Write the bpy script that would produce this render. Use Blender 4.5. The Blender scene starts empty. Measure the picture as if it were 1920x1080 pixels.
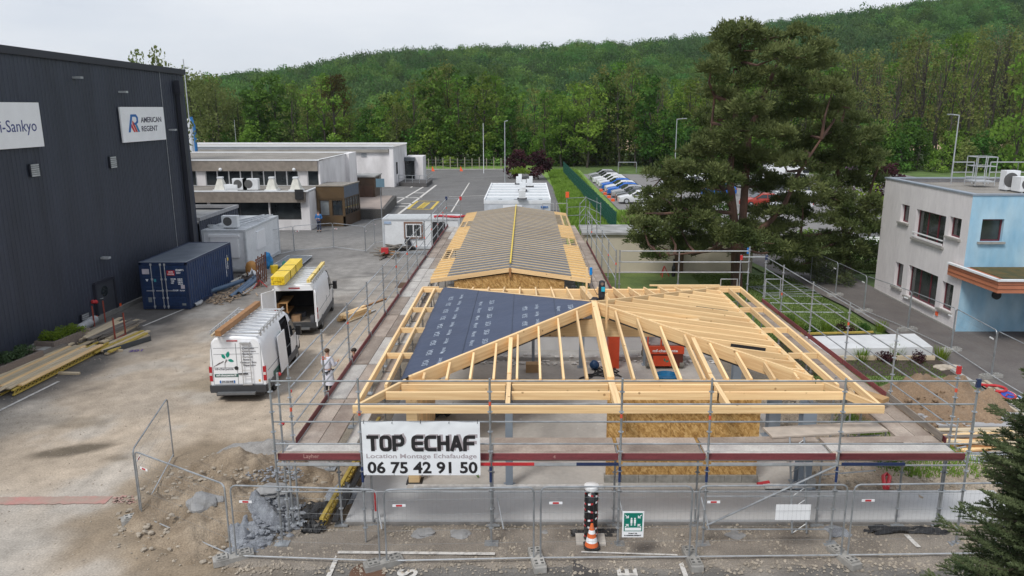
import bpy,bmesh,math,random
import numpy as np
from mathutils import Vector,Matrix,noise
from math import radians,sin,cos,pi,atan,tan,hypot,atan2

S=bpy.context.scene
C=S.collection
rnd=random.Random(7)

# ------------------------------------------------------------------ camera, world, sun, exposure
H=10.4
PITCH=atan(338/1440)
cam_d=bpy.data.cameras.new('camera')
cam=bpy.data.objects.new('camera',cam_d);C.objects.link(cam)
cam_d.sensor_width=36;cam_d.lens=27.0
cam_d.shift_x=-26/1920
cam_d.clip_start=0.2;cam_d.clip_end=6000
cam.location=(0,0,H);cam.rotation_euler=(pi/2-PITCH,0,0)
S.camera=cam
w=bpy.data.worlds.new('World');S.world=w;w.use_nodes=True
nt=w.node_tree;nt.nodes.clear()
def wn(t):return nt.nodes.new(t)
sky=wn('ShaderNodeTexSky');sky.sky_type='NISHITA';sky.sun_disc=False
sky.sun_elevation=radians(52);sky.sun_rotation=radians(215)
tc=wn('ShaderNodeTexCoord');mp=wn('ShaderNodeMapping');mp.inputs['Scale'].default_value=(1.0,1.0,4.5)
nz=wn('ShaderNodeTexNoise');nz.inputs['Scale'].default_value=1.7;nz.inputs['Detail'].default_value=6;nz.inputs['Roughness'].default_value=.55
rp=wn('ShaderNodeValToRGB')
rp.color_ramp.elements[0].position=.35;rp.color_ramp.elements[0].color=(5.5,5.95,6.75,1)
rp.color_ramp.elements[1].position=.68;rp.color_ramp.elements[1].color=(7.4,7.6,8.0,1)
mx=wn('ShaderNodeMix');mx.data_type='RGBA';mx.inputs[0].default_value=.9
bg=wn('ShaderNodeBackground');bg.inputs['Strength'].default_value=.1
out=wn('ShaderNodeOutputWorld')
L=nt.links.new
L(tc.outputs['Generated'],mp.inputs['Vector']);L(mp.outputs[0],nz.inputs['Vector']);L(nz.outputs['Fac'],rp.inputs[0])
L(sky.outputs[0],mx.inputs[6]);L(rp.outputs[0],mx.inputs[7]);L(mx.outputs[2],bg.inputs['Color']);L(bg.outputs[0],out.inputs[0])
sd=bpy.data.lights.new('sun','SUN');sd.energy=2.0;sd.angle=radians(16);sd.color=(1,.97,.92)
so=bpy.data.objects.new('sun',sd);C.objects.link(so)
el,az=radians(52),radians(215)   # sun behind and to the left of the camera
sv=Vector((sin(az)*cos(el),cos(az)*cos(el),sin(el)))
so.rotation_euler=(-sv).to_track_quat('-Z','Y').to_euler()
S.view_settings.view_transform='Standard';S.view_settings.look='None'
S.view_settings.exposure=0.27;S.view_settings.gamma=1;S.view_settings.use_curve_mapping=False
S.cycles.use_denoising=True
S.cycles.max_bounces=6;S.cycles.transparent_max_bounces=12;S.cycles.diffuse_bounces=3

# ------------------------------------------------------------------ measuring helpers: photo measure -> place in the world
def ray(px,py):
    a=(px-986)/1440;b=(540-py)/1440
    return Vector((a,cos(PITCH)+b*sin(PITCH),-sin(PITCH)+b*cos(PITCH)))
def P(px,py,z=0.0):
    r=ray(px,py);t=(z-H)/r.z
    return Vector((r.x*t,r.y*t,z))
def PX(px,py,X):
    r=ray(px,py);t=X/r.x
    return Vector((X,r.y*t,H+r.z*t))
def PY(px,py,Y):
    r=ray(px,py);t=Y/r.y
    return Vector((r.x*t,Y,H+r.z*t))
def fbm(x,y,s=1.0,o=3,z=0.0):
    return noise.fractal(Vector((x*s,y*s,z)),1.0,2.1,o)
def sm(a,b,x):
    t=min(1,max(0,(x-a)/(b-a)))if a!=b else float(x>a)
    return t*t*(3-2*t)

# ------------------------------------------------------------------ materials
MATS={}
def mat(name,col=(.5,.5,.5),rough=.7,var=.12,vs=3.0,bump=0.0,bs=20.0,metal=0.0,col2=None,spec=.5,stretch=None,rand=0.0,det=5.0,trans=0.0,alpha=1.0,emit=None,attr=None,bd=.02,contrast=None,fine=None,knots=0):
    if name in MATS:return MATS[name]
    m=bpy.data.materials.new(name);m.use_nodes=True;t=m.node_tree;n=t.nodes;l=t.links.new
    b=n['Principled BSDF'];b.inputs['Roughness'].default_value=rough;b.inputs['Metallic'].default_value=metal
    b.inputs['Specular IOR Level'].default_value=spec
    c=tuple(col)+(1,)
    tcn=n.new('ShaderNodeTexCoord');mpn=n.new('ShaderNodeMapping');l(tcn.outputs['Object'],mpn.inputs[0])
    if stretch:mpn.inputs['Scale'].default_value=stretch
    oi=n.new('ShaderNodeObjectInfo')
    ad=n.new('ShaderNodeVectorMath');ad.operation='MULTIPLY_ADD'
    cb=n.new('ShaderNodeCombineXYZ');l(oi.outputs['Random'],cb.inputs[0]);l(oi.outputs['Random'],cb.inputs[1]);l(oi.outputs['Random'],cb.inputs[2])
    l(cb.outputs[0],ad.inputs[0]);ad.inputs[1].default_value=(17,31,23)if rand>0 else(0,0,0);l(mpn.outputs[0],ad.inputs[2])
    nz=n.new('ShaderNodeTexNoise');nz.inputs['Scale'].default_value=vs;nz.inputs['Detail'].default_value=det;l(ad.outputs[0],nz.inputs['Vector'])
    rp=n.new('ShaderNodeValToRGB');l(nz.outputs['Fac'],rp.inputs[0])
    lo=[max(0,x*(1-var))for x in col];hi=[min(1,x*(1+var))for x in col]
    if col2:lo,hi=col2,col
    a0,a1=contrast or(.32,.68)
    rp.color_ramp.elements[0].position=a0;rp.color_ramp.elements[0].color=(*lo,1)
    rp.color_ramp.elements[1].position=a1;rp.color_ramp.elements[1].color=(*hi,1)
    co=rp.outputs[0]
    if attr:
        at=n.new('ShaderNodeAttribute');at.attribute_name=attr
        mm=n.new('ShaderNodeMix');mm.data_type='RGBA';mm.blend_type='MULTIPLY';mm.inputs[0].default_value=1
        l(at.outputs['Color'],mm.inputs[6]);l(co,mm.inputs[7]);co=mm.outputs[2]
    if fine:
        n2=n.new('ShaderNodeTexNoise');n2.inputs['Scale'].default_value=fine[0];n2.inputs['Detail'].default_value=3;l(ad.outputs[0],n2.inputs['Vector'])
        r2=n.new('ShaderNodeValToRGB');l(n2.outputs['Fac'],r2.inputs[0])
        r2.color_ramp.elements[0].position=.3;r2.color_ramp.elements[0].color=(1-fine[1],)*3+(1,)
        r2.color_ramp.elements[1].position=.7;r2.color_ramp.elements[1].color=(1+fine[1],)*3+(1,)
        mm=n.new('ShaderNodeMix');mm.data_type='RGBA';mm.blend_type='MULTIPLY';mm.inputs[0].default_value=1
        l(co,mm.inputs[6]);l(r2.outputs[0],mm.inputs[7]);co=mm.outputs[2]
    if knots:
        v=n.new('ShaderNodeTexVoronoi');v.inputs['Scale'].default_value=knots
        m3=n.new('ShaderNodeMapping');l(tcn.outputs['Object'],m3.inputs[0]);a3=n.new('ShaderNodeVectorMath');a3.operation='MULTIPLY_ADD';l(cb.outputs[0],a3.inputs[0]);a3.inputs[1].default_value=(17,31,23);l(m3.outputs[0],a3.inputs[2]);l(a3.outputs[0],v.inputs['Vector'])
        r3=n.new('ShaderNodeValToRGB');l(v.outputs['Distance'],r3.inputs[0]);r3.color_ramp.elements[0].position=.05;r3.color_ramp.elements[0].color=(.34,.24,.16,1);r3.color_ramp.elements[1].position=.12;r3.color_ramp.elements[1].color=(1,1,1,1)
        mm=n.new('ShaderNodeMix');mm.data_type='RGBA';mm.blend_type='MULTIPLY';mm.inputs[0].default_value=.8
        l(co,mm.inputs[6]);l(r3.outputs[0],mm.inputs[7]);co=mm.outputs[2]
    if rand>0:
        hs=n.new('ShaderNodeHueSaturation');mr=n.new('ShaderNodeMapRange');l(oi.outputs['Random'],mr.inputs[0])
        mr.inputs['To Min'].default_value=1-rand;mr.inputs['To Max'].default_value=1+rand
        l(mr.outputs[0],hs.inputs['Value']);l(co,hs.inputs['Color']);co=hs.outputs[0]
    l(co,b.inputs['Base Color'])
    if bump:
        nb=n.new('ShaderNodeTexNoise');nb.inputs['Scale'].default_value=bs;nb.inputs['Detail'].default_value=4;l(ad.outputs[0],nb.inputs['Vector'])
        bp=n.new('ShaderNodeBump');bp.inputs['Strength'].default_value=bump;bp.inputs['Distance'].default_value=bd;l(nb.outputs['Fac'],bp.inputs['Height']);l(bp.outputs[0],b.inputs['Normal'])
    if trans:
        b.inputs['Transmission Weight'].default_value=trans
    if alpha<1:b.inputs['Alpha'].default_value=alpha
    MATS[name]=m
    return m

def leaf_mat(name,c1,c2,tr=.35,rand=.2,scale=.5,attr=False):
    m=bpy.data.materials.new(name);m.use_nodes=True;t=m.node_tree;n=t.nodes;l=t.links.new
    b=n['Principled BSDF'];b.inputs['Roughness'].default_value=.75;b.inputs['Specular IOR Level'].default_value=.15
    tcn=n.new('ShaderNodeTexCoord');oi=n.new('ShaderNodeObjectInfo')
    nz=n.new('ShaderNodeTexNoise');nz.inputs['Scale'].default_value=scale;nz.inputs['Detail'].default_value=5;l(tcn.outputs['Object'],nz.inputs['Vector'])
    rp=n.new('ShaderNodeValToRGB');l(nz.outputs['Fac'],rp.inputs[0])
    rp.color_ramp.elements[0].position=.36;rp.color_ramp.elements[0].color=(*c1,1)
    rp.color_ramp.elements[1].position=.64;rp.color_ramp.elements[1].color=(*c2,1)
    hs=n.new('ShaderNodeHueSaturation');mr=n.new('ShaderNodeMapRange');l(oi.outputs['Random'],mr.inputs[0])
    mr.inputs['To Min'].default_value=1-rand;mr.inputs['To Max'].default_value=1+rand
    mr2=n.new('ShaderNodeMapRange');ml=n.new('ShaderNodeMath');ml.operation='FRACT'
    mu=n.new('ShaderNodeMath');mu.operation='MULTIPLY';mu.inputs[1].default_value=7.31;l(oi.outputs['Random'],mu.inputs[0]);l(mu.outputs[0],ml.inputs[0]);l(ml.outputs[0],mr2.inputs[0])
    mr2.inputs['To Min'].default_value=.5-rand*.09;mr2.inputs['To Max'].default_value=.5+rand*.07
    l(mr.outputs[0],hs.inputs['Value']);l(mr2.outputs[0],hs.inputs['Hue']);l(rp.outputs[0],hs.inputs['Color'])
    l(hs.outputs[0],b.inputs['Base Color'])
    tl=n.new('ShaderNodeBsdfTranslucent');l(hs.outputs[0],tl.inputs['Color'])
    ms=n.new('ShaderNodeMixShader');ms.inputs[0].default_value=tr
    l(b.outputs[0],ms.inputs[1]);l(tl.outputs[0],ms.inputs[2]);l(ms.outputs[0],n['Material Output'].inputs['Surface'])
    MATS[name]=m
    return m

M_timber=mat('pale_spruce_timber',(.91,.665,.36),.6,.1,1.2,.15,30,stretch=(.5,14,14),rand=.15,col2=(.72,.47,.235),bd=.004,knots=2.6)
M_glulam=mat('glulam',(.76,.56,.32),.6,.12,1.5,.1,30,stretch=(.4,3,26),rand=.04,col2=(.62,.43,.22),bd=.004,knots=2.4)
M_batten=mat('roof_batten',(.60,.48,.31),.6,.12,1,stretch=(.5,14,14),rand=.08,col2=(.55,.40,.21))
M_ply=mat('plywood_yellow',(.82,.53,.20),.6,.1,2,.05,30,stretch=(6,1,1),rand=.06,col2=(.70,.42,.14))
M_galv=mat('galvanised_steel',(.36,.38,.40),.42,.22,4,.1,60,metal=.55,rand=.1,bd=.003)
M_galvl=mat('galvanised_bright',(.52,.54,.56),.4,.15,5,metal=.5,rand=.1)
M_toe=mat('burgundy_toe_board',(.20,.045,.05),.6,.2,2,.1,20,stretch=(.5,6,6),rand=.22,col2=(.13,.03,.035),fine=(30,.25))
M_deck=mat('scaffold_deck',(.42,.355,.30),.8,.2,1.3,.15,40,rand=.2,col2=(.26,.205,.17),fine=(20,.14),bd=.005)
M_deckw=mat('scaffold_deck_dusty',(.58,.56,.52),.85,.2,1.6,.15,40,rand=.08,col2=(.42,.39,.37),fine=(20,.12),bd=.005)
M_conc=mat('concrete',(.46,.45,.43),.85,.12,1.2,.2,25,col2=(.35,.34,.325),fine=(18,.08),bd=.01)
M_slab=mat('floor_slab',(.50,.475,.44),.8,.1,.55,.1,25,col2=(.38,.36,.335),fine=(9,.07),bd=.005)
M_terr=mat('terrace_concrete',(.50,.505,.51),.85,.1,.6,.1,30,col2=(.475,.48,.485),fine=(12,.03),bd=.005)
M_blok=mat('concrete_foot',(.34,.33,.31),.9,.2,6,.5,60,rand=.15,bd=.01)
M_white=mat('white_paint',(.86,.87,.89),.35,.03,2,rand=.02,spec=.5)
M_white2=mat('cabin_white',(.74,.76,.78),.5,.05,1.5,rand=.03,fine=(6,.03))
M_wall=mat('white_render_wall',(.82,.80,.805),.85,.07,.7,.05,30,col2=(.58,.56,.56),stretch=(1,1,.4),fine=(4,.03))
M_taupe=mat('weathered_fascia',(.27,.235,.20),.8,.15,.5,.1,10,col2=(.20,.17,.145),fine=(3,.15))
M_roofg=mat('flat_roof_gravel',(.28,.26,.235),.95,.2,.7,.4,20,col2=(.19,.175,.155),fine=(25,.25))
M_glass=mat('dark_glass',(.022,.027,.030),.05,.4,1.2,spec=.7)
M_glassc=mat('car_glass',(.02,.024,.03),.06,.2,1,spec=.7)
M_black=mat('black_plastic',(.022,.022,.024),.5,.2,4)
M_rubber=mat('rubber',(.028,.028,.028),.85,.2,6)
M_navy=mat('dark_cladding',(.038,.045,.066),.45,.16,.9,rand=.0,stretch=(1,1,.12),fine=(5,.1))
M_navy2=mat('dark_trim',(.026,.028,.040),.45,.1,1)
M_blue=mat('container_blue',(.016,.042,.115),.42,.15,1.5,.05,8,fine=(6,.12))
M_bluer=mat('container_roof',(.13,.155,.19),.5,.15,1.2,.05,8,col2=(.085,.105,.14))
M_memb=mat('blue_membrane',(.046,.064,.118),.5,.1,.8,.7,2.6,col2=(.036,.050,.094),bd=.03,spec=.35)
M_membg=mat('grey_membrane',(.18,.185,.205),.6,.12,3,.1,10,col2=(.14,.145,.16))
M_print=mat('pale_print',(.46,.52,.60),.6,.3,10,col2=(.22,.27,.36))
M_steelc=mat('grey_column',(.235,.275,.325),.45,.06,2)
M_orange=mat('orange_paint',(.62,.075,.025),.4,.1,3)
M_red=mat('red_paint',(.50,.03,.035),.45,.12,4)
M_yellow=mat('yellow_wrap',(.85,.60,.02),.4,.08,6,.1,20)
M_yb=mat('yellow_formwork',(.58,.43,.09),.6,.18,4,col2=(.40,.29,.06))
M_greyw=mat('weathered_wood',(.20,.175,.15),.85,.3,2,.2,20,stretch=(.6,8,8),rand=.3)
M_plank=mat('scrap_plank',(.64,.54,.39),.75,.25,2,.1,20,stretch=(.6,8,8),rand=.18,col2=(.48,.385,.26))
M_brownw=mat('brown_beam',(.33,.165,.065),.6,.2,2,stretch=(.6,8,8),rand=.1)
M_pipe=mat('blue_pipe',(.07,.13,.22),.45,.15,3,rand=.1)
M_pipeg=mat('grey_pipe',(.38,.39,.40),.5,.15,3,rand=.1)
M_redp=mat('red_conduit',(.48,.03,.04),.45,.12,3)
M_gravp=mat('planter_aggregate',(.27,.22,.185),.95,.3,30,.7,50,col2=(.15,.12,.105),fine=(60,.3))
M_brown=mat('brown_metal',(.062,.036,.02),.45,.15,1.5)
M_bluew=mat('light_blue_render',(.42,.60,.71),.85,.06,1.2,.05,30,col2=(.25,.46,.62),stretch=(1,1,.4),fine=(4,.06))
M_whiter=mat('grey_white_render',(.74,.71,.71),.85,.05,1.1,.05,30,col2=(.66,.63,.635),stretch=(1,1,.35),fine=(5,.05))
M_canopy=mat('terracotta_cladding',(.46,.17,.09),.6,.08,1.5)
M_moss=mat('roof_moss',(.13,.085,.022),.95,.3,2,.6,20,col2=(.05,.055,.02))
M_wred=mat('dark_red_frame',(.13,.018,.03),.45,.1,3)
M_sill=mat('stone_sill',(.30,.29,.27),.8,.1,4)
M_beige=mat('beige_wall',(.60,.54,.43),.9,.06,.5,.05,20,col2=(.53,.47,.375),fine=(3,.03))
M_cap=mat('wall_top',(.38,.38,.375),.9,.2,1.2,.1,15,col2=(.22,.22,.21))
M_banner=mat('banner_cloth',(.83,.85,.88),.6,.03,2,.3,2.5,bd=.02)
M_txt=mat('black_print',(.018,.016,.018),.6,.1,10)
M_txtg=mat('grey_print',(.42,.37,.39),.6,.1,10)
M_txtn=mat('navy_print',(.035,.05,.20),.6,.1,10)
M_txtb=mat('blue_print',(.02,.14,.42),.6,.1,10)
M_txtr=mat('red_print',(.60,.06,.05),.6,.1,10)
M_green=mat('green_print',(.0,.26,.19),.5,.1,10)
M_gsign=mat('green_sign',(.0,.18,.13),.4,.05,10)
M_gfence=mat('green_fence',(.012,.085,.06),.5,.15,2)
M_bark=mat('bark',(.10,.075,.055),.9,.3,3,.5,12,stretch=(1,1,.3),col2=(.045,.035,.028))
M_barkg=mat('bark_grey',(.070,.060,.048),.9,.3,3,.3,8,stretch=(1,1,.3),col2=(.035,.03,.026))
M_barkp=mat('pine_bark',(.16,.085,.06),.9,.3,2,.6,9,stretch=(1,1,.35),col2=(.055,.035,.028))
M_paint=mat('road_paint',(.62,.60,.57),.8,.1,8,col2=(.36,.34,.32),contrast=(.3,.5))
M_painty=mat('yellow_road_paint',(.60,.44,.08),.8,.1,8,col2=(.38,.28,.08),contrast=(.3,.5))
M_paintr=mat('faded_red_paint',(.46,.235,.21),.9,.1,1.7,col2=(.37,.28,.235),contrast=(.35,.65),fine=(12,.06))
M_alu=mat('aluminium',(.58,.59,.60),.35,.1,6,metal=.6)
M_skin=mat('skin',(.50,.29,.21),.6,.05,10)
M_hair=mat('brown_hair',(.08,.045,.025),.8,.2,20)
M_coat=mat('white_cloth',(.66,.67,.76),.8,.04,5,.3,6)
M_dcloth=mat('dark_cloth',(.025,.027,.035),.85,.1,8)
M_bcloth=mat('blue_cloth',(.03,.14,.36),.8,.1,8)
M_sig=mat('signal_orange',(.85,.12,.03),.5,.1,8)
M_cone=mat('cone_orange',(.72,.15,.04),.5,.08,8)
M_stone=mat('pale_stone',(.43,.375,.305),.9,.25,3,.3,15,rand=.2)
M_rubg=mat('grey_rubble',(.30,.32,.35),.95,.25,5,.6,25,col2=(.18,.19,.215),fine=(40,.3))
M_earth=mat('earth_fill',(.27,.19,.125),.97,.2,1.1,.7,14,col2=(.20,.135,.085),fine=(22,.2),bd=.04)
M_earth2=mat('stony_soil',(.33,.265,.195),.97,.2,1.5,.8,14,col2=(.19,.145,.10),fine=(28,.28),bd=.04)
M_gravel=mat('gravel_bed',(.30,.265,.225),.97,.2,1.0,.7,30,col2=(.19,.165,.14),fine=(38,.3),bd=.03)
M_grass=mat('mown_grass',(.14,.19,.048),.95,.2,.8,.4,30,col2=(.075,.12,.03),fine=(22,.3),bd=.04)
M_grass2=mat('rough_grass',(.19,.30,.055),.95,.2,.35,.4,12,col2=(.12,.215,.035),fine=(7,.3),bd=.08)
M_path=mat('dark_paving',(.155,.14,.13),.9,.12,.8,.2,30,col2=(.12,.105,.1),fine=(10,.1))
M_asph=mat('far_asphalt',(.17,.17,.172),.85,.1,.25,.15,20,col2=(.125,.125,.13),fine=(3,.08))
M_field=mat('ploughed_field',(.42,.29,.19),.97,.1,.05,col2=(.34,.24,.15))
M_soil=mat('bed_soil',(.06,.045,.035),.97,.3,5,.7,30)

def osb():
    m=bpy.data.materials.new('osb_board');m.use_nodes=True;n=m.node_tree.nodes;l=m.node_tree.links.new
    b=n['Principled BSDF'];b.inputs['Roughness'].default_value=.65
    tcn=n.new('ShaderNodeTexCoord');prev=None
    for k,(ang,sc)in enumerate(((.1,(8,1,26)),(1.15,(9,1,28)),(2.2,(8,1,25)))):
        m0=n.new('ShaderNodeMapping');m0.inputs['Rotation'].default_value=(0,ang,0);l(tcn.outputs['Object'],m0.inputs[0]);mp=n.new('ShaderNodeMapping');mp.inputs['Scale'].default_value=(sc[0],1,sc[2]);l(m0.outputs[0],mp.inputs[0])
        v=n.new('ShaderNodeTexVoronoi');v.inputs['Scale'].default_value=1;l(mp.outputs[0],v.inputs['Vector'])
        sp=n.new('ShaderNodeSeparateColor');l(v.outputs['Color'],sp.inputs[0])
        if prev is None:prev=sp.outputs[0]
        else:
            nn=n.new('ShaderNodeMix');nn.data_type='FLOAT';nn.inputs[0].default_value=.5;l(prev,nn.inputs[2]);l(sp.outputs[k],nn.inputs[3]);prev=nn.outputs[0]
    rp=n.new('ShaderNodeValToRGB');l(prev,rp.inputs[0])
    e=rp.color_ramp.elements;e[0].position=.2;e[0].color=(.31,.16,.045,1);e[1].position=.85;e[1].color=(.68,.44,.18,1)
    x=e.new(.5);x.color=(.50,.285,.09,1)
    l(rp.outputs[0],b.inputs['Base Color']);MATS['osb']=m
    return m
M_osb=osb()

# ------------------------------------------------------------------ object helpers
MW={}                       # world matrix of every empty we make
def I():return Matrix.Identity(4)
def tag(o,label=None,cat=None,group=None,kind=None):
    if label:o['label']=label
    if cat:o['category']=cat
    if group:o['group']=group
    if kind:o['kind']=kind
    return o
def thing(name,label,cat,loc=(0,0,0),rz=0.0,group=None):
    o=bpy.data.objects.new(name,None);C.objects.link(o);o.empty_display_size=.2
    M=Matrix.Translation(Vector(loc))@Matrix.Rotation(rz,4,'Z');o.matrix_world=M;MW[o.name]=M
    return tag(o,label,cat,group)
def attach(o,parent,Mw):
    """place o at world matrix Mw, below parent"""
    MW[o.name]=Mw
    if parent is not None:
        o.parent=parent;o.matrix_local=MW[parent.name].inverted()@Mw
    else:o.matrix_world=Mw
    return o
CH={}
def move(root,loc,rz=0.0,sx=1.0,sc=1.0):
    M=Matrix.Translation(Vector(loc))@Matrix.Rotation(rz,4,'Z')@Matrix.Diagonal((sx*sc,sc,sc,1))
    root.matrix_world=M;MW[root.name]=M

class MB:
    def __init__(s):s.v=[];s.f=[];s.m=[];s.mi=0
    def add(s,vs,fs):
        k=len(s.v);s.v+=[tuple(x)for x in vs];s.f+=[tuple(i+k for i in f)for f in fs];s.m+=[s.mi]*len(fs);return s
    def box(s,x0,y0,z0,x1,y1,z1):
        x0,x1=min(x0,x1),max(x0,x1);y0,y1=min(y0,y1),max(y0,y1);z0,z1=min(z0,z1),max(z0,z1)
        return s.add([(x0,y0,z0),(x1,y0,z0),(x1,y1,z0),(x0,y1,z0),(x0,y0,z1),(x1,y0,z1),(x1,y1,z1),(x0,y1,z1)],
                     [(0,3,2,1),(4,5,6,7),(0,1,5,4),(1,2,6,5),(2,3,7,6),(3,0,4,7)])
    def bar(s,p,q,wd,ht,top=False):
        M=bar_matrix(p,q);Ln=(Vector(q)-Vector(p)).length
        z0,z1=(-ht,0)if top else(-ht/2,ht/2)
        vs=[M@Vector(c)for c in((0,-wd/2,z0),(Ln,-wd/2,z0),(Ln,wd/2,z0),(0,wd/2,z0),(0,-wd/2,z1),(Ln,-wd/2,z1),(Ln,wd/2,z1),(0,wd/2,z1))]
        return s.add(vs,[(0,3,2,1),(4,5,6,7),(0,1,5,4),(1,2,6,5),(2,3,7,6),(3,0,4,7)])
    def tube(s,pts,r,n=8,caps=True):
        pts=[Vector(p)for p in pts];rs=r if isinstance(r,(list,tuple))else[r]*len(pts)
        rings=[];prevu=None
        for i,p in enumerate(pts):
            d=(pts[min(i+1,len(pts)-1)]-pts[max(i-1,0)]).normalized()
            u=prevu if prevu is not None else(Vector((0,0,1))if abs(d.z)<.9 else Vector((1,0,0)))
            u=(u-d*u.dot(d)).normalized();prevu=u;v=d.cross(u)
            rings.append([p+(u*cos(2*pi*k/n)+v*sin(2*pi*k/n))*rs[i]for k in range(n)])
        vs=[x for rg in rings for x in rg];fs=[]
        for i in range(len(pts)-1):
            for k in range(n):
                a=i*n+k;b=i*n+(k+1)%n;fs.append((a,b,b+n,a+n))
        if caps:fs.append(tuple(range(n-1,-1,-1)));fs.append(tuple(range((len(pts)-1)*n,len(pts)*n)))
        return s.add(vs,fs)
    def lathe(s,prof,n=16,c=(0,0)):
        vs=[(c[0]+r*cos(2*pi*k/n),c[1]+r*sin(2*pi*k/n),z)for r,z in prof for k in range(n)];fs=[]
        for i in range(len(prof)-1):
            for k in range(n):
                a=i*n+k;b=i*n+(k+1)%n;fs.append((a,b,b+n,a+n))
        fs.append(tuple(range(n-1,-1,-1)));fs.append(tuple(range((len(prof)-1)*n,len(prof)*n)))
        return s.add(vs,fs)
    def prism(s,poly,z0,z1,M=None):
        n=len(poly);vs=[(x,y,z0)for x,y in poly]+[(x,y,z1)for x,y in poly]
        if M is not None:vs=[M@Vector(v)for v in vs]
        return s.add(vs,[tuple(range(n-1,-1,-1)),tuple(range(n,2*n))]+[(i,(i+1)%n,(i+1)%n+n,i+n)for i in range(n)])
    def blob(s,c,r,seed=0,sub=1,rough=.3,sq=1.0):
        bm=bmesh.new();bmesh.ops.create_icosphere(bm,subdivisions=sub,radius=1)
        vs=[]
        for v in bm.verts:
            k=1+rough*noise.noise(v.co*1.3+Vector((seed*3.7,seed,0)))
            rr=r if isinstance(r,(tuple,list))else(r,r,r*sq)
            vs.append((c[0]+v.co.x*k*rr[0],c[1]+v.co.y*k*rr[1],c[2]+v.co.z*k*rr[2]))
        fs=[tuple(x.index for x in f.verts)for f in bm.faces];bm.free()
        return s.add(vs,fs)
    def mesh(s,name,mats,smooth=False,M=None):
        me=bpy.data.meshes.new(name)
        vs=[tuple(M@Vector(v))for v in s.v]if M is not None else s.v
        me.from_pydata(vs,[],s.f)
        if not isinstance(mats,(list,tuple)):mats=[mats]
        for m in mats:me.materials.append(m)
        if any(s.m):me.polygons.foreach_set('material_index',s.m)
        if smooth:me.polygons.foreach_set('use_smooth',[True]*len(s.f))
        me.update();return me
    def build(s,name,mats,parent=None,world=True,smooth=False,loc=None,angle=None):
        """vertices given in world coordinates (world=True) or in the parent's frame (world=False)"""
        if parent is not None:
            M=MW[parent.name]
            me=s.mesh(name,mats,smooth,M.inverted()if world else None)
            o=bpy.data.objects.new(name,me);C.objects.link(o);o.parent=parent;MW[o.name]=M.copy();CH.setdefault(parent.name,[]).append(o)
        else:
            lc=Vector(loc)if loc is not None else Vector((0,0,0))
            me=s.mesh(name,mats,smooth,Matrix.Translation(-lc))
            o=bpy.data.objects.new(name,me);C.objects.link(o);o.location=lc;MW[o.name]=Matrix.Translation(lc)
        if smooth and angle:me.set_sharp_from_angle(angle=radians(angle))
        return o
def bar_matrix(p,q):
    p,q=Vector(p),Vector(q);x=(q-p).normalized()
    up=Vector((0,0,1))if abs(x.z)<.95 else Vector((0,1,0))
    y=up.cross(x).normalized();z=x.cross(y)
    return Matrix(((x.x,y.x,z.x,p.x),(x.y,y.y,z.y,p.y),(x.z,y.z,z.z,p.z),(0,0,0,1)))
CACHE={}
def piece(name,p,q,wd,ht,m,parent,top=True,label=None,ch=.006):
    """one straight timber/plate part with its own local frame (x along its length)"""
    Ln=round((Vector(q)-Vector(p)).length,2);key=(Ln,wd,ht,m.name,top)
    if key not in CACHE:
        b=MB();z0,z1=(-ht,0)if top else(-ht/2,ht/2);y=wd/2;c=min(ch,wd/5,ht/5)
        pr=[(-y,z0),(y,z0),(y,z1-c),(y-c,z1),(-y+c,z1),(-y,z1-c)]
        n=len(pr);vs=[(0,a,e)for a,e in pr]+[(Ln,a,e)for a,e in pr]
        b.add(vs,[tuple(range(n-1,-1,-1)),tuple(range(n,2*n))]+[(i,(i+1)%n,(i+1)%n+n,i+n)for i in range(n)])
        CACHE[key]=b.mesh(name,m)
    o=bpy.data.objects.new(name,CACHE[key]);C.objects.link(o)
    attach(o,parent,bar_matrix(p,q));
    if parent is not None:CH.setdefault(parent.name,[]).append(o)
    if label:o['label']=label
    return o
def pole(name,p,q,r,m,parent,n=8,label=None,discs=False):
    Ln=round((Vector(q)-Vector(p)).length,2);key=('t',Ln,r,m.name,n,discs)
    if key not in CACHE:
        b=MB();b.tube([(0,0,0),(Ln,0,0)],r,n)
        if discs:
            k=.35
            while k<Ln-.05:
                b.tube([(k-.006,0,0),(k+.006,0,0)],r*2.4,8);k+=.5
        CACHE[key]=b.mesh(name,m,smooth=False)
    o=bpy.data.objects.new(name,CACHE[key]);C.objects.link(o)
    attach(o,parent,bar_matrix(p,q))
    if parent is not None:CH.setdefault(parent.name,[]).append(o)
    if label:o['label']=label
    return o
def dup_tree(root,M,label=None,group=None,mats=None):
    def cp(o,par):
        c=o.copy();C.objects.link(c)
        if par is not None:c.parent=par
        if mats:
            for s_ in c.material_slots:
                k=s_.material.name if s_.material else None
                if k in mats:s_.link='OBJECT';s_.material=mats[k]
        for chd in list(CH.get(o.name,[])):CH.setdefault(c.name,[]).append(cp(chd,c))
        return c
    r=cp(root,None);r.matrix_world=M;MW[r.name]=M
    if label:r['label']=label
    if group:r['group']=group
    return r
def TR(loc,rz=0.0,sx=1.0,sy=1.0,sz=1.0):
    return Matrix.Translation(Vector(loc))@Matrix.Rotation(rz,4,'Z')@Matrix.Diagonal((sx,sy,sz,1))
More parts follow.
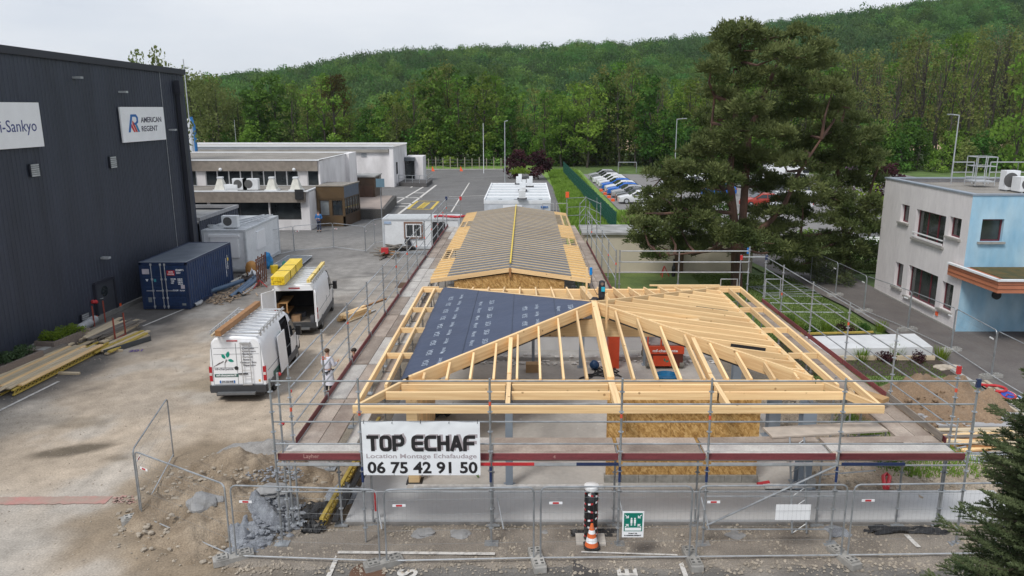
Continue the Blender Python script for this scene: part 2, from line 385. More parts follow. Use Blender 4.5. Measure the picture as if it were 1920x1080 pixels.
def text_geo(s,size,bold=0.0,ext=0.0,sx=1.0,align='LEFT',space=1.0):
    cu=bpy.data.curves.new('txt','FONT');cu.body=s;cu.size=size;cu.offset=bold;cu.extrude=ext;cu.align_x=align;cu.resolution_u=3;cu.space_character=space
    o=bpy.data.objects.new('txt',cu);me=bpy.data.meshes.new_from_object(o)
    vs=[(v.co.x*sx,v.co.y,v.co.z)for v in me.vertices];fs=[tuple(p.vertices)for p in me.polygons]
    bpy.data.objects.remove(o);bpy.data.meshes.remove(me)
    return vs,fs
def frame(o,x,y):
    """matrix: origin o, text x-axis x, text y-axis y"""
    x,y=Vector(x).normalized(),Vector(y).normalized();z=x.cross(y).normalized();o=Vector(o)
    return Matrix(((x.x,y.x,z.x,o.x),(x.y,y.y,z.y,o.y),(x.z,y.z,z.z,o.z),(0,0,0,1)))
def add_text(b,s,size,M,bold=0.0,ext=.002,sx=1.0,align='LEFT',fit=None):
    vs,fs=text_geo(s,size,bold,ext,sx,align)
    if fit and vs:
        x0=min(v[0]for v in vs);x1=max(v[0]for v in vs);k=fit/(x1-x0);vs=[((v[0]-x0)*k,v[1],v[2])for v in vs]
    b.add([M@Vector(v)for v in vs],fs)
def sheet(name,poly,z,m,kind='structure',label=None):
    b=MB();n=len(poly);b.add([(x,y,z)for x,y in poly],[tuple(range(n))])
    o=b.build(name,m);
    if o.data.polygons[0].normal.z<0:o.data.flip_normals()
    return tag(o,label,kind=kind)
def wall_grid(b,origin,ux,length,height,openings,depth,uy=None):
    """vertical wall with rectangular holes; origin, unit direction ux, outward normal = ux x z ; openings (a0,a1,z0,z1)"""
    ux=Vector(ux).normalized();nrm=ux.cross(Vector((0,0,1)));o=Vector(origin)
    xs=sorted({0,length,*[a for op in openings for a in op[:2]]});zs=sorted({0,height,*[a for op in openings for a in op[2:]]})
    def pt(a,z,dd=0):return o+ux*a+Vector((0,0,z))-nrm*dd
    for i in range(len(xs)-1):
        for j in range(len(zs)-1):
            ca,cz=(xs[i]+xs[i+1])/2,(zs[j]+zs[j+1])/2
            if any(op[0]<ca<op[1]and op[2]<cz<op[3]for op in openings):continue
            b.add([pt(xs[i],zs[j]),pt(xs[i+1],zs[j]),pt(xs[i+1],zs[j+1]),pt(xs[i],zs[j+1])],[(0,1,2,3)])
    for a0,a1,z0,z1 in openings:
        b.add([pt(a0,z0),pt(a1,z0),pt(a1,z1),pt(a0,z1),pt(a0,z0,depth),pt(a1,z0,depth),pt(a1,z1,depth),pt(a0,z1,depth)],
              [(0,4,5,1),(1,5,6,2),(2,6,7,3),(3,7,4,0)])
def window(parent,o,ux,wdt,hgt,fm,gm,muls=(),fw=.06,inset=.2,trans=(),sill=None,name='window'):
    """window part: frame mesh named window, panes as sub-parts. o = lower corner on the wall face"""
    ux=Vector(ux).normalized();nrm=ux.cross(Vector((0,0,1)));o=Vector(o)-nrm*inset
    def bx(b,a0,z0,a1,z1,d0,d1):
        c=[o+ux*a+Vector((0,0,z))+nrm*d for d in(d0,d1)for a,z in((a0,z0),(a1,z0),(a1,z1),(a0,z1))]
        b.add(c,[(0,3,2,1),(4,5,6,7),(0,1,5,4),(1,2,6,5),(2,3,7,6),(3,0,4,7)])
    b=MB()
    bx(b,0,0,wdt,fw,0,.06);bx(b,0,hgt-fw,wdt,hgt,0,.06);bx(b,0,fw,fw,hgt-fw,0,.06);bx(b,wdt-fw,fw,wdt,hgt-fw,0,.06)
    for a in muls:bx(b,a-fw/2,fw,a+fw/2,hgt-fw,0,.06)
    wo=b.build(name,fm,parent)
    ed=[0]+list(muls)+[wdt]
    for i in range(len(ed)-1):
        b=MB();bx(b,ed[i]+fw/2,fw/2,ed[i+1]-fw/2,hgt-fw/2,.01,.03)
        b.build('pane',gm,wo)
    if sill is not None:
        b=MB();bx(b,-.12,-.1,wdt+.12,-.005,inset-.02,inset+.13);b.build('sill',sill,wo)
    return wo
# ================================================================== GROUND
def lerp3(a,b,t):return[a[i]*(1-t)+b[i]*t for i in range(3)]
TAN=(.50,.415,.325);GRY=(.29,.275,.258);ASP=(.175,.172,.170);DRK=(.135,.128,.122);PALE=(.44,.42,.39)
def ground_col(x,y):
    n1=fbm(x,y,.12,4);n2=fbm(x,y,.45,4,5.0);n3=fbm(x*.5,y,.9,3,9.0)
    c=lerp3(TAN,GRY,sm(28,52,y+n1*10-(x+10)*.35))
    c=lerp3(c,PALE,.75*sm(.0,.5,n1+.22)*sm(22,16,y))
    c=lerp3(c,PALE,.5*sm(.05,.5,n2)*sm(55,40,y))
    c=lerp3(c,ASP,sm(52,66,y+n1*6))
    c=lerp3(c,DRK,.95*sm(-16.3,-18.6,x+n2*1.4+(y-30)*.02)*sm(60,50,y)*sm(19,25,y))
    c=lerp3(c,DRK,.55*sm(.15,.45,n3)*sm(34,44,y))
    # front parking asphalt
    c=lerp3(c,(.17,.162,.152),sm(17.2,15.6,y+n2*1.0)*sm(-10.5,-7.0,x+n1*2))
    # gravel around the new building
    g=sm(-7.0,-5.6,x+n2*.8)*sm(13.5,12.0,x)*sm(15.9,16.5,y+n2*.6)*sm(35,33,y)
    c=lerp3(c,(.255,.225,.185),g)
    # spill round the heaps
    d=hypot((x+7.9)/3.7,(y-19.1)/4.0)
    c=lerp3(c,(.30,.235,.165),.9*sm(1.25,.8,d+n2*.35))
    # damp stain and oily patches
    d=abs((y-22.2)-(x+14.1)*.33-.12*n2)/.46;e=abs(x+14.1)/1.3
    c=lerp3(c,(.14,.115,.085),.9*sm(1.1,.6,hypot(d,e)+.25*n2))
    d=abs((y-21.6))/.35;e=abs(x+12.4)/.55;c=lerp3(c,(.19,.155,.11),.7*sm(1.1,.5,hypot(d,e)+.4*n2))
    d=hypot((x+14.9)/1.3,(y-24.3)/.7);c=lerp3(c,(.24,.20,.15),.6*sm(1.1,.5,d+.6*n2))
    d=hypot((x+12.3)/2.2,(y-27.8)/.8);c=lerp3(c,(.24,.19,.12),.5*sm(1.1,.4,d+.6*n2))
    d=hypot((x+18.5)/3.0,(y-24.6)/1.8);c=lerp3(c,(.40,.36,.31),.7*sm(1.1,.6,d+.5*n2))
    # tyre tracks
    for tx in(-12.2,-10.5,-8.9,-13.8,-7.6,-15.4):
        t=abs(x-tx-.05*(y-25)+n1*.6)/.22
        c=lerp3(c,[k*.74 for k in c],.55*sm(1,.2,t)*sm(16,20,y)*sm(75,60,y)*(0.6+n2))
    n4=fbm(x*1.1,y*.7,1.7,3,14.0);k=1+.17*n2+.10*n3+.10*n4
    return[max(.02,v*k)for v in c]
def yard(name,xs,ys,z):
    nx,ny=len(xs),len(ys)
    vs=[(x,y,z+.012*fbm(x,y,.5))for y in ys for x in xs]
    fs=[(j*nx+i,j*nx+i+1,(j+1)*nx+i+1,(j+1)*nx+i)for j in range(ny-1)for i in range(nx-1)]
    me=bpy.data.meshes.new(name);me.from_pydata(vs,[],fs)
    at=me.color_attributes.new('col','FLOAT_COLOR','POINT')
    buf=[]
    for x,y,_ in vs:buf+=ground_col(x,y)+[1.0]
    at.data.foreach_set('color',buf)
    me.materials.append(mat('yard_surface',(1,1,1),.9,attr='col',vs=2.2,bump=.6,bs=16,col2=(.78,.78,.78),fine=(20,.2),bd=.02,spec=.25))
    o=bpy.data.objects.new(name,me);C.objects.link(o);tag(o,kind='structure');return o
def arr(a,b,s):
    n=max(1,int(round((b-a)/s)));return[a+(b-a)*i/n for i in range(n+1)]
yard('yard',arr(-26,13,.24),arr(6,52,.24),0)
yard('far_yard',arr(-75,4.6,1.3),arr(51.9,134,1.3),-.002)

def terrain():
    # valley floor and the wooded hill: z from the elevation angle of the ridge
    xs=arr(-900,1300,25);ys=arr(-60,420,20)+arr(430,1000,14)[0:]+arr(1040,2500,80)
    vs=[];nx=len(xs)
    for y in ys:
        for x in xs:vs.append((x,y,hill_z(x,y)-.06))
    fs=[(j*nx+i,j*nx+i+1,(j+1)*nx+i+1,(j+1)*nx+i)for j in range(len(ys)-1)for i in range(nx-1)]
    b=MB();b.v=vs;b.f=fs;b.m=[0]*len(fs)
    o=b.build('ground',mat('meadow',(.10,.16,.035),.95,col2=(.06,.10,.025),vs=.05,fine=(.6,.3),bump=.3,bs=2,bd=.1),smooth=True)
    tag(o,kind='structure')
RT=[(-900,.3),(200,.8),(330,1.6),(415,2.2),(560,2.75),(640,3.5),(760,4.0),(900,4.1),(1050,4.25),(1290,4.75),(1400,5.4),(1500,6.3),(1600,6.8),(1700,7.3),(1900,8.4),(2200,9.0),(3000,9.5)]
def ridge_ang(px):
    for(a,u),(b_,v)in zip(RT,RT[1:]):
        if px<=b_:return u+(v-u)*max(0,(px-a))/(b_-a)
    return RT[-1][1]
def hill_z(x,y):
    if y<300:return 0.0
    px=986+1440*(x/y)/.955
    top=10.4+640*tan(radians(ridge_ang(px)-.5))-9
    t=sm(300,660,y)
    z=top*t*(1+.05*fbm(x,y,.006,3))
    z-=top*.10*math.exp(-((y-500+40*fbm(x,0,.004))/50)**2)*sm(1150,1500,px)
    if y>680:z*=1-.25*sm(680,1500,y)
    return z
terrain()

sheet('field',[(-120,190),(230,190),(260,262),(-140,262)],.02,M_field)
sheet('verge',[(-19,134),(4.5,134),(4.5,143),(-60,143),(-60,134)],.025,M_grass2)
# long grass strip between the wing and the parking
sheet('meadow_strip',[(3.2,57),(7.9,57),(7.9,64),(9.6,78),(9.2,133),(2.2,133),(3.8,100)],.03,M_grass2)
sheet('parking',[(12.6,62.5),(60,62.5),(60,124),(9.2,124),(9.7,80),(12.6,80)],.035,mat('parking_asphalt',(.22,.21,.205),.85,col2=(.18,.175,.17),vs=.4,fine=(3,.1)))
sheet('parking_verge',[(8.1,62),(12.55,62),(12.55,79.9),(9.6,79.9)],.032,M_grass2)
sheet('lawn',[(10.4,29.6),(16.7,29.6),(16.9,40),(15.5,48.4),(3.0,48.4),(3.0,33.2),(10.4,33.2)],.03,M_grass)
sheet('back_lawn',[(15.4,48.5),(40,48.5),(40,62),(14.2,62)],.03,M_grass)
sheet('front_lawn',[(10.5,24.5),(17.1,24.5),(17.1,29.0),(10.5,29.0)],.034,M_grass)
sheet('flower_bed',[(10.6,28.9),(17.4,28.9),(17.4,34.6),(10.6,33.2)],.045,M_soil)
sheet('footpath',[(17.3,20),(20.6,20),(20.6,60),(14.4,60),(16.2,47.8),(17.1,40)],.04,M_path)
sheet('forecourt',[(17.3,5),(40,5),(40,35.2),(20.6,35.2),(20.6,19.95),(17.3,19.95)],.038,M_path)
b=MB()
for i in range(14):b.box(17.15,12+i*1.25,0,17.3,13.22+i*1.25,.14)
b.build('kerb',M_conc).__setitem__('kind','structure')
# gravel and stony soil round the site
def bumpy(name,x0,x1,y0,y1,step,z,amp,m,sc=.9,kind='structure',edge=.0):
    xs,ys=arr(x0,x1,step),arr(y0,y1,step);nx=len(xs);vs=[]
    for y in ys:
        for x in xs:
            e=min(x-x0,x1-x,y-y0,y1-y);k=sm(0,.5,e+.35*fbm(x,y,1.1,2,3))
            vs.append((x,y,z-.05+(.05+amp*(.5+fbm(x,y,sc,5)))*k+.018*k*noise.noise(Vector((x*7,y*7,1)))))
    b=MB();b.v=vs;b.f=[(j*nx+i,j*nx+i+1,(j+1)*nx+i+1,(j+1)*nx+i)for j in range(len(ys)-1)for i in range(nx-1)];b.m=[0]*len(b.f)
    return tag(b.build(name,m,smooth=True),kind=kind)
bumpy('gravel_strip',-7.2,12.8,15.7,17.9,.14,.02,.05,M_gravel)
bumpy('side_trench',-5.75,-4.58,17.6,33.5,.16,.0,.03,mat('trench_soil',(.17,.14,.115),.97,col2=(.10,.085,.07),vs=1.5,bump=.6,bs=20,fine=(25,.3),bd=.03))
M_earth3=mat('pale_stony_soil',(.44,.37,.285),.97,.2,1.5,.8,16,col2=(.27,.215,.16),fine=(26,.3),bd=.04)
bumpy('stony_ground',7.95,13.4,19.35,27.5,.2,.0,.14,M_earth3)
bumpy('back_gravel',-3.3,10.4,31.8,36.0,.22,.0,.12,M_gravel)
bumpy('bare_soil',10.3,17.2,15.9,25.4,.2,.0,.10,M_earth3)

# loose stones: nobody could count them
def stones(name,n,region,smin,smax,m,seed,zf=0.03,label=None):
    r=random.Random(seed);b=MB()
    for i in range(n):
        x,y=region(r);s=smin+(smax-smin)*r.random()**3
        vs=[(-.5,-.5,0),(.5,-.45,0),(.45,.5,0),(-.5,.4,0),(-.25,-.25,.55),(.3,-.2,.6),(.2,.3,.5),(-.3,.2,.62)]
        a=r.random()*6.3;sx,sy,sz=s*(.6+r.random()*.8),s*(.6+r.random()*.8),s*(.5+r.random()*.6)
        vs=[(x+(vx*cos(a)-vy*sin(a))*sx+r.uniform(-.1,.1)*s,y+(vx*sin(a)+vy*cos(a))*sy,zf+vz*sz-s*.05)for vx,vy,vz in vs]
        b.add(vs,[(4,5,6,7),(0,1,5,4),(1,2,6,5),(2,3,7,6),(3,0,4,7)])
    o=b.build(name,m);return tag(o,label,None,None,'stuff')
stones('gravel',6500,lambda r:(r.uniform(-7,12.5),r.uniform(15.6,17.8)if r.random()<.8 else r.gauss(16.2,.5)),.015,.075,M_stone,1)
stones('yard_grit',3600,lambda r:(r.uniform(-21,-6),r.uniform(14,34)),.008,.045,M_stone,2,.008)
stones('rubble',1700,lambda r:(r.uniform(8.2,13.3),r.uniform(19.5,27)),.03,.16,M_stone,3,.07)
stones('site_gravel',900,lambda r:(r.uniform(-3,10.2),r.uniform(31.9,35.5)),.04,.18,M_stone,4,.06)
stones('soil_clods',900,lambda r:(r.uniform(10.4,17),r.uniform(16.2,25)),.02,.13,M_stone,5,.05)

# painted markings
def stripe(name,a,b_,wd,m,z=.018,kind='structure'):
    a,b_=Vector(a[:2]),Vector(b_[:2]);d=(b_-a).normalized();n=Vector((-d.y,d.x))*wd/2
    return sheet(name,[tuple(a-n),tuple(b_-n),tuple(b_+n),tuple(a+n)],z,m)
stripe('parking_line',P(634,1041),P(928,1044),.11,M_paint,.085)
stripe('parking_line',P(634,1041),P(600,1120),.11,M_paint,.03)
stripe('parking_line',P(1270,1040),P(1300,1120),.11,M_paint,.03)
stripe('parking_line',P(1698,1008),P(1722,1032),.12,M_paint,.09)
stripe('parking_line',P(1090,1040),P(1270,1046),.06,M_paint,.08)
for s_,px in(('S',752),('E',1165)):
    for k in range(2):
        b=MB();o=P(px,1078);add_text(b,s_ if k==0 else('U' if s_=='S' else 'L'),.62,frame((o.x+.35,o.y-.1-k*.62,.03),(0,1,0),(-1,0,0)),.02,0)
        tag(b.build('road_letter',M_paint),kind='structure')
sheet('asphalt_patch',[tuple(P(1075,1052)[:2]),tuple(P(1120,1052)[:2]),tuple(P(1124,1110)[:2]),tuple(P(1073,1110)[:2])],.022,mat('new_asphalt',(.075,.07,.068),.9,bump=.3,bs=40))
ra_,rc_=P(-60,941),P(205,938);rr_=random.Random(3);up_=[];dn_=[]
for i in range(61):t=i/60;q=ra_.lerp(rc_,t);up_.append((q.x,q.y+.21+rr_.uniform(-.03,.02)));dn_.append((q.x,q.y-.21+rr_.uniform(-.02,.03)))
sheet('red_band',dn_+up_[::-1],.02,M_paintr)
for i in range(26):q=rc_+Vector((rr_.uniform(0,.9)**1.3,rr_.uniform(-.2,.2),0));s_=rr_.uniform(.03,.1);sheet('red_band_wear',[(q.x-s_,q.y-s_*.5),(q.x+s_,q.y-s_*.6),(q.x+s_*.8,q.y+s_*.5),(q.x-s_*.7,q.y+s_*.6)],.021,M_paintr)
stripe('yard_line',P(268,612),P(350,578),.12,M_paint,.02)
stripe('yard_line',P(-40,790),P(110,716),.12,M_paint,.02)
stripe('edge_line',P(735,411),P(818,347),.3,M_paint,.02)
stripe('edge_line',P(744,380),P(800,347),.25,M_paint,.02)
stripe('edge_line',P(770,352),P(797,334),.25,M_paint,.02)
stripe('edge_line',P(846,398),P(880,343),.15,M_paint,.02)
stripe('edge_line',P(842,369),P(935,366),.2,M_paint,.02)
for a,c in(((765,392),(783,377)),((783,377),(822,378)),((822,378),(808,393)),((808,393),(765,392)),((783,391),(797,380)),((787,391),(801,380)),((791,391),(805,380))):
    stripe('bay_marking',P(*a),P(*c),.3,M_painty,.02)
for a in((752,387),(757,371),(765,382),(780,371),(788,362)):
    p=P(*a);sheet('arrow_marking',[(p.x-.9,p.y-.2),(p.x+.9,p.y-.3),(p.x+.4,p.y+.3),(p.x-.7,p.y+.2)],.02,M_paint)
b=MB();o=P(235,712);b.lathe([(.42,.0),(.42,.02),(.36,.022),(0.01,.022)],20,(P(690,1075).x,P(690,1075).y));tag(b.build('manhole_cover',mat('rust_iron',(.13,.07,.045),.8,bump=.5,bs=30)),'rusty round manhole cover in the asphalt at the bottom edge','manhole')

# ================================================================== DARK HALL (left)
WA,WB=Vector((-23.35,6,0)),Vector((-20.85,48.4,0))
wd_=(WB-WA).normalized();wn_=Vector((wd_.y,-wd_.x,0))
def on_wall(px,py,off=0.0):
    r=ray(px,py);t=(WA-Vector((0,0,H))).dot(wn_)/r.dot(wn_);p=Vector((0,0,H))+r*t
    return p+wn_*off
hall=thing('dark_hall','tall charcoal ribbed metal hall with two white signs','building',(-22,30,0))
Lw=(WB-WA).length
def hall_top(a):return 13.25-.75*a/Lw
b=MB();ribs=[];a=0.0
while a<Lw-.01:
    for da,dn in((0,0),(.15,0),(.165,.022),(.235,.022),(.249,0)):
        if a+da<=Lw:ribs.append((a+da,dn))
    a+=.25
vs=[];fs=[]
for k,(a,dn)in enumerate(ribs):
    p=WA+wd_*a+wn_*dn;vs+=[(p.x,p.y,.25),(p.x,p.y,hall_top(a))]
    if k:fs.append((2*k-2,2*k,2*k+1,2*k-1))
b.add(vs,fs);b.build('cladding',M_navy,hall)
b=MB();far=Vector((-60,48.4,0));near=Vector((-60,6,0))
A_,B_=WA-wn_*.03,WB-wn_*.03
b.add([(B_.x,B_.y,0),(far.x,far.y,0),(far.x,far.y,12.5),(B_.x,B_.y,12.5)],[(0,1,2,3)])
b.add([(A_.x,A_.y,0),(near.x,near.y,0),(near.x,near.y,13.2),(A_.x,A_.y,13.2)],[(3,2,1,0)])
b.add([(A_.x,A_.y,13.0),(B_.x,B_.y,12.3),(far.x,far.y,12.3),(near.x,near.y,13.0)],[(0,1,2,3)])
b.build('side_wall',M_navy,hall)
b=MB();b.bar(WA+Vector((0,0,hall_top(0)))+wn_*.02,WB+Vector((0,0,hall_top(Lw)))+wn_*.02+wd_*.08,.26,.32);b.build('parapet_flashing',M_navy2,hall)
b=MB();b.bar(WA+Vector((0,0,.13))+wn_*.06,WB+Vector((0,0,.13))+wn_*.06,.2,.24);b.build('plinth',mat('plinth_concrete',(.20,.195,.185),.9),hall)
# downpipe and hopper
p0=on_wall(333,163,.12);p1=on_wall(357,455,.12);pz=p1.copy();pz.z=.1
top=Vector((p1.x,p1.y,p0.z))
b=MB();b.box(top.x-.02,top.y-.2,.1,top.x+.22,top.y+.2,top.z-.4);b.box(top.x-.02,top.y-.32,top.z-.4,top.x+.32,top.y+.32,top.z+.35);b.build('downpipe',M_navy2,hall)
# lightning cable on the wall
b=MB();q=on_wall(296,130,.06);q2=Vector((q.x,q.y,.2));b.tube([q2,Vector((q.x,q.y,12.4))],.012,5);b.build('cable',M_galvl,hall)
# louvres
for nm,(x0,y0,x1,y1)in(('louvre',(52,307,70,331)),('louvre',(202,293,215,315)),('louvre',(149,587,164,611))):
    c=on_wall((x0+x1)/2,(y0+y1)/2);u0=on_wall(x0,(y0+y1)/2);u1=on_wall(x1,(y0+y1)/2);zt=on_wall((x0+x1)/2,y0).z;zb=on_wall((x0+x1)/2,y1).z
    wl=(u1-u0).length;u=c-wd_*wl/2
    b=MB()
    def wb(b,a0,a1,z0,z1,d0,d1):
        cs=[u+wd_*a+wn_*d+Vector((0,0,z-u.z))for d in(d0,d1)for a,z in((a0,z0),(a1,z0),(a1,z1),(a0,z1))]
        b.add(cs,[(0,3,2,1),(4,5,6,7),(0,1,5,4),(1,2,6,5),(2,3,7,6),(3,0,4,7)])
    wb(b,0,wl,zb,zt,.05,.07);wb(b,0,.05,zb,zt,.05,.13);wb(b,wl-.05,wl,zb,zt,.05,.13);wb(b,0,wl,zt-.05,zt,.05,.13)
    lo_=b.build('louvre',M_navy2,hall)
    n_=6
    for i in range(n_):
        z=zb+(zt-zb)*(i+.5)/n_;b=MB();wb(b,.05,wl-.05,z-.04,z+.03,.09,.14);b.build('slat',M_galvl,lo_)
# door
d0=on_wall(182,600,0);d1=on_wall(218,590,0);dz=on_wall(200,523).z
u=Vector((d0.x,d0.y,0));wl=(Vector((d1.x,d1.y,0))-u).length
b=MB();b.bar(u+Vector((0,0,dz))+wn_*.05,u+wd_*wl+Vector((0,0,dz))+wn_*.05,.2,.12)
for k in(0,wl):b.bar(u+wd_*k+wn_*.05+Vector((0,0,.2)),u+wd_*k+wn_*.05+Vector((0,0,dz)),.2,.1)
fr=b.build('door',M_navy2,hall)
b=MB();b.bar(u+wd_*wl/2+wn_*.07+Vector((0,0,.2)),u+wd_*wl/2+wn_*.07+Vector((0,0,dz-.06)),wl-.1,.05)if False else None
b=MB();cs=[u+wd_*a+wn_*d+Vector((0,0,z))for d in(.05,.075)for a,z in((.05,.2),(wl-.05,.2),(wl-.05,dz-.06),(.05,dz-.06))]
b.add(cs,[(0,3,2,1),(4,5,6,7),(0,1,5,4),(1,2,6,5),(2,3,7,6),(3,0,4,7)]);b.build('leaf',mat('door_grey',(.05,.055,.068),.45),fr)
b=MB();cc=u+wd_*(wl*.47)+wn_*.08+Vector((0,0,dz*.72));b.tube([cc,cc+wn_*.02],.27,20);b.build('porthole',M_glass,fr)
b=MB();cc=u+wd_*(wl*.2)+wn_*.09+Vector((0,0,1.05));b.tube([cc,cc+wn_*.06,cc+wn_*.06+wd_*.16],.018,6);b.build('handle',M_galvl,fr)
b=MB()
for px in(171,176):p=on_wall(px,566,.1);b.blob(p,.12,3,1,.1)
b.build('alarm',M_red,hall)
for px,py in((137,145),(223,172),(317,243),(190,483),(383,424)):
    b=MB();p=on_wall(px,py,0)if px<370 else Vector((-20.7,49.6,on_wall(px,py).z));b.box(p.x+.02,p.y-.12,p.z-.06,p.x+.42,p.y+.12,p.z+.04);b.build('wall_light',M_galvl,hall)
for px in(178,223):
    b=MB();p=on_wall(px,596 if px<200 else 572,.07);b.box(p.x,p.y-.08,p.z-.1,p.x+.03,p.y+.08,p.z+.1);b.build('orange_plate',M_sig,hall)
# signs
def wall_sign(name,label,q,pan):
    p=[on_wall(x,y,.1)for x,y in q]   # tl tr br bl
    a0=(p[3]-WA).dot(wd_);a1=(p[2]-WA).dot(wd_);a0=(a0+(p[0]-WA).dot(wd_))/2;a1=(a1+(p[1]-WA).dot(wd_))/2
    z0=(p[2].z+p[3].z)/2;z1=(p[0].z+p[1].z)/2
    o=WA+wd_*a0+wn_*.09;T=thing(name,label,'sign',(o.x,o.y,z0))
    b=MB();cs=[o+wd_*a+wn_*d+Vector((0,0,z))for d in(0,.08)for a,z in((0,z0),(a1-a0,z0),(a1-a0,z1),(0,z1))]
    b.add(cs,[(0,3,2,1),(4,5,6,7),(0,1,5,4),(1,2,6,5),(2,3,7,6),(3,0,4,7)]);b.build('sign_panel',M_white,T)
    return T,o+wn_*.083,a1-a0,z0,z1-z0
T,o,W_,z0,Hh=wall_sign('wall_sign','white sign reading AMERICAN REGENT with a blue and red emblem on the dark hall',[(218,199),(301,202),(306,262),(226,267)],0)
def SM(a,z):return frame(o+wd_*a+Vector((0,0,z0+z)),wd_,(0,0,1))
b=MB();add_text(b,'AMERICAN',Hh*.22,SM(W_*.43,Hh*.55),.006,.004,fit=W_*.49);add_text(b,'REGENT',Hh*.22,SM(W_*.43,Hh*.29),.006,.004,fit=W_*.38);b.build('lettering',mat('sign_black',(.03,.03,.06),.5),T)
def poly(b,pts,z=.004):M=SM(0,0);b.add([M@Vector((x*W_,y*Hh,z))for x,y in pts],[tuple(range(len(pts)))])
b=MB();poly(b,[(.13,.28),(.175,.28),(.245,.72),(.31,.72),(.33,.68),(.33,.60),(.30,.55),(.26,.55),(.25,.49),(.32,.49),(.365,.56),(.37,.70),(.33,.79),(.21,.79)]);b.build('emblem_a',M_txtb,T)
b=MB();poly(b,[(.29,.49),(.335,.49),(.385,.28),(.34,.28)]);b.build('emblem_leg',mat('teal_print',(.02,.20,.40),.5),T)
b=MB();poly(b,[(.235,.62),(.265,.56),(.335,.28),(.295,.28),(.23,.52)]);poly(b,[(.21,.52),(.225,.50),(.285,.28),(.25,.28),(.20,.42)]);b.build('emblem_stripes',M_txtr,T)
T,o,W_,z0,Hh=wall_sign('wall_sign','white sign ending in -Sankyo cut off by the picture edge',[(-150,188),(65,194),(77,275),(-150,290)],0)
b=MB();vs,fs=text_geo('Daiichi-Sankyo',Hh*.37,.0,.004)
x1=max(v[0]for v in vs);k=.95;M=SM(W_-x1*k-W_*.055,Hh*.36);b.add([M@Vector((v[0]*k,v[1],v[2]))for v in vs],fs);b.build('lettering',M_txtn,T)
# low annex behind the hall
annex=thing('hall_annex','low charcoal annex with a flat roof beyond the tall dark hall','building',(-24,51,0))
b=MB();yy=48.4;ribs=[]
while yy<54.9:ribs+=[(yy,0),(yy+.2,0),(yy+.225,.04),(yy+.31,.04)];yy+=.333
vs=[];fs=[]
for k,(a,dn)in enumerate(ribs):
    vs+=[(-20.75+dn,a,.1),(-20.75+dn,a,3.55)]
    if k:fs.append((2*k-2,2*k,2*k+1,2*k-1))
b.add(vs,fs);b.add([(-20.75,ribs[-1][0],0),(-32,ribs[-1][0],0),(-32,ribs[-1][0],3.5),(-20.75,ribs[-1][0],3.5)],[(0,1,2,3)]);b.build('cladding',M_navy,annex)
b=MB();b.box(-32,48.45,3.2,-20.8,ribs[-1][0],3.28);b.build('roof',M_cap,annex)
b=MB();b.box(-20.85,48.4,3.4,-20.66,ribs[-1][0]+.1,3.62);b.box(-32,ribs[-1][0]-.1,3.4,-20.85,ribs[-1][0]+.1,3.62);b.build('parapet',mat('parapet_grey',(.30,.30,.31),.6),annex)
b=MB();b.lathe([(.12,3.28),(.12,3.7),(.2,3.75),(.2,3.85),(.02,3.95)],10,(-24.0,52.5));b.build('roof_vent',M_galvl,annex)

# ================================================================== OLD WHITE WORKS BUILDINGS
def walls(b,x0,y0,x1,y1,z0,z1):
    b.add([(x0,y0,z0),(x1,y0,z0),(x1,y1,z0),(x0,y1,z0),(x0,y0,z1),(x1,y0,z1),(x1,y1,z1),(x0,y1,z1)],[(0,1,5,4),(1,2,6,5),(2,3,7,6),(3,0,4,7),(4,5,6,7)])
works=thing('works_building','two tier white works building with weathered taupe fascias and window bands','building',(-30,66,0))
yA,yB=66.4,70.9
b=MB();wall_grid(b,(-50,yA,0),(1,0,0),31.0,2.6,[(16.6,22.4,.9,2.45),(22.6,27.7,.9,2.45),(27.8,30.5,.9,2.45)],.3)
b.box(-19.0,yA-.02,0,-18.75,68.9,3.3);b.add([(-50,yA,0),(-50,yB,0),(-50,yB,3.3),(-50,yA,3.3)],[(3,2,1,0)]);b.build('wall',M_wall,works)
for x,w_ in((-33.4,5.8),(-27.4,5.1),(-22.2,2.7)):
    window(works,(x,yA,.9),(1,0,0),w_,1.55,M_black,M_glass,[w_*.5]if w_>3 else[],.08,.25)
b=MB();b.box(-50,yA-.35,2.45,-19.02,yA+.05,3.35);b.build('fascia',M_taupe,works)
b=MB();b.box(-50,yA-.3,3.35,-18.8,yB,3.42);b.build('roof',M_roofg,works)
b=MB();b.box(-50,yA-.38,3.36,-18.72,yA-.24,3.47);b.box(-18.9,yA-.24,3.36,-18.72,yB,3.47);b.build('roof_edge',M_white2,works)
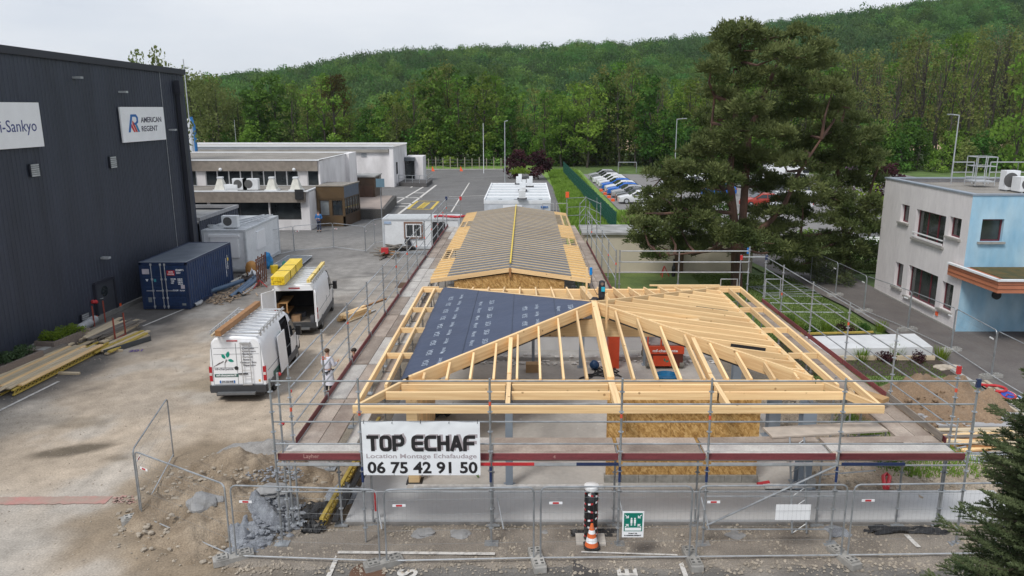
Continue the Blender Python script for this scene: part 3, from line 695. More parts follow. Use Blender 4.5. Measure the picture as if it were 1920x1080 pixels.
# upper storey
b=MB();b.add([(-18.85,yB-.05,0),(-18.35,83,0),(-18.35,83,5.75),(-18.85,yB-.05,5.75)],[(0,1,2,3)]);b.box(-19.0,yB-.1,3.4,-18.84,yB+.3,5.7)
b.box(-18.6,79.5,0,-18.1,83,5.85);b.build('wall',M_wall,works)
b=MB();b.box(-50,yB-.3,4.78,-19.0,yB+.1,5.68);b.build('fascia',M_taupe,works)
b=MB();b.box(-50,yB-.28,5.68,-18.8,83,5.74);b.build('roof',M_roofg,works)
b=MB();b.box(-50,yB-.34,5.7,-18.8,yB-.2,5.82);b.add([(-18.98,yB-.2,5.82),(-18.74,yB-.2,5.82),(-18.24,83,5.82),(-18.5,83,5.82)],[(0,1,2,3)]);b.box(-50,82.8,5.7,-18.3,83,5.85);b.build('roof_edge',M_white2,works)
x=-48.0;k=0
while x<-19.6:
    pw=1.02
    if k%9==8:b=MB();b.box(x,yB-.02,3.42,x+.8,yB+.1,4.78);b.build('pier',M_wall,works);x+=.86;k+=1;continue
    window(works,(x,yB,3.44),(1,0,0),pw,1.34,M_galvl,M_glass,[],.035,.03,name='window');x+=pw+.04;k+=1
for px in(413,551):   # small globe lamps on the upper fascia
    p=PY(px,318,yB-.35);b=MB();b.blob(p,.16,1,2,0);b.build('globe_lamp',M_white2,works,smooth=True)
p=PY(561,364,yA-.42);b=MB();b.box(p.x-.35,p.y-.1,p.z-.45,p.x+.35,p.y+.06,p.z+.4);b.build('speaker',M_black,works)
for px in(415,511,556):    # white roof cowls
    p=P(px,357,3.43);T=thing('roof_cowl',{415:'white roof cowl beside the two air conditioning units',511:'white roof cowl on the low works roof, middle of three',556:'white roof cowl closest to the brown entrance box'}[px],'roof vent',(p.x,p.y,3.43),group='white cowls on the low works roof')
    b=MB();b.box(p.x-.55,p.y-.5,3.43,p.x+.55,p.y+.5,3.53);b.build('base',M_white2,T)
    b=MB();n=4;lo=[(p.x+sx*.45,p.y+sy*.45,3.53)for sx,sy in((-1,-1),(1,-1),(1,1),(-1,1))];hi=[(p.x+sx*.18,p.y+sy*.18,4.45)for sx,sy in((-1,-1),(1,-1),(1,1),(-1,1))]
    b.add(lo+hi,[(0,1,5,4),(1,2,6,5),(2,3,7,6),(3,0,4,7),(4,5,6,7)]);b.build('cone',mat('cowl_white',(.62,.61,.55),.6),T)
    b=MB();b.box(p.x-.22,p.y-.22,4.47,p.x+.22,p.y+.22,4.6);b.build('cap',M_white2,T)
def ac_unit(loc,w_=.95,d=.4,h=.75,label='',group=None,name='air_conditioner',rz=0):
    T=thing(name,label,'air conditioner',loc,rz,group)
    b=MB();b.box(-w_/2,-d/2,.08,w_/2,d/2,h+.08);b.build('casing',M_white2,T,world=False)
    b=MB();b.tube([(-w_*.12,-d/2-.012,h*.52+.08),(-w_*.12,-d/2+.0,h*.52+.08)],h*.38,18);b.build('fan_grille',mat('fan_dark',(.10,.10,.10),.6),T,world=False)
    b=MB();b.box(-w_*.4,-d/2,0,-w_*.3,d/2,.08);b.box(w_*.3,-d/2,0,w_*.4,d/2,.08);b.build('foot',M_galv,T,world=False)
    return T
for px,lb,w_ in((435,'flat white duct box left of the two roof air conditioners',1.0),(452,'roof air conditioner in the middle of the low works roof',1.25),(472,'roof air conditioner right of its twin on the low works roof',1.3)):
    p=P(px,357,3.43)
    if px==435:
        b=MB();b.box(p.x-.6,p.y-.3,3.43,p.x+.6,p.y+.3,3.95);b.box(p.x-.5,p.y-.33,3.6,p.x+.5,p.y-.3,3.85);tag(b.build('duct_box',M_white2,loc=(p.x,p.y,3.43)),lb,'duct box')
    else:ac_unit((p.x,p.y,3.43),w_,.5,.95,lb,'air conditioners on the low works roof')
# brown glazed entrance bay
ent=thing('entrance_bay','brown metal entrance bay with glazed sides on the works building','porch',(-17,70,0))
c0,c1,c2,c3=(-18.7,68.6),(-16.2,68.6),(-15.7,72.6),(-18.7,72.6)
b=MB();wall_grid(b,(c0[0],c0[1],0),(1,0,0),2.5,2.5,[(.25,1.1,.95,2.35),(1.35,2.3,.95,2.35)],.2)
b.box(c0[0],c0[1]-.05,2.5,c1[0],c0[1]+.15,3.55)
b.build('front_wall',mat('bronze_panel',(.10,.062,.028),.45,.12,1),ent)
b=MB();b.prism([(c1[0],c1[1]-.05),(c2[0],c2[1]),(c2[0]-.2,c2[1]),(c1[0]-.2,c1[1])],2.55,3.55);b.build('side_fascia',mat('slate_blue_panel',(.10,.12,.16),.45),ent)
b=MB();b.prism([(c1[0],c1[1]),(c2[0],c2[1]),(c2[0]-.2,c2[1]),(c1[0]-.2,c1[1])],0,.9);b.prism([(c2[0],c2[1]),(c3[0],c3[1]),(c3[0],c3[1]-.2),(c2[0],c2[1]-.2)],0,3.5);b.build('side_wall',M_brown,ent)
window(ent,(-18.45,68.6,.95),(1,0,0),.85,1.4,M_brown,mat('pale_glass',(.22,.24,.25),.1),[],.05,.15)
window(ent,(-17.35,68.6,.95),(1,0,0),.95,1.4,M_brown,M_glass,[],.05,.15)
ud=Vector((c2[0]-c1[0],c2[1]-c1[1],0)).normalized()
window(ent,(c1[0],c1[1],.9),ud,4.0,1.65,M_brown,M_glass,[.7,1.4,2.1,2.8,3.4],.1,.06)
b=MB();b.prism([c0,c1,c2,c3],3.56,3.62);b.build('roof',M_roofg,ent)
b=MB();b.box(c0[0],c0[1]-.1,3.6,c1[0],c0[1]+.05,3.7);b.prism([(c1[0],c1[1]-.1),(c2[0]+.05,c2[1]),(c2[0]-.1,c2[1]),(c1[0]-.15,c1[1]+.05)],3.62,3.7);b.build('roof_edge',mat('edge_beige',(.35,.31,.26),.7),ent)
# brown box beyond
T=thing('brown_hut','rust brown metal box hut against the white side wall','hut',(-17.6,85,0))
b=MB();walls(b,-19.0,83.2,-16.3,87.0,0,3.1);b.build('wall',M_brown,T)
b=MB();b.box(-18.6,83.12,.1,-17.5,83.2,2.2);b.box(-17.45,83.12,.1,-16.5,83.2,2.2);b.build('door',mat('brown_door',(.085,.045,.028),.5),T)
b=MB();b.box(-19.1,83.1,3.11,-16.2,87.1,3.24);b.build('roof',M_cap,T)
# gravel faced ramp wall
T=thing('ramp_wall','low pebble faced planter wall beside the brown entrance bay','wall',(-14,75,0))
q0,q1,q2,q3=P(672,411),P(721,411),P(744,383),P(672,383)
b=MB();b.prism([(q0.x,q0.y),(q1.x,q1.y),(q2.x,q2.y),(q3.x,q3.y)],0,.95);b.build('wall',mat('pebble_wall',(.11,.105,.10),.9,.4,12,.5,30,col2=(.05,.048,.045)),T)
b=MB();b.prism([(q0.x+.2,q0.y+.25),(q1.x-.25,q1.y+.25),(q2.x-.4,q2.y-.2),(q3.x+.2,q3.y-.2)],.95,.99);b.build('slab',mat('ramp_top',(.30,.25,.22),.9,.15,.6),T)
# far hall
fh=thing('far_white_hall','long low white hall beyond the works building with grey roof edge','building',(-30,104,0))
b=MB();b.box(-75,104,0,-17.7,104.2,5.1);b.add([(-17.7,104,0),(-17.3,113,0),(-17.3,113,5.3),(-17.7,104,5.3)],[(0,1,2,3)]);b.box(-18.2,103.7,0,-17.68,104.0,5.3);b.build('wall',M_wall,fh)
b=MB();b.box(-75,103.7,4.6,-18.3,104,5.0);b.build('fascia',mat('grey_fascia',(.33,.31,.28),.8,.2,.5),fh)
b=MB();b.add([(-75,103.7,5.32),(-17.6,103.7,5.32),(-17.2,113,5.32),(-75,113,5.32)],[(0,1,2,3)]);b.build('roof',mat('pale_roof',(.42,.40,.38),.8,.15,.4),fh)
b=MB();b.box(-75,103.5,5.33,-17.6,103.75,5.5);b.box(-75,112.8,5.33,-17.2,113,5.5);b.box(-75,103.75,5.0,-17.9,103.9,5.3);b.build('roof_edge',M_white2,fh)
b=MB();b.box(-17.62,105.4,1.6,-17.5,105.9,3.2);b.build('window',M_glass,fh)
b=MB();b.box(-22.0,103.93,4.0,-21.3,103.99,4.5);b.build('vent',M_galv,fh)
b=MB();b.box(-17.3,111.6,0,-14.8,115,3.6);b.build('porch',M_wall,fh)
b=MB();b.box(-17.25,111.3,0,-16.0,111.58,3.2);b.build('door',M_glass,fh)
b=MB();b.box(-17.4,110.9,3.0,-15.9,111.58,3.5);b.build('canopy',mat('canopy_grey',(.10,.115,.13),.5),fh)
# loading ramp with rail
T=thing('loading_ramp','dark low loading ramp with a tube handrail by the far hall','ramp',(-14,100,0))
a0,a1,a2,a3=P(748,349),P(800,351),P(811,343),P(762,341)
b=MB();b.prism([(a0.x,a0.y),(a1.x,a1.y),(a2.x,a2.y),(a3.x,a3.y)],0,.5);b.build('platform',mat('ramp_dark',(.085,.08,.08),.9),T)
for k in range(5):
    t=k/4;x=a1.x*(1-t)+a0.x*t;y=a1.y*(1-t)+a0.y*t;pole('post',(x,y,.5),(x,y,1.5),.04,M_galv,T,5)
for z in(1.0,1.5):pole('rail',(a0.x,a0.y,z),(a1.x,a1.y,z),.035,M_galv,T,5);pole('rail',(a1.x,a1.y,z),(a2.x,a2.y,z),.035,M_galv,T,5)
# chimneys and poles
def lamp(px,py,ztop,label,m=M_galvl,r=.07,arm=0.0,cat='street lamp',name='street_lamp',z0=0):
    p=P(px,py,z0);T=thing(name,label,cat,p)
    b=MB();b.tube([p,(p.x,p.y,ztop)],[r,r*.6],8);b.build('pole',m,T)
    if arm:
        b=MB();b.tube([(p.x,p.y,ztop-.05),(p.x+arm,p.y,ztop+.05)],r*.6,6);b.build('arm',m,T)
        b=MB();b.box(p.x+arm*.8,p.y-.15,ztop+.0,p.x+arm*1.5,p.y+.15,ztop+.12);b.build('lamp_head',M_galv,T)
    return T
lamp(907,325,8.0,'slim white flagpole on the lawn edge left of the red leaved tree',M_white2,.06,cat='pole',name='flagpole')
lamp(947,345,8.6,'grey lamp post standing behind the white site cabins',M_galvl,.09,.3)
lamp(1264,345,8.9,'street lamp with a short arm left of the big pine crown',M_galvl,.08,.9)
lamp(1779,372,9.6,'street lamp rising behind the right building roof rail',M_galvl,.1,-.9)
lamp(448,330,8.6,'thin pole above the works building roof',M_galvl,.05,cat='pole',name='mast')
p=PY(361,290,88);T=thing('chimney','white chimney pipe beside the blue one behind the works roof','chimney',(p.x,88,0));b=MB();b.tube([(p.x,88,0),(p.x,88,9.2)],.3,12);b.build('pipe',M_white2,T);b=MB();b.tube([(p.x,88,9.2),(p.x,88,15.6)],.06,6);b.build('mast',M_galvl,T)
p=PY(369,290,87);T=thing('chimney','bright blue thin pipe behind the works roof','chimney',(p.x,87,0));b=MB();b.tube([(p.x,87,0),(p.x,87,8.4),(p.x-.25,87,9.4)],.16,10);b.build('pipe',mat('blue_steel',(.02,.16,.42),.4),T)
lamp(716,412,4.2,'grey post with a blue square plate in front of the brown hut',M_galv,.05,cat='sign',name='sign_post')
p=P(716,412);T=C.objects[-1];
for o_ in C.objects:
    if o_.get('label','').startswith('grey post with a blue square'):b=MB();b.box(p.x-.4,p.y-.08,3.1,p.x+.4,p.y-.05,3.9);b.build('sign_plate',mat('grey_blue_plate',(.13,.22,.28),.5),o_)
# far verge fence of concrete posts
T=thing('post_fence','row of pale concrete fence posts on the far lawn before the trees','fence',(-10,136,0))
for i in range(13):x=P(787+i*13.8,318).x;b=MB();b.box(x-.07,135.9,0,x+.07,136.05,2.0-.2*(i%2));b.build('post',mat('post_concrete',(.30,.27,.22),.9),T)
b=MB()
for z in(.5,1.0,1.5):b.tube([(P(787,318).x,136,z),(P(787+12*13.8,318).x,136,z)],.012,4)
b.build('wire',M_galv,T)
for px in(812,865):
    p=P(px,321);b=MB();b.add([(p.x-.25,p.y,0),(p.x+.3,p.y,0),(p.x-.15,p.y+.1,.85),(p.x-.2,p.y+.25,0)],[(0,1,2),(0,2,3),(1,3,2),(0,3,1)]);tag(b.build('marker_flag',M_sig,loc=p),{812:'small orange triangular marker near the far hall corner',865:'small orange triangular marker left of the white flagpole'}[px],'marker','orange markers on the far verge')
b=MB();b.box(-30,133.8,0,4.5,134,.12);tag(b.build('far_kerb',M_conc),kind='structure')
# goal
T=thing('goal_frame','white goal frame at the end of the car park','goal',(20,132,0));p0,p1=P(1159,324),P(1193,324)
for p in(p0,p1):pole('goal_post',(p.x,p.y,0),(p.x,p.y,1.7),.07,M_galv,T,6)
pole('crossbar',(p0.x,p0.y,1.7),(p1.x,p0.y,1.7),.07,M_galv,T,6)
# green mesh fence
T=thing('green_fence','dark green welded mesh fence running back beside the long grass','fence',(7,90,0))
g0,g1=Vector((7.55,64.0,0)),Vector((6.1,126,0));n=25
for i in range(n+1):
    p=g0.lerp(g1,i/n);b=MB();b.box(p.x-.04,p.y-.04,0,p.x+.04,p.y+.04,1.95);b.build('post',M_gfence,T)
for i in range(n):
    a=g0.lerp(g1,(i+.03)/n);c=g0.lerp(g1,(i+.97)/n);b=MB()
    for k in range(40):q=a.lerp(c,k/39);b.box(q.x-.012,q.y-.008,.05,q.x+.012,q.y+.008,1.9)
    for z in(.1,.5,1.0,1.45,1.85):b.bar((a.x,a.y,z),(c.x,c.y,z),.02,.05)
    tag(b.build('mesh_panel',M_gfence,T),kind='stuff')
# long beige wall building with flat top
T=thing('beige_garage','long beige garage wall with a flat grey top behind the lawn','building',(9,49,0))
b=MB();walls(b,3.75,48.6,14.6,51.9,0,2.5);b.build('wall',M_beige,T)
b=MB();b.box(3.6,48.45,2.505,14.7,52.0,2.64);b.build('roof',M_cap,T)
b=MB();p=PY(1273,490,48.57);b.box(p.x-.28,48.5,.1,p.x+.28,48.595,2.2);b.build('door',mat('rust_door',(.14,.085,.05),.6,.3,2),T)
# ================================================================== RIGHT BUILDING
XR=20.42
rb=thing('white_blue_building','two storey white and light blue building with dark red windows','building',(XR,35,0))
yb,yf=P(1645,545).y+.2,35.1       # far and near corners of the white face
zt=6.5
def rwin(q,up):
    ys=sorted([PX(q[0],(q[1]+q[3])/2,XR).y,PX(q[2],(q[1]+q[3])/2,XR).y]);
    return[ys[0],ys[1],PX((q[0]+q[2])/2,q[3],XR).z,PX((q[0]+q[2])/2,q[1],XR).z]
ups=[rwin(q,1)for q in((1688.5,385,1704,420),(1715,398,1772,455),(1779,406,1802,443))]
los=[rwin(q,0)for q in((1677,492,1692,542),(1700,506,1757,568),(1764,530,1786,580))]
for g in(ups,los):
    for i_ in(2,3):m_=(g[0][i_]+g[2][i_])/2;g[0][i_]=g[2][i_]=m_
ops=[(yb-v[1],yb-v[0],v[2],v[3])for v in ups+los]     # along -Y from the far corner, seen from -X
b=MB();wall_grid(b,(XR,yb,0),(0,-1,0),yb-yf,zt,ops,.28);
b.add([(XR,yb,0),(34,yb,0),(34,yb,zt),(XR,yb,zt)],[(0,1,2,3)])
b.build('wall',M_whiter,rb)
for k,op in enumerate(ops):
    wd=op[1]-op[0];ml=[wd*.33,wd*.68]if wd>1.5 else[]
    wo=window(rb,(XR,yb-op[0],op[2]),(0,-1,0),wd,op[3]-op[2],M_wred,mat('office_glass',(.035,.042,.04),.08,.5,.8,spec=.7),ml,.07,.24,sill=M_sill)
    if k==1:
        b=MB();b.box(XR-.1,yb-op[1]-.05,op[2]+.28,XR-.06,yb-op[0]+.05,op[2]+.34);b.box(XR-.1,yb-op[1]-.05,op[2]+.08,XR-.06,yb-op[0]+.05,op[2]+.14);b.build('guard_bar',M_white,wo)
# blue walls
bx0=PY(1840,430,yf).x;bx1=PY(1881,430,yf).x;bz0=PY(1850,453,yf).z;bz1=PY(1850,411,yf).z
xc=23.7
b=MB();wall_grid(b,(XR,yf,0),(1,0,0),xc-XR,zt,[(bx0-XR,bx1-XR,bz0,bz1)],.28);wall_grid(b,(xc,yf,0),(.35,-1,0),8.0,zt,[(0.15,3.6,.05,2.5)],.3);b.build('blue_wall',M_bluew,rb)
window(rb,(bx0,yf,bz0),(1,0,0),bx1-bx0,bz1-bz0,M_wred,MATS['office_glass'],[],.07,.22,sill=M_sill)
window(rb,(xc+.15*.33,yf-.15*.94,.05),Vector((.35,-1,0)),3.4,2.45,M_galvl,M_glass,[1.05,2.2],.09,.2,name='glass_door')
b=MB();p=PY(1867,553,yf);b.tube([(p.x,yf-.12,p.z),(p.x,yf,p.z)],.2,16);b.build('round_lamp',M_black,rb)
b=MB();b.box(21,yf+.1,zt-.28,34,yb-.1,zt-.2);b.prism([(xc,yf+.1),(34,yf+.1),(34,26),(xc+3,27)],zt-.28,zt-.2);b.build('roof',M_roofg,rb)
b=MB();b.box(XR-.05,yf-.05,zt,XR+.3,yb+.05,zt+.07);b.box(XR+.3,yf-.05,zt,xc+.1,yf+.22,zt+.07);b.box(XR+.3,yb-.25,zt,34,yb+.05,zt+.07);b.bar((xc,yf,zt+.035),(xc+2.8,yf-8,zt+.035),.3,.07);b.build('parapet_cap',mat('cap_blue_grey',(.26,.30,.35),.5),rb)
b=MB();b.box(XR-.04,yf,0,XR,yb,.12);b.build('plinth',M_sill,rb)
b=MB();p=PX(1755,605,XR);b.box(XR-.05,p.y-.1,.35,XR-.01,p.y+.1,.55);b.build('orange_plate',M_sig,rb)
# canopy
cz0,cz1=2.62,3.2
ca=thing('entrance_canopy','terracotta clad flat canopy with a mossy top over the blue entrance','canopy',(21,33,2.6))
pa,pb=(XR-.22,36.0),(XR-.12,32.15)
b=MB();b.prism([pa,pb,(27,32.0),(27,36.0)],cz0,cz1-.05);b.build('fascia',M_canopy,ca)
for z in(2.80,2.99):b=MB();b.bar((pa[0]-.012,pa[1],z),(pb[0]-.012,pb[1]-.01,z),.02,.015);b.bar((pb[0]-.01,pb[1]-.012,z),(27,31.99,z),.02,.015);b.build('board_joint',mat('joint_dark',(.20,.075,.04),.8),ca)
b=MB();b.bar((pa[0],pa[1],cz1-.01),(pb[0],pb[1],cz1-.01),.16,.08);b.bar((pb[0]-.08,pb[1],cz1-.01),(27,32.0,cz1-.01),.16,.08);b.build('edge_trim',M_white2,ca)
b=MB();b.prism([(pa[0]+.5,pa[1]-.95),(pb[0]+.45,pb[1]+.35),(27,32.4),(27,35.0)],cz1-.045,cz1-.02);b.build('moss',M_moss,ca)
# roof plant
T=ac_unit((PY(1892,345,39).x,39.0,zt-.2),.7,.5,.95,'tall roof air conditioner beside the ladder cage on the right building',name='air_conditioner')
T=ac_unit((PY(1922,345,38.2).x,38.2,zt-.2),.9,.7,.7,'lower roof air conditioner cut off by the right picture edge',name='air_conditioner')
T=thing('roof_guardrail','white tube guardrail on the roof of the right building','guardrail',(24,42.5,zt))
def zr(px,py,Y):return PY(px,py,Y)
for a,c in((1788,1827),(1858,1910),(1910,1990)):
    A=zr(a,304,42.6);B_=zr(c,304,42.6)
    for z in(A.z,A.z-.55):pole('rail',(A.x,42.6,z),(B_.x,42.6,z),.026,M_galvl,T,6)
    for x in(A.x,B_.x):pole('post',(x,42.6,zt-.2),(x,42.6,A.z),.026,M_galvl,T,6)
T=thing('ladder_cage','white ladder cage platform on the roof between the guardrails','ladder cage',(zr(1843,300,41).x,41,zt))
x0,x1=zr(1826,300,41).x,zr(1862,300,41).x;zc=zr(1843,294,41).z
for x in(x0,(x0+x1)/2,x1):
    for y in(40.6,41.6):pole('upright',(x,y,zt-.1),(x,y,zc),.022,M_galvl,T,6)
for z in(zt+.3,zt+.9,zc):
    for y in(40.6,41.6):pole('bar',(x0,y,z),(x1,y,z),.02,M_galvl,T,6)
    for x in(x0,x1):pole('bar',(x,40.6,z),(x,41.6,z),.02,M_galvl,T,6)
b=MB();b.box(x0,40.6,zt+.08,x1,41.6,zt+.14);b.build('platform',M_galvl,T)

# ================================================================== SITE CABINS AND CONTAINER
def cabin(name,label,x0,y0,x1,y1,z1,roofm,parts):
    T=thing(name,label,'site cabin',((x0+x1)/2,y0,0))
    b=MB();walls(b,x0+.04,y0+.04,x1-.04,y1-.04,.12,z1-.1);b.build('wall',M_white2,T)
    b=MB();b.box(x0,y0,0.05,x1,y0+.12,.25);b.box(x1-.12,y0+.12,.05,x1,y1,.25)
    for x,y in((x0,y0),(x1-.14,y0),(x1-.14,y1-.14)):b.box(x,y,.25,x+.14,y+.14,z1-.15)
    b.box(x0,y0,z1-.15,x1,y0+.14,z1);b.box(x1-.14,y0+.14,z1-.15,x1,y1,z1);b.box(x0,y0+.14,z1-.15,x0+.14,y1,z1);b.box(x0+.14,y1-.14,z1-.15,x1-.14,y1,z1)
    b.build('frame',mat('cabin_frame',(.52,.545,.57),.45),T)
    b=MB();b.box(x0+.14,y0+.14,z1-.1,x1-.14,y1-.14,z1-.05)
    n=int((y1-y0)/.6)
    b.build('roof',roofm,T)
    for i in range(n):y=y0+.4+i*.6;b=MB();b.box(x0+.15,y,z1-.05,x1-.15,y+.1,z1-.01);b.build('roof_rib',M_white2,T)
    return T
T=cabin('site_cabin','pale grey site cabin with two shuttered windows behind the blue container',-20.75,48.6,-17.95,55.4,2.8,mat('cabin_roof',(.50,.52,.54),.5),0)
b=MB();b.box(-20.2,48.55,1.0,-18.45,48.64,2.35);b.build('shutter',M_white,T);b=MB();b.box(-20.3,48.5,2.33,-18.35,48.645,2.5);b.build('shutter_box',M_white,T)
b=MB();b.box(-17.99,50.6,1.15,-17.9,52.2,2.35);b.build('shutter',M_white,T)
b=MB();b.tube([(-20.6,48.6,.2),(-17.9,48.6,.2)],.2,12);b.build('ground_pipe',M_pipeg,T)
for k in range(3):pole('roof_pipe',(-20.2+k*.7,50.0,2.9),(-18.7+k*.3,54.6,2.95),.05,M_galvl,T,6)
ac_unit((-19.2,49.6,2.76),1.0,.45,.75,'air conditioner on the roof of the pale grey site cabin')
T=cabin('site_cabin','small white site cabin with a barred window behind the scaffold',-10.75,57.0,-4.95,59.5,2.35,mat('cabin_roof_dark',(.27,.29,.30),.6),0)
window(T,(-9.0,57.0,.95),(1,0,0),1.15,1.0,M_white,M_glass,[.58],.07,.0)
b=MB();b.box(-9.12,56.93,.85,-7.72,56.97,.92);b.box(-9.12,56.93,1.98,-7.72,56.97,2.1);b.box(-9.12,56.93,.92,-9.05,56.97,1.98);b.box(-7.79,56.93,.92,-7.72,56.97,1.98);b.build('window_grille',mat('rusty_bar',(.22,.12,.08),.8),T)
for k in range(8):pole('bar',(-9.0+k*.165,56.94,.92),(-9.0+k*.165,56.94,1.98),.01,M_galv,T,4)
b=MB();b.box(-7.0,56.98,.15,-6.05,57.03,2.1);b.build('door',M_black,T)
b=MB();b.box(-10.6,56.98,1.95,-10.1,57.03,2.12);b.build('name_plate',mat('plate_blue',(.35,.45,.6),.5),T)
b=MB();r=random.Random(4);pts=[(-6.9+.45*k,57.5+.25*sin(k*1.3),2.42+.03*(k%2))for k in range(9)];b.tube(pts,.09,8);tag(b.build('red_hose',M_redp,loc=pts[0]),'red corrugated conduit lying on the white cabin roof','conduit')
b=MB();b.add([(-8.95,56.8,.95),(-8.75,56.75,1.0),(-8.45,56.7,.1),(-8.8,56.7,.02),(-9.1,56.75,.6),(-8.85,56.92,.95),(-8.5,56.9,.1)],[(0,4,3),(0,3,2),(0,2,1),(5,1,2),(5,2,6),(5,3,4)])
tag(b.build('black_sheet',M_dcloth,loc=(-8.8,56.8,0)),'black tarpaulin hanging below the barred cabin window','tarpaulin')
# modular block beyond the wing
T=thing('modular_block','white modular office block with ribbed roof beyond the long new roof','site cabin',(-.7,64,0))
mx0,mx1=P(907,376,2.9).x,P(1033,376,2.9).x;my0=63.8;my1=78
b=MB();walls(b,mx0+.03,my0+.03,mx1-.03,my1-.03,.1,2.85);b.build('wall',mat('module_white',(.55,.58,.62),.5),T)
b=MB();b.box(mx0,my0,2.62,mx1,my0+.1,2.9);b.build('roof_beam',M_white2,T)
for k in range(6):
    y=my0+.15+k*2.35;b=MB();b.box(mx0+.05,y,2.86,mx1-.05,y+2.1,2.9);b.build('roof_panel',mat('module_roof',(.48,.51,.53),.5),T)
    b=MB();b.box(mx0,y+2.12,2.84,mx1,y+2.3,3.0);b.build('roof_rib',M_white,T)
    for x in(mx0+1.2,(mx0+mx1)/2-.3,mx1-1.0):b=MB();b.box(x,y+.3,2.905,x+.3,y+.6,2.95);b.build('roof_socket',M_galv,T)
b=MB();b.box(mx0,my0,2.9,mx0+.1,my1,3.02);b.box(mx1-.1,my0,2.9,mx1,my1,3.02);b.build('roof_edge',M_white,T)
b=MB();b.box(-1.9,my0-.03,1.9,-.3,my0+.02,2.5);b.build('window',M_white,T)
b=MB();M=frame((mx1-.85,my0-.035,2.3),(1,0,0),(0,0,1));add_text(b,'algeco',.26,M,.012,.004,fit=.62);b.build('lettering',M_txtb,T)
for(px,py),lb in zip(((973,345),(993,350),(980,357),(979,373)),('roof extractor box at the far end of the modular block','roof extractor box right of the furthest one on the modular block','roof extractor box in the middle of the modular block','roof extractor box closest to the new roof ridge')):
    p=P(px,py,3.02);T=thing('roof_extractor',lb,'roof extractor',p,group='extractor boxes on the modular block')
    b=MB();b.box(p.x-.28,p.y-.25,3.1,p.x+.28,p.y+.25,3.75);b.box(p.x-.05,p.y-.2,3.75,p.x+.3,p.y+.2,4.0);b.build('casing',M_white2,T)
    b=MB();b.box(p.x-.4,p.y-.3,3.0,p.x+.4,p.y+.3,3.1);b.build('base',M_black,T)

# blue shipping container
cx0,cx1,cy0,cy1,ch=-20.22,-17.75,39.3,45.5,2.55
T=thing('shipping_container','dark blue corrugated shipping container with closed double doors','container',(-19,39.3,0))
def corr(b,along,n,p0,p1,z0,z1,dpt,outv):
    pts=[];
    for i in range(n):
        for t,d in((0,0),(.28,0),(.42,dpt),(.72,dpt),(.86,0)):pts.append(((i+t)/n,d))
    pts.append((1,0));vs=[];fs=[]
    for k,(t,d)in enumerate(pts):
        x=p0[0]+(p1[0]-p0[0])*t-outv[0]*d;y=p0[1]+(p1[1]-p0[1])*t-outv[1]*d
        vs+=[(x,y,z0),(x,y,z1)]
        if k:fs.append((2*k-2,2*k,2*k+1,2*k-1))
    b.add(vs,fs)
b=MB();corr(b,'y',20,(cx1,cy0+.12),(cx1,cy1-.12),.16,ch-.1,.045,(1,0));b.add([(cx0,cy0,.1),(cx0,cy1,.1),(cx0,cy1,ch-.1),(cx0,cy0,ch-.1)],[(3,2,1,0)]);b.add([(cx0,cy1,.1),(cx1,cy1,.1),(cx1,cy1,ch-.1),(cx0,cy1,ch-.1)],[(3,2,1,0)]);b.build('side_wall',M_blue,T)
b=MB();
for x in(cx0,cx1-.1):
    for y in(cy0,cy1-.12):b.box(x,y,0.02,x+.12,y+.12,ch-.02)
b.box(cx1-.06,cy0+.12,.04,cx1+.02,cy1-.12,.18);b.box(cx1-.06,cy0+.12,ch-.12,cx1+.02,cy1-.12,ch);b.box(cx0,cy0-.0,ch-.14,cx1+.02,cy0+.1,ch);b.box(cx0+.12,cy0,.04,cx1-.1,cy0+.1,.16);b.box(cx0,cy1-.1,ch-.12,cx1,cy1,ch);b.box(cx0,cy0+.1,ch-.12,cx0+.08,cy1-.1,ch)
b.build('frame',mat('container_frame',(.014,.03,.085),.45,.2,2),T)
b=MB();b.box(cx0+.08,cy0+.1,ch-.06,cx1-.06,cy1-.1,ch-.02);b.build('roof',M_bluer,T)
b=MB();b.box(cx0+.02,cy0+.0,ch,cx1-.0,cy0+.07,ch+.015);b.box(cx1-.05,cy0+.07,ch,cx1+.01,cy1,ch+.015);b.build('roof_edge',mat('worn_edge',(.26,.29,.33),.6),T)
dm=mat('container_door',(.013,.034,.098),.42,.15,2,fine=(8,.15));mid=(cx0+cx1)/2
for x0,x1 in((cx0+.13,mid-.01),(mid+.01,cx1-.11)):
    b=MB();b.box(x0,cy0-.02,.17,x1,cy0+.04,ch-.16)
    for k in range(4):z=.24+k*.555;b.box(x0+.08,cy0-.045,z,x1-.08,cy0-.02,z+.44)
    d=b.build('door',dm,T)
    for x in(x0+(.52 if x0<mid-.2 else .12),x0+(1.02 if x0<mid-.2 else .62)):
        if x0>mid-.2 and x>x0+.5:continue
        b=MB();b.tube([(x,cy0-.07,.08),(x,cy0-.07,ch-.05)],.02,8)
        for z in(.14,.6,1.0,1.6,ch-.16):b.box(x-.05,cy0-.075,z,x+.05,cy0-.045,z+.1)
        b.build('lock_rod',M_galvl,d)
        b=MB();b.box(x-.02,cy0-.12,1.03,x+(.38 if x0>mid-.2 else-.32),cy0-.09,1.07);b.build('handle',M_galvl,d)
CP=lambda x,z:frame((cx0+x,cy0-.05,z),(1,0,0),(0,0,1))
b=MB()
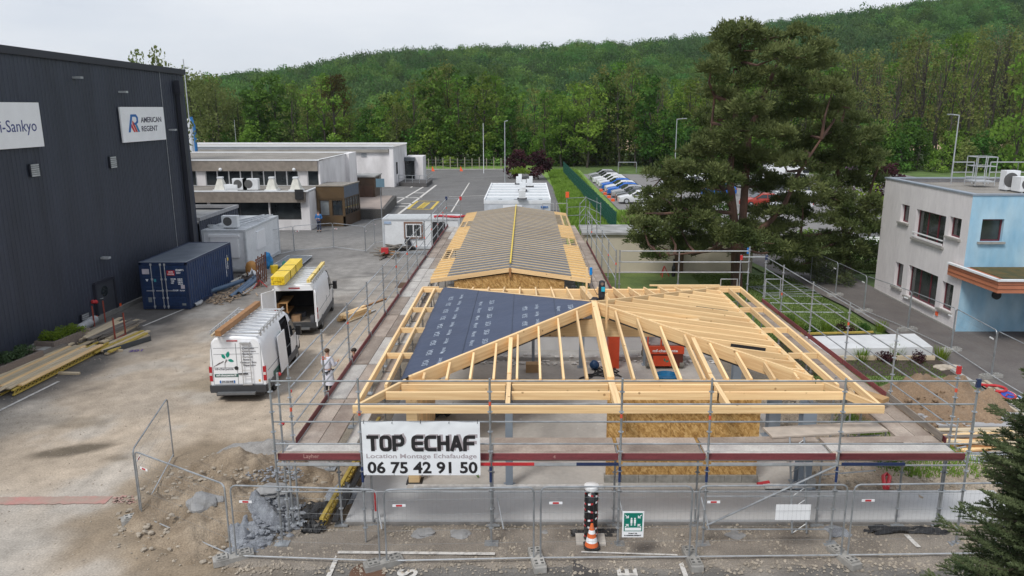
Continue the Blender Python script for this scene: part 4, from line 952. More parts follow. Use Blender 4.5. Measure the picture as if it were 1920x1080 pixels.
for s_,x,z,h_,f_ in(('052009 2',1.92,2.1,.1,.42),('22G1',1.94,1.96,.1,.22),('MAX.GR.',1.62,1.64,.07,.28),('TARE',1.62,1.53,.07,.18),('NET',1.62,1.42,.07,.15),('30480 KG',1.98,1.64,.06,.25),('67200 LB',1.98,1.55,.06,.25),('2180 KG',1.98,1.46,.06,.25),('4810 LB',1.98,1.37,.06,.25),('CU.CAP.',1.68,1.02,.08,.3),('33.2 CU.M',2.04,1.02,.06,.26)):
    add_text(b,s_,h_*1.35,CP(x,z),.004,.002,fit=f_)
b.build('lettering',M_white,T)
b=MB();b.box(cx0+.17,cy0-.055,1.93,cx0+.53,cy0-.047,2.2);b.box(cx0+2.12,cy0-.055,1.15,cx0+2.32,cy0-.047,1.35);b.build('placard',mat('plate_pink',(.55,.5,.55),.5),T)
b=MB();b.box(cx0+.34,cy0-.055,.42,cx0+.52,cy0-.047,.68);b.box(cx0+2.1,cy0-.055,.24,cx0+2.3,cy0-.047,.36);b.build('plate',mat('plate_grey',(.24,.26,.26),.5),T)
b=MB();b.prism([(0,0),(.16,0),(.08,-.14)],0,.01,frame((cx0+.3,cy0-.05,1.66),(1,0,0),(0,0,1)));b.build('emblem',M_white,T)
b=MB();b.box(cx0+.74,cy0-.055,1.52,cx0+.85,cy0-.047,1.66);b.build('emblem',mat('teal_mark',(.05,.35,.4),.5),T)
b=MB();b.box(cx0+1.45,cy0-.056,1.86,cx0+1.86,cy0-.048,2.12);b.build('red_plate',M_red,T)
b=MB();add_text(b,'VENTE',.1,frame((cx0+1.54,cy0-.058,2.01),(1,0,0),(0,0,1)),.004,.002,fit=.23);add_text(b,'LOCATION',.09,frame((cx0+1.49,cy0-.058,1.9),(1,0,0),(0,0,1)),.004,.002,fit=.33);b.build('lettering',M_white,T)
b=MB();add_text(b,'CONTAINERS',.14,frame((cx1+.01,cy1-.75,1.9),(0,0,-1),(0,1,0)),.006,.002,fit=.85);add_text(b,'LOCATION VENTE',.12,frame((cx1+.01,cy1-1.0,1.75),(0,0,-1),(0,1,0)),.006,.002,fit=1.1);b.build('side_lettering',M_white,T)
b=MB();b.box(cx1+.0,cy1-.72,1.55,cx1+.02,cy1-.55,1.72);b.build('yellow_label',M_yellow,T)

# ================================================================== PEOPLE (one continuous body, clothes as children)
def skin_body(name,joints,edges,m,parent,sub=2,root=0):
    me=bpy.data.meshes.new(name);me.from_pydata([j[0]for j in joints],edges,[]);me.materials.append(m)
    o=bpy.data.objects.new(name,me);C.objects.link(o)
    attach(o,parent,MW[parent.name].copy())
    mo=o.modifiers.new('skin','SKIN');mo.use_smooth_shade=True
    for i,j in enumerate(joints):
        r=j[1];r=r if isinstance(r,tuple)else(r,r);me.skin_vertices[0].data[i].radius=r
    me.skin_vertices[0].data[root].use_root=True
    ss=o.modifiers.new('sub','SUBSURF');ss.levels=sub;ss.render_levels=sub
    return o
def person(label,loc,rz,top_m,leg_m,hair_m,h=1.76,coat=False,larm=None,rarm=None,lean=0.0,cap=None,legs=None):
    """faces +Y in its own frame; arm = (elbow, wrist) as offsets in metres"""
    k=h/1.76;T=thing('person',label,'person',loc,rz,None)
    larm=larm or((-.26,.0,1.12),(-.27,.06,.86));rarm=rarm or((.26,.0,1.12),(.27,.06,.86))
    legs=legs or[((-.09,.0,.90),(-.10,.02,.50),(-.11,-.03,.09),(-.12,.13,.03)),((.09,.0,.90),(.10,.02,.50),(.11,-.03,.09),(.12,.13,.03))]
    J=[((0,0,.96),(.15,.10)),((0,lean*.3,1.15),(.13,.095)),((0,lean*.7,1.36),(.165,.11)),((0,lean,1.47),(.09,.07)),((0,lean+.01,1.53),.055),((0,lean+.02,1.59),.06),((0,lean+.03,1.66),(.075,.09)),((0,lean+.02,1.72),(.06,.075))]
    E=[(0,1),(1,2),(2,3),(3,4),(4,5),(5,6),(6,7)]
    def add(par,pts,rs):
        for p,r in zip(pts,rs):J.append((p,r));E.append((par,len(J)-1));par=len(J)-1
        return par
    for sgn,arm in((-1,larm),(1,rarm)):
        e,wv=Vector(arm[0]),Vector(arm[1])
        a=add(2,[(sgn*.19,lean*.9,1.42),tuple(e),tuple(wv)],[.058,.045,.03])
        d=(wv-e).normalized();s=d.orthogonal().normalized();palm=wv+d*.06
        a=add(a,[tuple(palm)],[.034])
        for f in range(4):
            q=palm+s*(f-1.5)*.02;add(a,[tuple(q+d*.045),tuple(q+d*(.075+.008*(f in(1,2)))+s.cross(d)*.015)],[.0095,.008])
        add(a,[tuple(palm-s*.04+d*.01),tuple(palm-s*.05+d*.04)],[.011,.009])
    for lg in legs:add(0,lg,[.085,.058,.042,.035])
    J=[((p[0]*k,p[1]*k,p[2]*k),r)for p,r in J]
    b_=skin_body('body',J,E,M_skin,T)
    # face and ears sit on the head
    hd=Vector((0,(lean+.03)*k,1.66*k))
    b=MB()
    for sx in(-1,1):b.blob(hd+Vector((sx*.03,.085,.015)),.012,1,1,0)
    b.build('eyes',M_dcloth,T,world=False,smooth=True)
    b=MB();b.blob(hd+Vector((0,.10,-.02)),(.014,.02,.022),1,1,0);[b.blob(hd+Vector((sx*.08,.0,-.01)),(.012,.02,.03),1,1,0)for sx in(-1,1)];b.build('nose_and_ears',M_skin,T,world=False,smooth=True)
    b=MB();b.blob(hd+Vector((0,.095,-.055)),(.022,.008,.006),1,1,0);b.build('mouth',mat('lips',(.32,.12,.1),.6),T,world=False)
    b=MB();b.blob(hd+Vector((0,-.022,.035)),(.092,.105,.085),5,3,.12);b.build('hair',cap or hair_m,T,world=False,smooth=True)
    # clothes
    j=[((0,0,.93),(.175,.125)),((0,lean*.3,1.15),(.16,.125)),((0,lean*.7,1.36),(.19,.135)),((0,lean,1.475),(.08,.075))];e=[(0,1),(1,2),(2,3)]
    for sgn,arm in((-1,larm),(1,rarm)):
        n=len(j);ev,wv=Vector(arm[0]),Vector(arm[1]);j+=[((sgn*.19,lean*.9,1.41),.078),(tuple(ev),.066),(tuple(ev.lerp(wv,.88)),.052)];e+=[(2,n),(n,n+1),(n+1,n+2)]
    j=[((p[0]*k,p[1]*k,p[2]*k),r)for p,r in j]
    skin_body('coat' if coat else 'shirt',j,e,top_m,T)
    if coat:
        b=MB();prof=[(.165,.98),(.185,.9),(.20,.7),(.225,.5),(.235,.42)]
        n=20;vs=[];fs=[]
        for r,z in prof:
            for q in range(n):a=2*pi*q/n;rr=r*(1+.05*sin(a*5)*(1-z));vs.append((rr*1.12*cos(a)*k,rr*.82*sin(a)*k,z*k))
        for i in range(len(prof)-1):
            for q in range(n):fs.append((i*n+q,i*n+(q+1)%n,(i+1)*n+(q+1)%n,(i+1)*n+q))
        b.add(vs,fs);b.build('coat_skirt',top_m,T,world=False,smooth=True)
    j=[((0,0,.95),(.165,.115))];e=[]
    for lg in legs:
        n=len(j);j+=[(tuple(lg[0]),.1),(tuple(lg[1]),.078),(tuple(Vector(lg[2])+Vector((0,0,.03))),.06)];e+=[(0,n),(n,n+1),(n+1,n+2)]
    j=[((p[0]*k,p[1]*k,p[2]*k),r)for p,r in j]
    skin_body('trousers',j,e,leg_m,T)
    for lg in legs:
        f=Vector(lg[3])*k;b=MB();b.blob((f.x,f.y-.06,.052),(.055,.145,.06),2,2,.05);b.build('shoe',M_black,T,world=False,smooth=True)
    return T
person('man in a long white coat standing beside the left scaffold, one hand raised',(-7.32,26.95,0),radians(-28),M_coat,M_dcloth,M_hair,1.78,True,
       rarm=((.27,.05,1.13),(.20,.30,1.22)),larm=((-.27,.02,1.12),(-.2,.22,1.0)))
person('bearded worker in dark jacket half hidden behind the left scaffold toe board',(-6.32,27.2,0),radians(115),M_dcloth,M_dcloth,mat('dark_hair',(.03,.02,.015),.8),1.72,larm=((-.28,.03,1.13),(-.16,.26,1.15)),lean=.05)
person('worker in a bright blue t-shirt standing before the works building',(-17.75,65.4,0),radians(175),M_bcloth,mat('navy_trousers',(.03,.04,.08),.8),mat('black_cap',(.02,.02,.02),.7),1.85,
       larm=((-.28,.0,1.14),(-.1,.2,1.12)),rarm=((.28,.0,1.14),(.1,.2,1.12)))

# ================================================================== VANS
def loft(b,rings,skip=(),capA=True,capB=True):
    """rings: list of (y, [(x, z)...]) half profiles from the sill up to the roof centre, mirrored"""
    full=[]
    for y,pr in rings:
        r=[(x,yy if(yy := y)is not None else 0,z)for x,z in pr];l=[(-x,y,z)for x,z in reversed(pr)if x>1e-4]
        full.append(r+l)
    n=len(full[0]);vs=[p for r in full for p in r];fs=[]
    for i in range(len(full)-1):
        for k in range(n-1):
            if(i,k)in skip:continue
            fs.append((i*n+k,i*n+k+1,(i+1)*n+k+1,(i+1)*n+k))
        fs.append((i*n+n-1,i*n,(i+1)*n,(i+1)*n+n-1))
    if capA:fs.append(tuple(range(n)))
    if capB:fs.append(tuple(range(len(full)*n-1,(len(full)-1)*n-1,-1)))
    b.add(vs,fs);return n
VH=2.42
def vprof(w_,zr_,zs=.34,k=1.0):
    return[(w_*.94,zs),(w_*1.0,zs+.22),(w_*1.0,.95),(w_*.985,1.30 if zr_>1.5 else zr_*.8),(w_*(.93 if zr_>1.5 else .9),zr_*.80 if zr_>1.7 else zr_*.9),(w_*(.86 if zr_>1.5 else .8),zr_*.93 if zr_>1.7 else zr_*.96),(w_*.72,zr_*.99),(0,zr_+.03)]
def van(label,loc,rz,opened):
    T=thing('delivery_van',label,'van',loc,rz,None);T.matrix_world=MW[T.name]=TR(loc,rz,1,.92,1)
    b=MB();W2=1.0
    ys=[0.0,.06,1.0,2.05,3.0,4.0,4.35,4.75,5.1,5.75,5.92]
    rg=[(0.0,vprof(.97,2.36)),(.06,vprof(W2,2.42)),(1.0,vprof(W2,VH+.02)),(2.05,vprof(W2,VH+.03)),(2.85,vprof(W2,VH+.03)),(3.95,vprof(W2,VH)),(4.35,vprof(W2,2.32)),(4.75,vprof(W2,1.95)),(5.12,vprof(.98,1.42)),(5.75,vprof(.93,1.12)),(5.92,vprof(.82,.85))]
    skip={(4,2),(4,3),(4,4),(4,1)}if not opened else set()
    loft(b,rg,skip,capA=not opened)
    bd_=b.build('body',M_white,T,world=False,smooth=True,angle=40)
    def half(x,y0,y1,z0,z1,nm,m,par=T,t=.012,tp=.0):
        """panel on the right/left flank, x = +-1"""
        b=MB();s=1 if x>0 else-1
        def fx(z):return s*(W2*(1.0 if z<.95 else 1-.015*(z-.95)/.35 if z<1.3 else .985-.055*(z-1.3)/.64)+t)
        b.add([(fx(z0),y0,z0),(fx(z0),y1,z0),(fx(z1),y1-tp,z1),(fx(z1),y0,z1)]+[(fx(z0)-s*.03,y0,z0),(fx(z0)-s*.03,y1,z0),(fx(z1)-s*.03,y1-tp,z1),(fx(z1)-s*.03,y0,z1)],[(0,1,2,3),(7,6,5,4),(0,4,5,1),(1,5,6,2),(2,6,7,3),(3,7,4,0)])
        return b.build(nm,m,par,world=False)
    # cladding, bumpers, wheels
    for sx in(-1,1):
        half(sx,.5,5.1,.34,.62,'side_cladding',mat('van_cladding',(.10,.105,.115),.55),t=.02)
        half(sx,4.05,4.95,1.28,1.92,'side_window',M_glassc,tp=.42)
    b=MB()
    for s in(-1,1):
        for y in(2.84,3.97,5.02):b.box(s*.985,y,.5,s*1.004,y+.014,1.28)
        b.box(s*.985,.3,1.06,s*1.006,3.9,1.08)
    b.build('panel_seam',mat('seam_grey',(.25,.26,.27),.6),T,world=False)
    b=MB();b.box(-.86,.1,.17,.86,5.6,.36);b.build('underbody_shade',M_black,T,world=False)  # black box added beneath the floor to darken the shadow under the van
    b=MB();b.box(-.99,-.1,.36,.99,.04,.62);b.box(-1.02,-.06,.4,-.97,.5,.62);b.box(.97,-.06,.4,1.02,.5,.62);b.build('rear_bumper',mat('bumper_dark',(.045,.047,.052),.55),T,world=False)
    b=MB();b.box(-.72,-.28,.33,.62,-.08,.40);b.build('rear_step',mat('step_grey',(.14,.145,.15),.5),T,world=False)
    b=MB();b.box(-.9,5.7,.3,.9,5.97,.62);b.build('front_bumper',MATS['bumper_dark'],T,world=False)
    b=MB();b.add([(-.86,4.36,2.25),(.86,4.36,2.25),(.93,5.10,1.46),(-.93,5.10,1.46)],[(0,3,2,1)]);b.build('windscreen',M_glassc,T,world=False)
    for x in(-.99,.99):
        for y in(1.2,4.85):
            wh=MB();s=1 if x>0 else-1;wh.tube([(x-s*.22,y,.35),(x+s*.01,y,.35)],.35,20);wo=wh.build('wheel',M_rubber,T,world=False)
            b=MB();b.tube([(x,y,.35),(x+s*.02,y,.35)],.21,16);b.build('rim',M_galv,wo,world=False)
    for x in(-1,1):
        b=MB();b.tube([(x*.98,4.75,1.45),(x*1.12,4.72,1.42)],.03,6);b.box(x*1.08,4.6,1.22,x*1.28,4.78,1.62);b.build('mirror',M_black,T,world=False)
        b=MB();b.box(x*.86,5.55,.78,x*.97,5.80,1.0);b.build('headlight',mat('lamp_glass',(.5,.5,.5),.1),T,world=False)
        b=MB();b.box(x*.90,-.022,.78,x*1.005,.06,1.32);l_=b.build('tail_light',mat('tail_red',(.42,.02,.03),.25),T,world=False)
        b=MB();b.box(x*.91,-.03,1.0,x*1.0,-.02,1.10);b.build('reverse_lamp',mat('lamp_white',(.7,.62,.6),.2),l_,world=False)
    # roof rack: side rails and cross bars
    ra=thing('roof_rack','','',loc)if False else None
    rk=MB()
    for x in(-.86,.86):rk.tube([(x,.0,VH+.22),(x,3.7,VH+.22)],.022,6);rk.tube([(x,.0,VH+.14),(x,3.7,VH+.14)],.022,6)
    rack=rk.build('roof_rack',M_alu,T,world=False)
    for i in range(9):
        b=MB();y=.02+i*.46;b.box(-.88,y,VH+.10,.88,y+.13,VH+.13);b.build('cross_bar',M_alu,rack,world=False)
    for i in range(8):
        for x in(-.86,.86):b=MB();b.box(x-.02,.2+i*.46,VH-.02,x+.02,.24+i*.46,VH+.22);b.build('upright',M_alu,rack,world=False)
    return T,half
def on_rear(x,z):return frame((x,-.012-(z-1)*0,z),(1,0,0),(0,0,1))
v1=P(445,755);
T,half=van('white van with green leaf logo, a brown roof beam and an open side door',(-10.4,26.3,0),radians(3),False)
# rear doors with seams, handle, plate
b=MB()
for x0,x1 in((-.86,-.01),(.01,.86)):
    b.add([(x0,-.012,.66),(x1,-.012,.66),(x1*(1 if abs(x1)<.1 else .93),-.004,2.2),(x0*(1 if abs(x0)<.1 else .93),-.004,2.2)],[(0,1,2,3)])
dr=b.build('rear_door',M_white,T,world=False)
b=MB();b.box(-.006,-.016,.66,.006,-.002,2.2);b.box(-.88,-.016,.65,.88,-.002,.658);b.box(-.87,-.016,.66,-.86,-.004,2.2);b.box(.86,-.016,.66,.87,-.004,2.2);b.box(-.80,-.016,1.79,.80,-.012,1.8);b.box(-.80,-.016,2.02,.80,-.01,2.03);b.build('door_seam',mat('seam_grey',(.25,.26,.27),.6),T,world=False)
b=MB();b.box(.03,-.05,1.03,.36,-.014,1.07);b.build('door_handle',M_black,T,world=False)
b=MB();b.tube([(-.03,-.035,1.27),(-.03,-.012,1.27)],.07,16);b.build('door_knob',M_black,T,world=False)
b=MB();b.box(-.66,-.03,.70,-.12,-.014,.81);pl=b.build('number_plate',mat('plate_white',(.6,.62,.66),.4),T,world=False)
b=MB();b.box(-.66,-.034,.70,-.61,-.031,.81);b.box(-.16,-.034,.70,-.12,-.031,.81);b.build('plate_band',M_txtb,pl,world=False)
b=MB();add_text(b,'DY-153-WB',.1,frame((-.58,-.033,.72),(1,0,0),(0,0,1)),.003,.002,fit=.40);b.build('plate_text',M_txt,pl,world=False)
b=MB();b.box(-.30,-.02,2.27,.08,.0,2.31);b.build('brake_light',mat('tail_red',(.4,.02,.03)),T,world=False)
b=MB();b.box(-.82,-.02,.93,.02,-.013,1.05);gb=b.build('web_label',mat('label_green',(.05,.13,.11),.5),T,world=False)
b=MB();add_text(b,'mf-charpente.fr',.11,frame((-.76,-.023,.965),(1,0,0),(0,0,1)),.003,.002,fit=.72);b.build('web_text',M_white,gb,world=False)
def leaf(b,M,x,z,a,l):
    pts=[(0,0),(.26,.22),(.55,.27),(.82,.15),(1,0),(.8,-.18),(.5,-.26),(.22,-.2)]
    b.add([M@Vector((x+(u*cos(a)-v*sin(a))*l,z+(u*sin(a)+v*cos(a))*l,0))for u,v in pts],[tuple(range(8))])
M=on_rear(0,0)@Matrix.Translation((0,0,.006))
b=MB();leaf(b,M,-.40,1.62,2.1,.22);leaf(b,M,-.33,1.66,1.3,.25);leaf(b,M,-.31,1.58,-.25,.22);b.build('leaf_logo',M_green,T,world=False)
b=MB();b.bar((-.43,-.02,1.30),(-.42,-.02,1.46),.006,.02);b.bar((-.42,-.02,1.46),(-.36,-.02,1.6),.006,.02);b.bar((-.42,-.02,1.47),(-.33,-.02,1.57),.006,.015);b.bar((-.74,-.02,1.38),(-.46,-.02,1.53),.006,.028);b.bar((-.82,-.02,1.33),(-.6,-.02,1.48),.006,.012);b.box(-.84,-.02,1.285,-.1,-.014,1.292);b.build('twig_logo',mat('twig_dark',(.10,.07,.07),.6),T,world=False)
b=MB();add_text(b,'mf-charpente',.13,frame((-.80,-.018,1.20),(1,0,0),(0,0,1)),.001,.002,fit=.66)
for k,s_ in enumerate(('Charpente','Couverture','Bardage','Terrasse','Auvent','Ossature Bois','Réparation')):add_text(b,s_,.1,frame((.22-(.1 if k==5 else 0),-.018,1.97-k*.105),(1,0,0),(0,0,1)),.001,.002)
for k,s_ in enumerate(('06 12 34 52 10','Tel 03 84 20')):pass
b.build('door_lettering',mat('print_grey',(.16,.155,.17),.6),T,world=False)
b=MB();b.box(.72,-.02,.74,.79,-.014,.82);b.build('orange_sticker',mat('sticker_orange',(.7,.4,.1),.5),T,world=False)
# ladder on the rear door
b=MB()
for x in(.20,.50):b.tube([(x,-.1,.66),(x,-.1,2.22)],.016,6)
for i in range(7):b.tube([(.20,-.1,.72+i*.245),(.50,-.1,.72+i*.245)],.012,6)
b.box(.18,-.12,2.2,.52,-.0,2.25);b.box(.18,-.12,.64,.52,-.0,.68);b.build('rear_ladder',M_alu,T,world=False)
# cab interior seen through the side door, and the slid-back door panel
b=MB();b.add([(.97,2.86,.5),(.97,3.94,.5),(.88,3.94,2.1),(.9,2.86,2.1),(-.9,2.86,.5),(-.9,3.94,.5),(-.86,3.94,2.1),(-.86,2.86,2.1)],[(0,4,5,1),(1,5,6,2),(2,6,7,3),(3,7,4,0),(4,7,6,5)]);b.build('load_space',mat('van_dark',(.03,.03,.035),.8),T,world=False)
sdoor=half(1,1.72,2.82,.50,1.95,'sliding_door',M_white,t=.13)
M=frame((1.14,1.72,.0),(0,1,0),(-.09,0,1))@Matrix.Translation((0,0,.022))
b=MB();leaf(b,M,.62,1.42,1.9,.26);leaf(b,M,.66,1.66,1.45,.34);leaf(b,M,.82,1.40,1.2,.24);b.build('leaf_logo',M_green,sdoor,world=False)
b=MB();b.bar(M@Vector((.66,.95,0)),M@Vector((.70,1.38,0)),.01,.02);b.bar(M@Vector((.35,.85,0)),M@Vector((.62,1.12,0)),.01,.03);b.build('twig_logo',MATS['twig_dark'],sdoor,world=False)
half(1,1.0,1.95,.64,.8,'side_label',MATS['label_green'],t=.022)
bar_=MB();bar_.bar((-.62,-.45,VH+.22),(-.42,4.1,VH+.24),.2,.2);o=bar_.build('timber_beam',M_brownw,None)if False else None
TB=MW[T.name]
q0,q1=TB@Vector((-.46,-.35,VH+.13)),TB@Vector((-.28,4.3,VH+.13))
b=MB();b.bar(q0+Vector((0,0,.11)),q1+Vector((0,0,.11)),.2,.2);tag(b.build('timber_beam',M_brownw,loc=q0),'dark brown square beam strapped on the roof rack of the leaf logo van','beam')
q0,q1=TB@Vector((-.66,-.4,VH+.13)),TB@Vector((-.6,2.3,VH+.13))
b=MB();b.bar(q0+Vector((0,0,.05)),q1+Vector((0,0,.05)),.08,.08);tag(b.build('timber_batten',M_plank,loc=q0),'thin batten beside the brown beam on the van roof rack','batten')
# second van, rear doors open
T,half=van('white van with open rear doors showing shelves, yellow bundles on its rack',(-10.72,34.6,0),radians(5.5),True)
b=MB();
I5=[(-.93,.02,.55),(.93,.02,.55),(.86,.02,2.2),(-.86,.02,2.2),(-.93,3.6,.55),(.93,3.6,.55),(.86,3.6,2.2),(-.86,3.6,2.2)]
b.add(I5,[(0,1,5,4),(1,2,6,5),(2,3,7,6),(3,0,4,7),(4,5,6,7)]);b.build('load_space',mat('van_inside',(.055,.05,.048),.8),T,world=False)
b=MB();b.box(-.92,.02,.551,.92,3.5,.57);b.build('load_floor',mat('van_floor',(.25,.22,.19),.8),T,world=False)
b=MB();b.box(-.99,-.005,.36,-.86,.03,2.25);b.box(.86,-.005,.36,.99,.03,2.25);b.box(-.9,-.005,2.15,.9,.03,2.38);b.build('door_surround',M_white,T,world=False)
b=MB();b.box(-.25,-.02,2.24,.25,.0,2.30);b.build('brake_light',mat('tail_red',(.4,.02,.03)),T,world=False)
ply=mat('van_shelf_ply',(.42,.23,.09),.7,.15,3)
b=MB();b.box(-.88,.15,.58,-.80,1.7,1.55);b.box(-.45,.15,.58,-.39,.22,1.5);b.box(-.88,.15,1.5,-.38,1.7,1.55);b.box(-.88,.15,1.0,-.38,1.7,1.04);b.box(-.88,.15,.58,-.38,.19,.85);sh=b.build('shelf_rack',ply,T,world=False)
b=MB();b.box(-.3,.35,.58,.1,.8,.85);b.build('cardboard_box',mat('cardboard',(.36,.22,.12),.8),T,world=False)
b=MB();b.box(-.25,1.2,.58,.2,1.6,.78);b.box(.62,.1,.58,.8,.35,.9);b.build('tool_case',mat('tool_grey',(.1,.1,.11),.6),T,world=False)
b=MB();b.tube([(-.62,.12,.95),(-.62,.05,.95)],.07,12);b.build('yellow_reel',M_yellow,T,world=False)
b=MB();b.add([(.80,1.0,2.0),(.83,2.4,2.0),(.84,2.4,.9),(.80,1.0,1.0)],[(0,1,2,3)]);b.build('purple_strap',mat('purple_cloth',(.07,.03,.10),.8),T,world=False)
for s,a in((-1,radians(115)),(1,radians(98))):
    b=MB();hx=s*.98;dx,dy=-s*cos(a)*0+s*.82*-cos(a),-.82*sin(a)
    c=[(hx,-.02,.62),(hx+dx,dy,.62),(hx+dx*.98,dy,2.2),(hx-s*.05,-.02,2.2)];nx=Vector((dx,dy,0)).cross(Vector((0,0,1))).normalized()*.05
    b.add([Vector(v)for v in c]+[Vector(v)+nx for v in c],[(0,1,2,3),(7,6,5,4),(0,4,5,1),(1,5,6,2),(2,6,7,3),(3,7,4,0)]);d=b.build('rear_door',M_white,T,world=False)
    b=MB();
    for t0,t1,z0,z1 in((.2,.8,1.5,2.0),(.2,.8,.85,1.35)):
        for off,o2 in((-.006,0),):
            A=[Vector((hx,-.02,0)).lerp(Vector((hx+dx,dy,0)),t)for t in(t0,t1)]
            for sg in(-.008,1.0):
                k=nx*sg if sg<0 else nx*1.15
                b.add([A[0]+k+Vector((0,0,z0)),A[1]+k+Vector((0,0,z0)),A[1]+k+Vector((0,0,z1)),A[0]+k+Vector((0,0,z1))],[(0,1,2,3)])
    b.build('door_lining',mat('door_lining',(.17,.12,.09),.7),d,world=False)
TB=MW[T.name]
def bundle(label,x,w_,h_,nx_,nz_,y0,y1,m,nm='batten_bundle'):
    q=TB@Vector((x,y0,VH+.16));T2=thing(nm,label,'timber bundle',q,radians(5.5))
    for i in range(nx_):
        for j in range(nz_):
            r_=rnd.uniform(-.04,.04);b=MB();cx=(i-(nx_-1)/2)*w_;b.bar((cx,r_,j*h_+h_/2),(cx,y1-y0+r_,j*h_+h_/2),w_*.92,h_*.92);b.build('batten',m,T2,world=False)
    for t in(.3,.6):
        y=(y1-y0)*t;b=MB();a=nx_*w_/2+.01;z=nz_*h_+.01
        b.bar((-a,y,z),(a,y,z),.02,.01);b.bar((-a,y,0),(-a,y,z),.02,.01);b.bar((a,y,0),(a,y,z),.02,.01);b.build('strap',M_black,T2,world=False)
bundle('big stack of bright yellow battens on the rack of the open van',-.56,.1,.1,6,4,-.75,3.6,M_yellow)
bundle('small bundle of pale yellow battens at the right of the open van rack',.72,.08,.08,2,2,-.35,3.9,mat('pale_yellow',(.80,.62,.22),.6,rand=.08))
# ================================================================== PARKED CARS
def make_car():
    T=thing('parked_car','parked car','car',(0,0,0))
    # nose towards -Y in its own frame; side profile sections
    def pr(w_,zr_,zb):
        return[(w_*.93,.22),(w_,.42),(w_,.68),(w_*.97,zb),(w_*.90 if zr_>zb+.1 else w_*.8,zb+(zr_-zb)*.45),(w_*(.72 if zr_>zb+.1 else .6),zb+(zr_-zb)*.93),(0,zr_)]
    rg=[(-2.12,pr(.72,.66,.60)),(-2.0,pr(.84,.80,.74)),(-1.2,pr(.89,.97,.90)),(-.95,pr(.90,1.0,.95)),(-.15,pr(.90,1.44,.97)),(.5,pr(.90,1.50,.98)),(1.25,pr(.90,1.46,.99)),(1.75,pr(.88,1.22,1.0)),(2.02,pr(.86,1.02,.92)),(2.12,pr(.80,.72,.60))]
    b=MB();loft(b,rg);b.build('body',mat('car_paint',(.6,.6,.62),.25),T,world=False,smooth=True,angle=45)
    b=MB()
    for s in(-1,1):
        b.add([(s*.895,-.70,1.0),(s*.895,.45,1.0),(s*.79,.42,1.37),(s*.80,-.12,1.34)],[(0,1,2,3)]if s>0 else[(3,2,1,0)])
        b.add([(s*.895,.52,1.0),(s*.885,1.62,1.03),(s*.80,1.22,1.33),(s*.79,.5,1.37)],[(0,1,2,3)]if s>0 else[(3,2,1,0)])
    b.build('side_window',M_glassc,T,world=False)
    b=MB();b.add([(-.74,-.98,1.03),(.74,-.98,1.03),(.62,-.20,1.45),(-.62,-.20,1.45)],[(0,1,2,3)]);b.build('windscreen',M_glassc,T,world=False)
    b=MB();b.add([(-.62,1.33,1.44),(.62,1.33,1.44),(.72,1.82,1.2),(-.72,1.82,1.2)],[(0,1,2,3)]);b.build('rear_window',M_glassc,T,world=False)
    for s in(-1,1):
        for y in(-1.3,1.32):
            b=MB();b.tube([(s*.70,y,.32),(s*.905,y,.32)],.32,16);wo=b.build('wheel',M_rubber,T,world=False)
            b=MB();b.tube([(s*.90,y,.32),(s*.915,y,.32)],.2,12);b.build('rim',M_galvl,wo,world=False)
        b=MB();b.box(s*.5,-2.14,.60,s*.8,-1.98,.72);b.build('headlight',MATS['lamp_glass'],T,world=False)
        b=MB();b.box(s*.55,2.05,.70,s*.84,2.13,.88);b.build('tail_light',MATS['tail_red'],T,world=False)
        b=MB();b.box(s*.9,-.72,.98,s*1.03,-.6,1.1);b.build('mirror',M_black,T,world=False)
    return T
car0=make_car()
def paint(nm,c):return mat('paint_'+nm,c,.22,.03)
PC={'white':(.66,.67,.69),'grey':(.10,.105,.11),'silver':(.35,.36,.38),'blue':(.02,.13,.50),'dark_blue':(.02,.05,.16),'red':(.42,.025,.02),'orange_red':(.34,.045,.03),'black':(.02,.02,.022)}
row=['white','grey','silver','blue','white','blue','white','white','white','grey','silver']
lbl={0:'white hatchback at the near end of the row beside the green fence',1:'dark grey car second in the row beside the green fence',2:'silver car third in the row by the green fence',3:'bright blue car fourth in the row by the green fence',4:'white car between the two bright blue ones by the fence',5:'bright blue car further back in the fence row',6:'white car just beyond the further blue one',7:'white car eighth in the row by the green fence',8:'white car third from the far end of the fence row',9:'dark grey car second from the far end of the row',10:'silver car at the far end of the fence row'}
cars=[]
first=True
def put_car(x,y,rz,col,label,group):
    global first
    M=TR((x,y,.04),rz,sz=1.0)
    if first:
        first=False;car0.matrix_world=M;MW[car0.name]=M;c=car0;c['label']=label;c['group']=group
        for ch in CH[car0.name]:
            for s_ in ch.material_slots:
                if s_.material.name.startswith('car_paint'):s_.link='OBJECT';s_.material=paint(col,PC[col])
        return
    def cp(o,par):
        c=o.copy();C.objects.link(c);c.parent=par
        if o.name.split('.')[0]=='body':
            for s_ in c.material_slots:s_.link='OBJECT';s_.material=paint(col,PC[col])
        for chd in CH.get(o.name,[]):cp(chd,c)
        return c
    r=car0.copy();C.objects.link(r);r.matrix_world=M;MW[r.name]=M
    for chd in CH[car0.name]:cp(chd,r)
    r['label']=label;r['group']=group
ff=P(1160,381).x+.1
for i,c in enumerate(row):
    y=85.6+i*2.95;x=P(1162,381).x+2.0-i*.11
    put_car(x+rnd.uniform(-.15,.15),y,radians(-90+rnd.uniform(-2,2)),c,lbl[i],'cars parked beside the green fence')
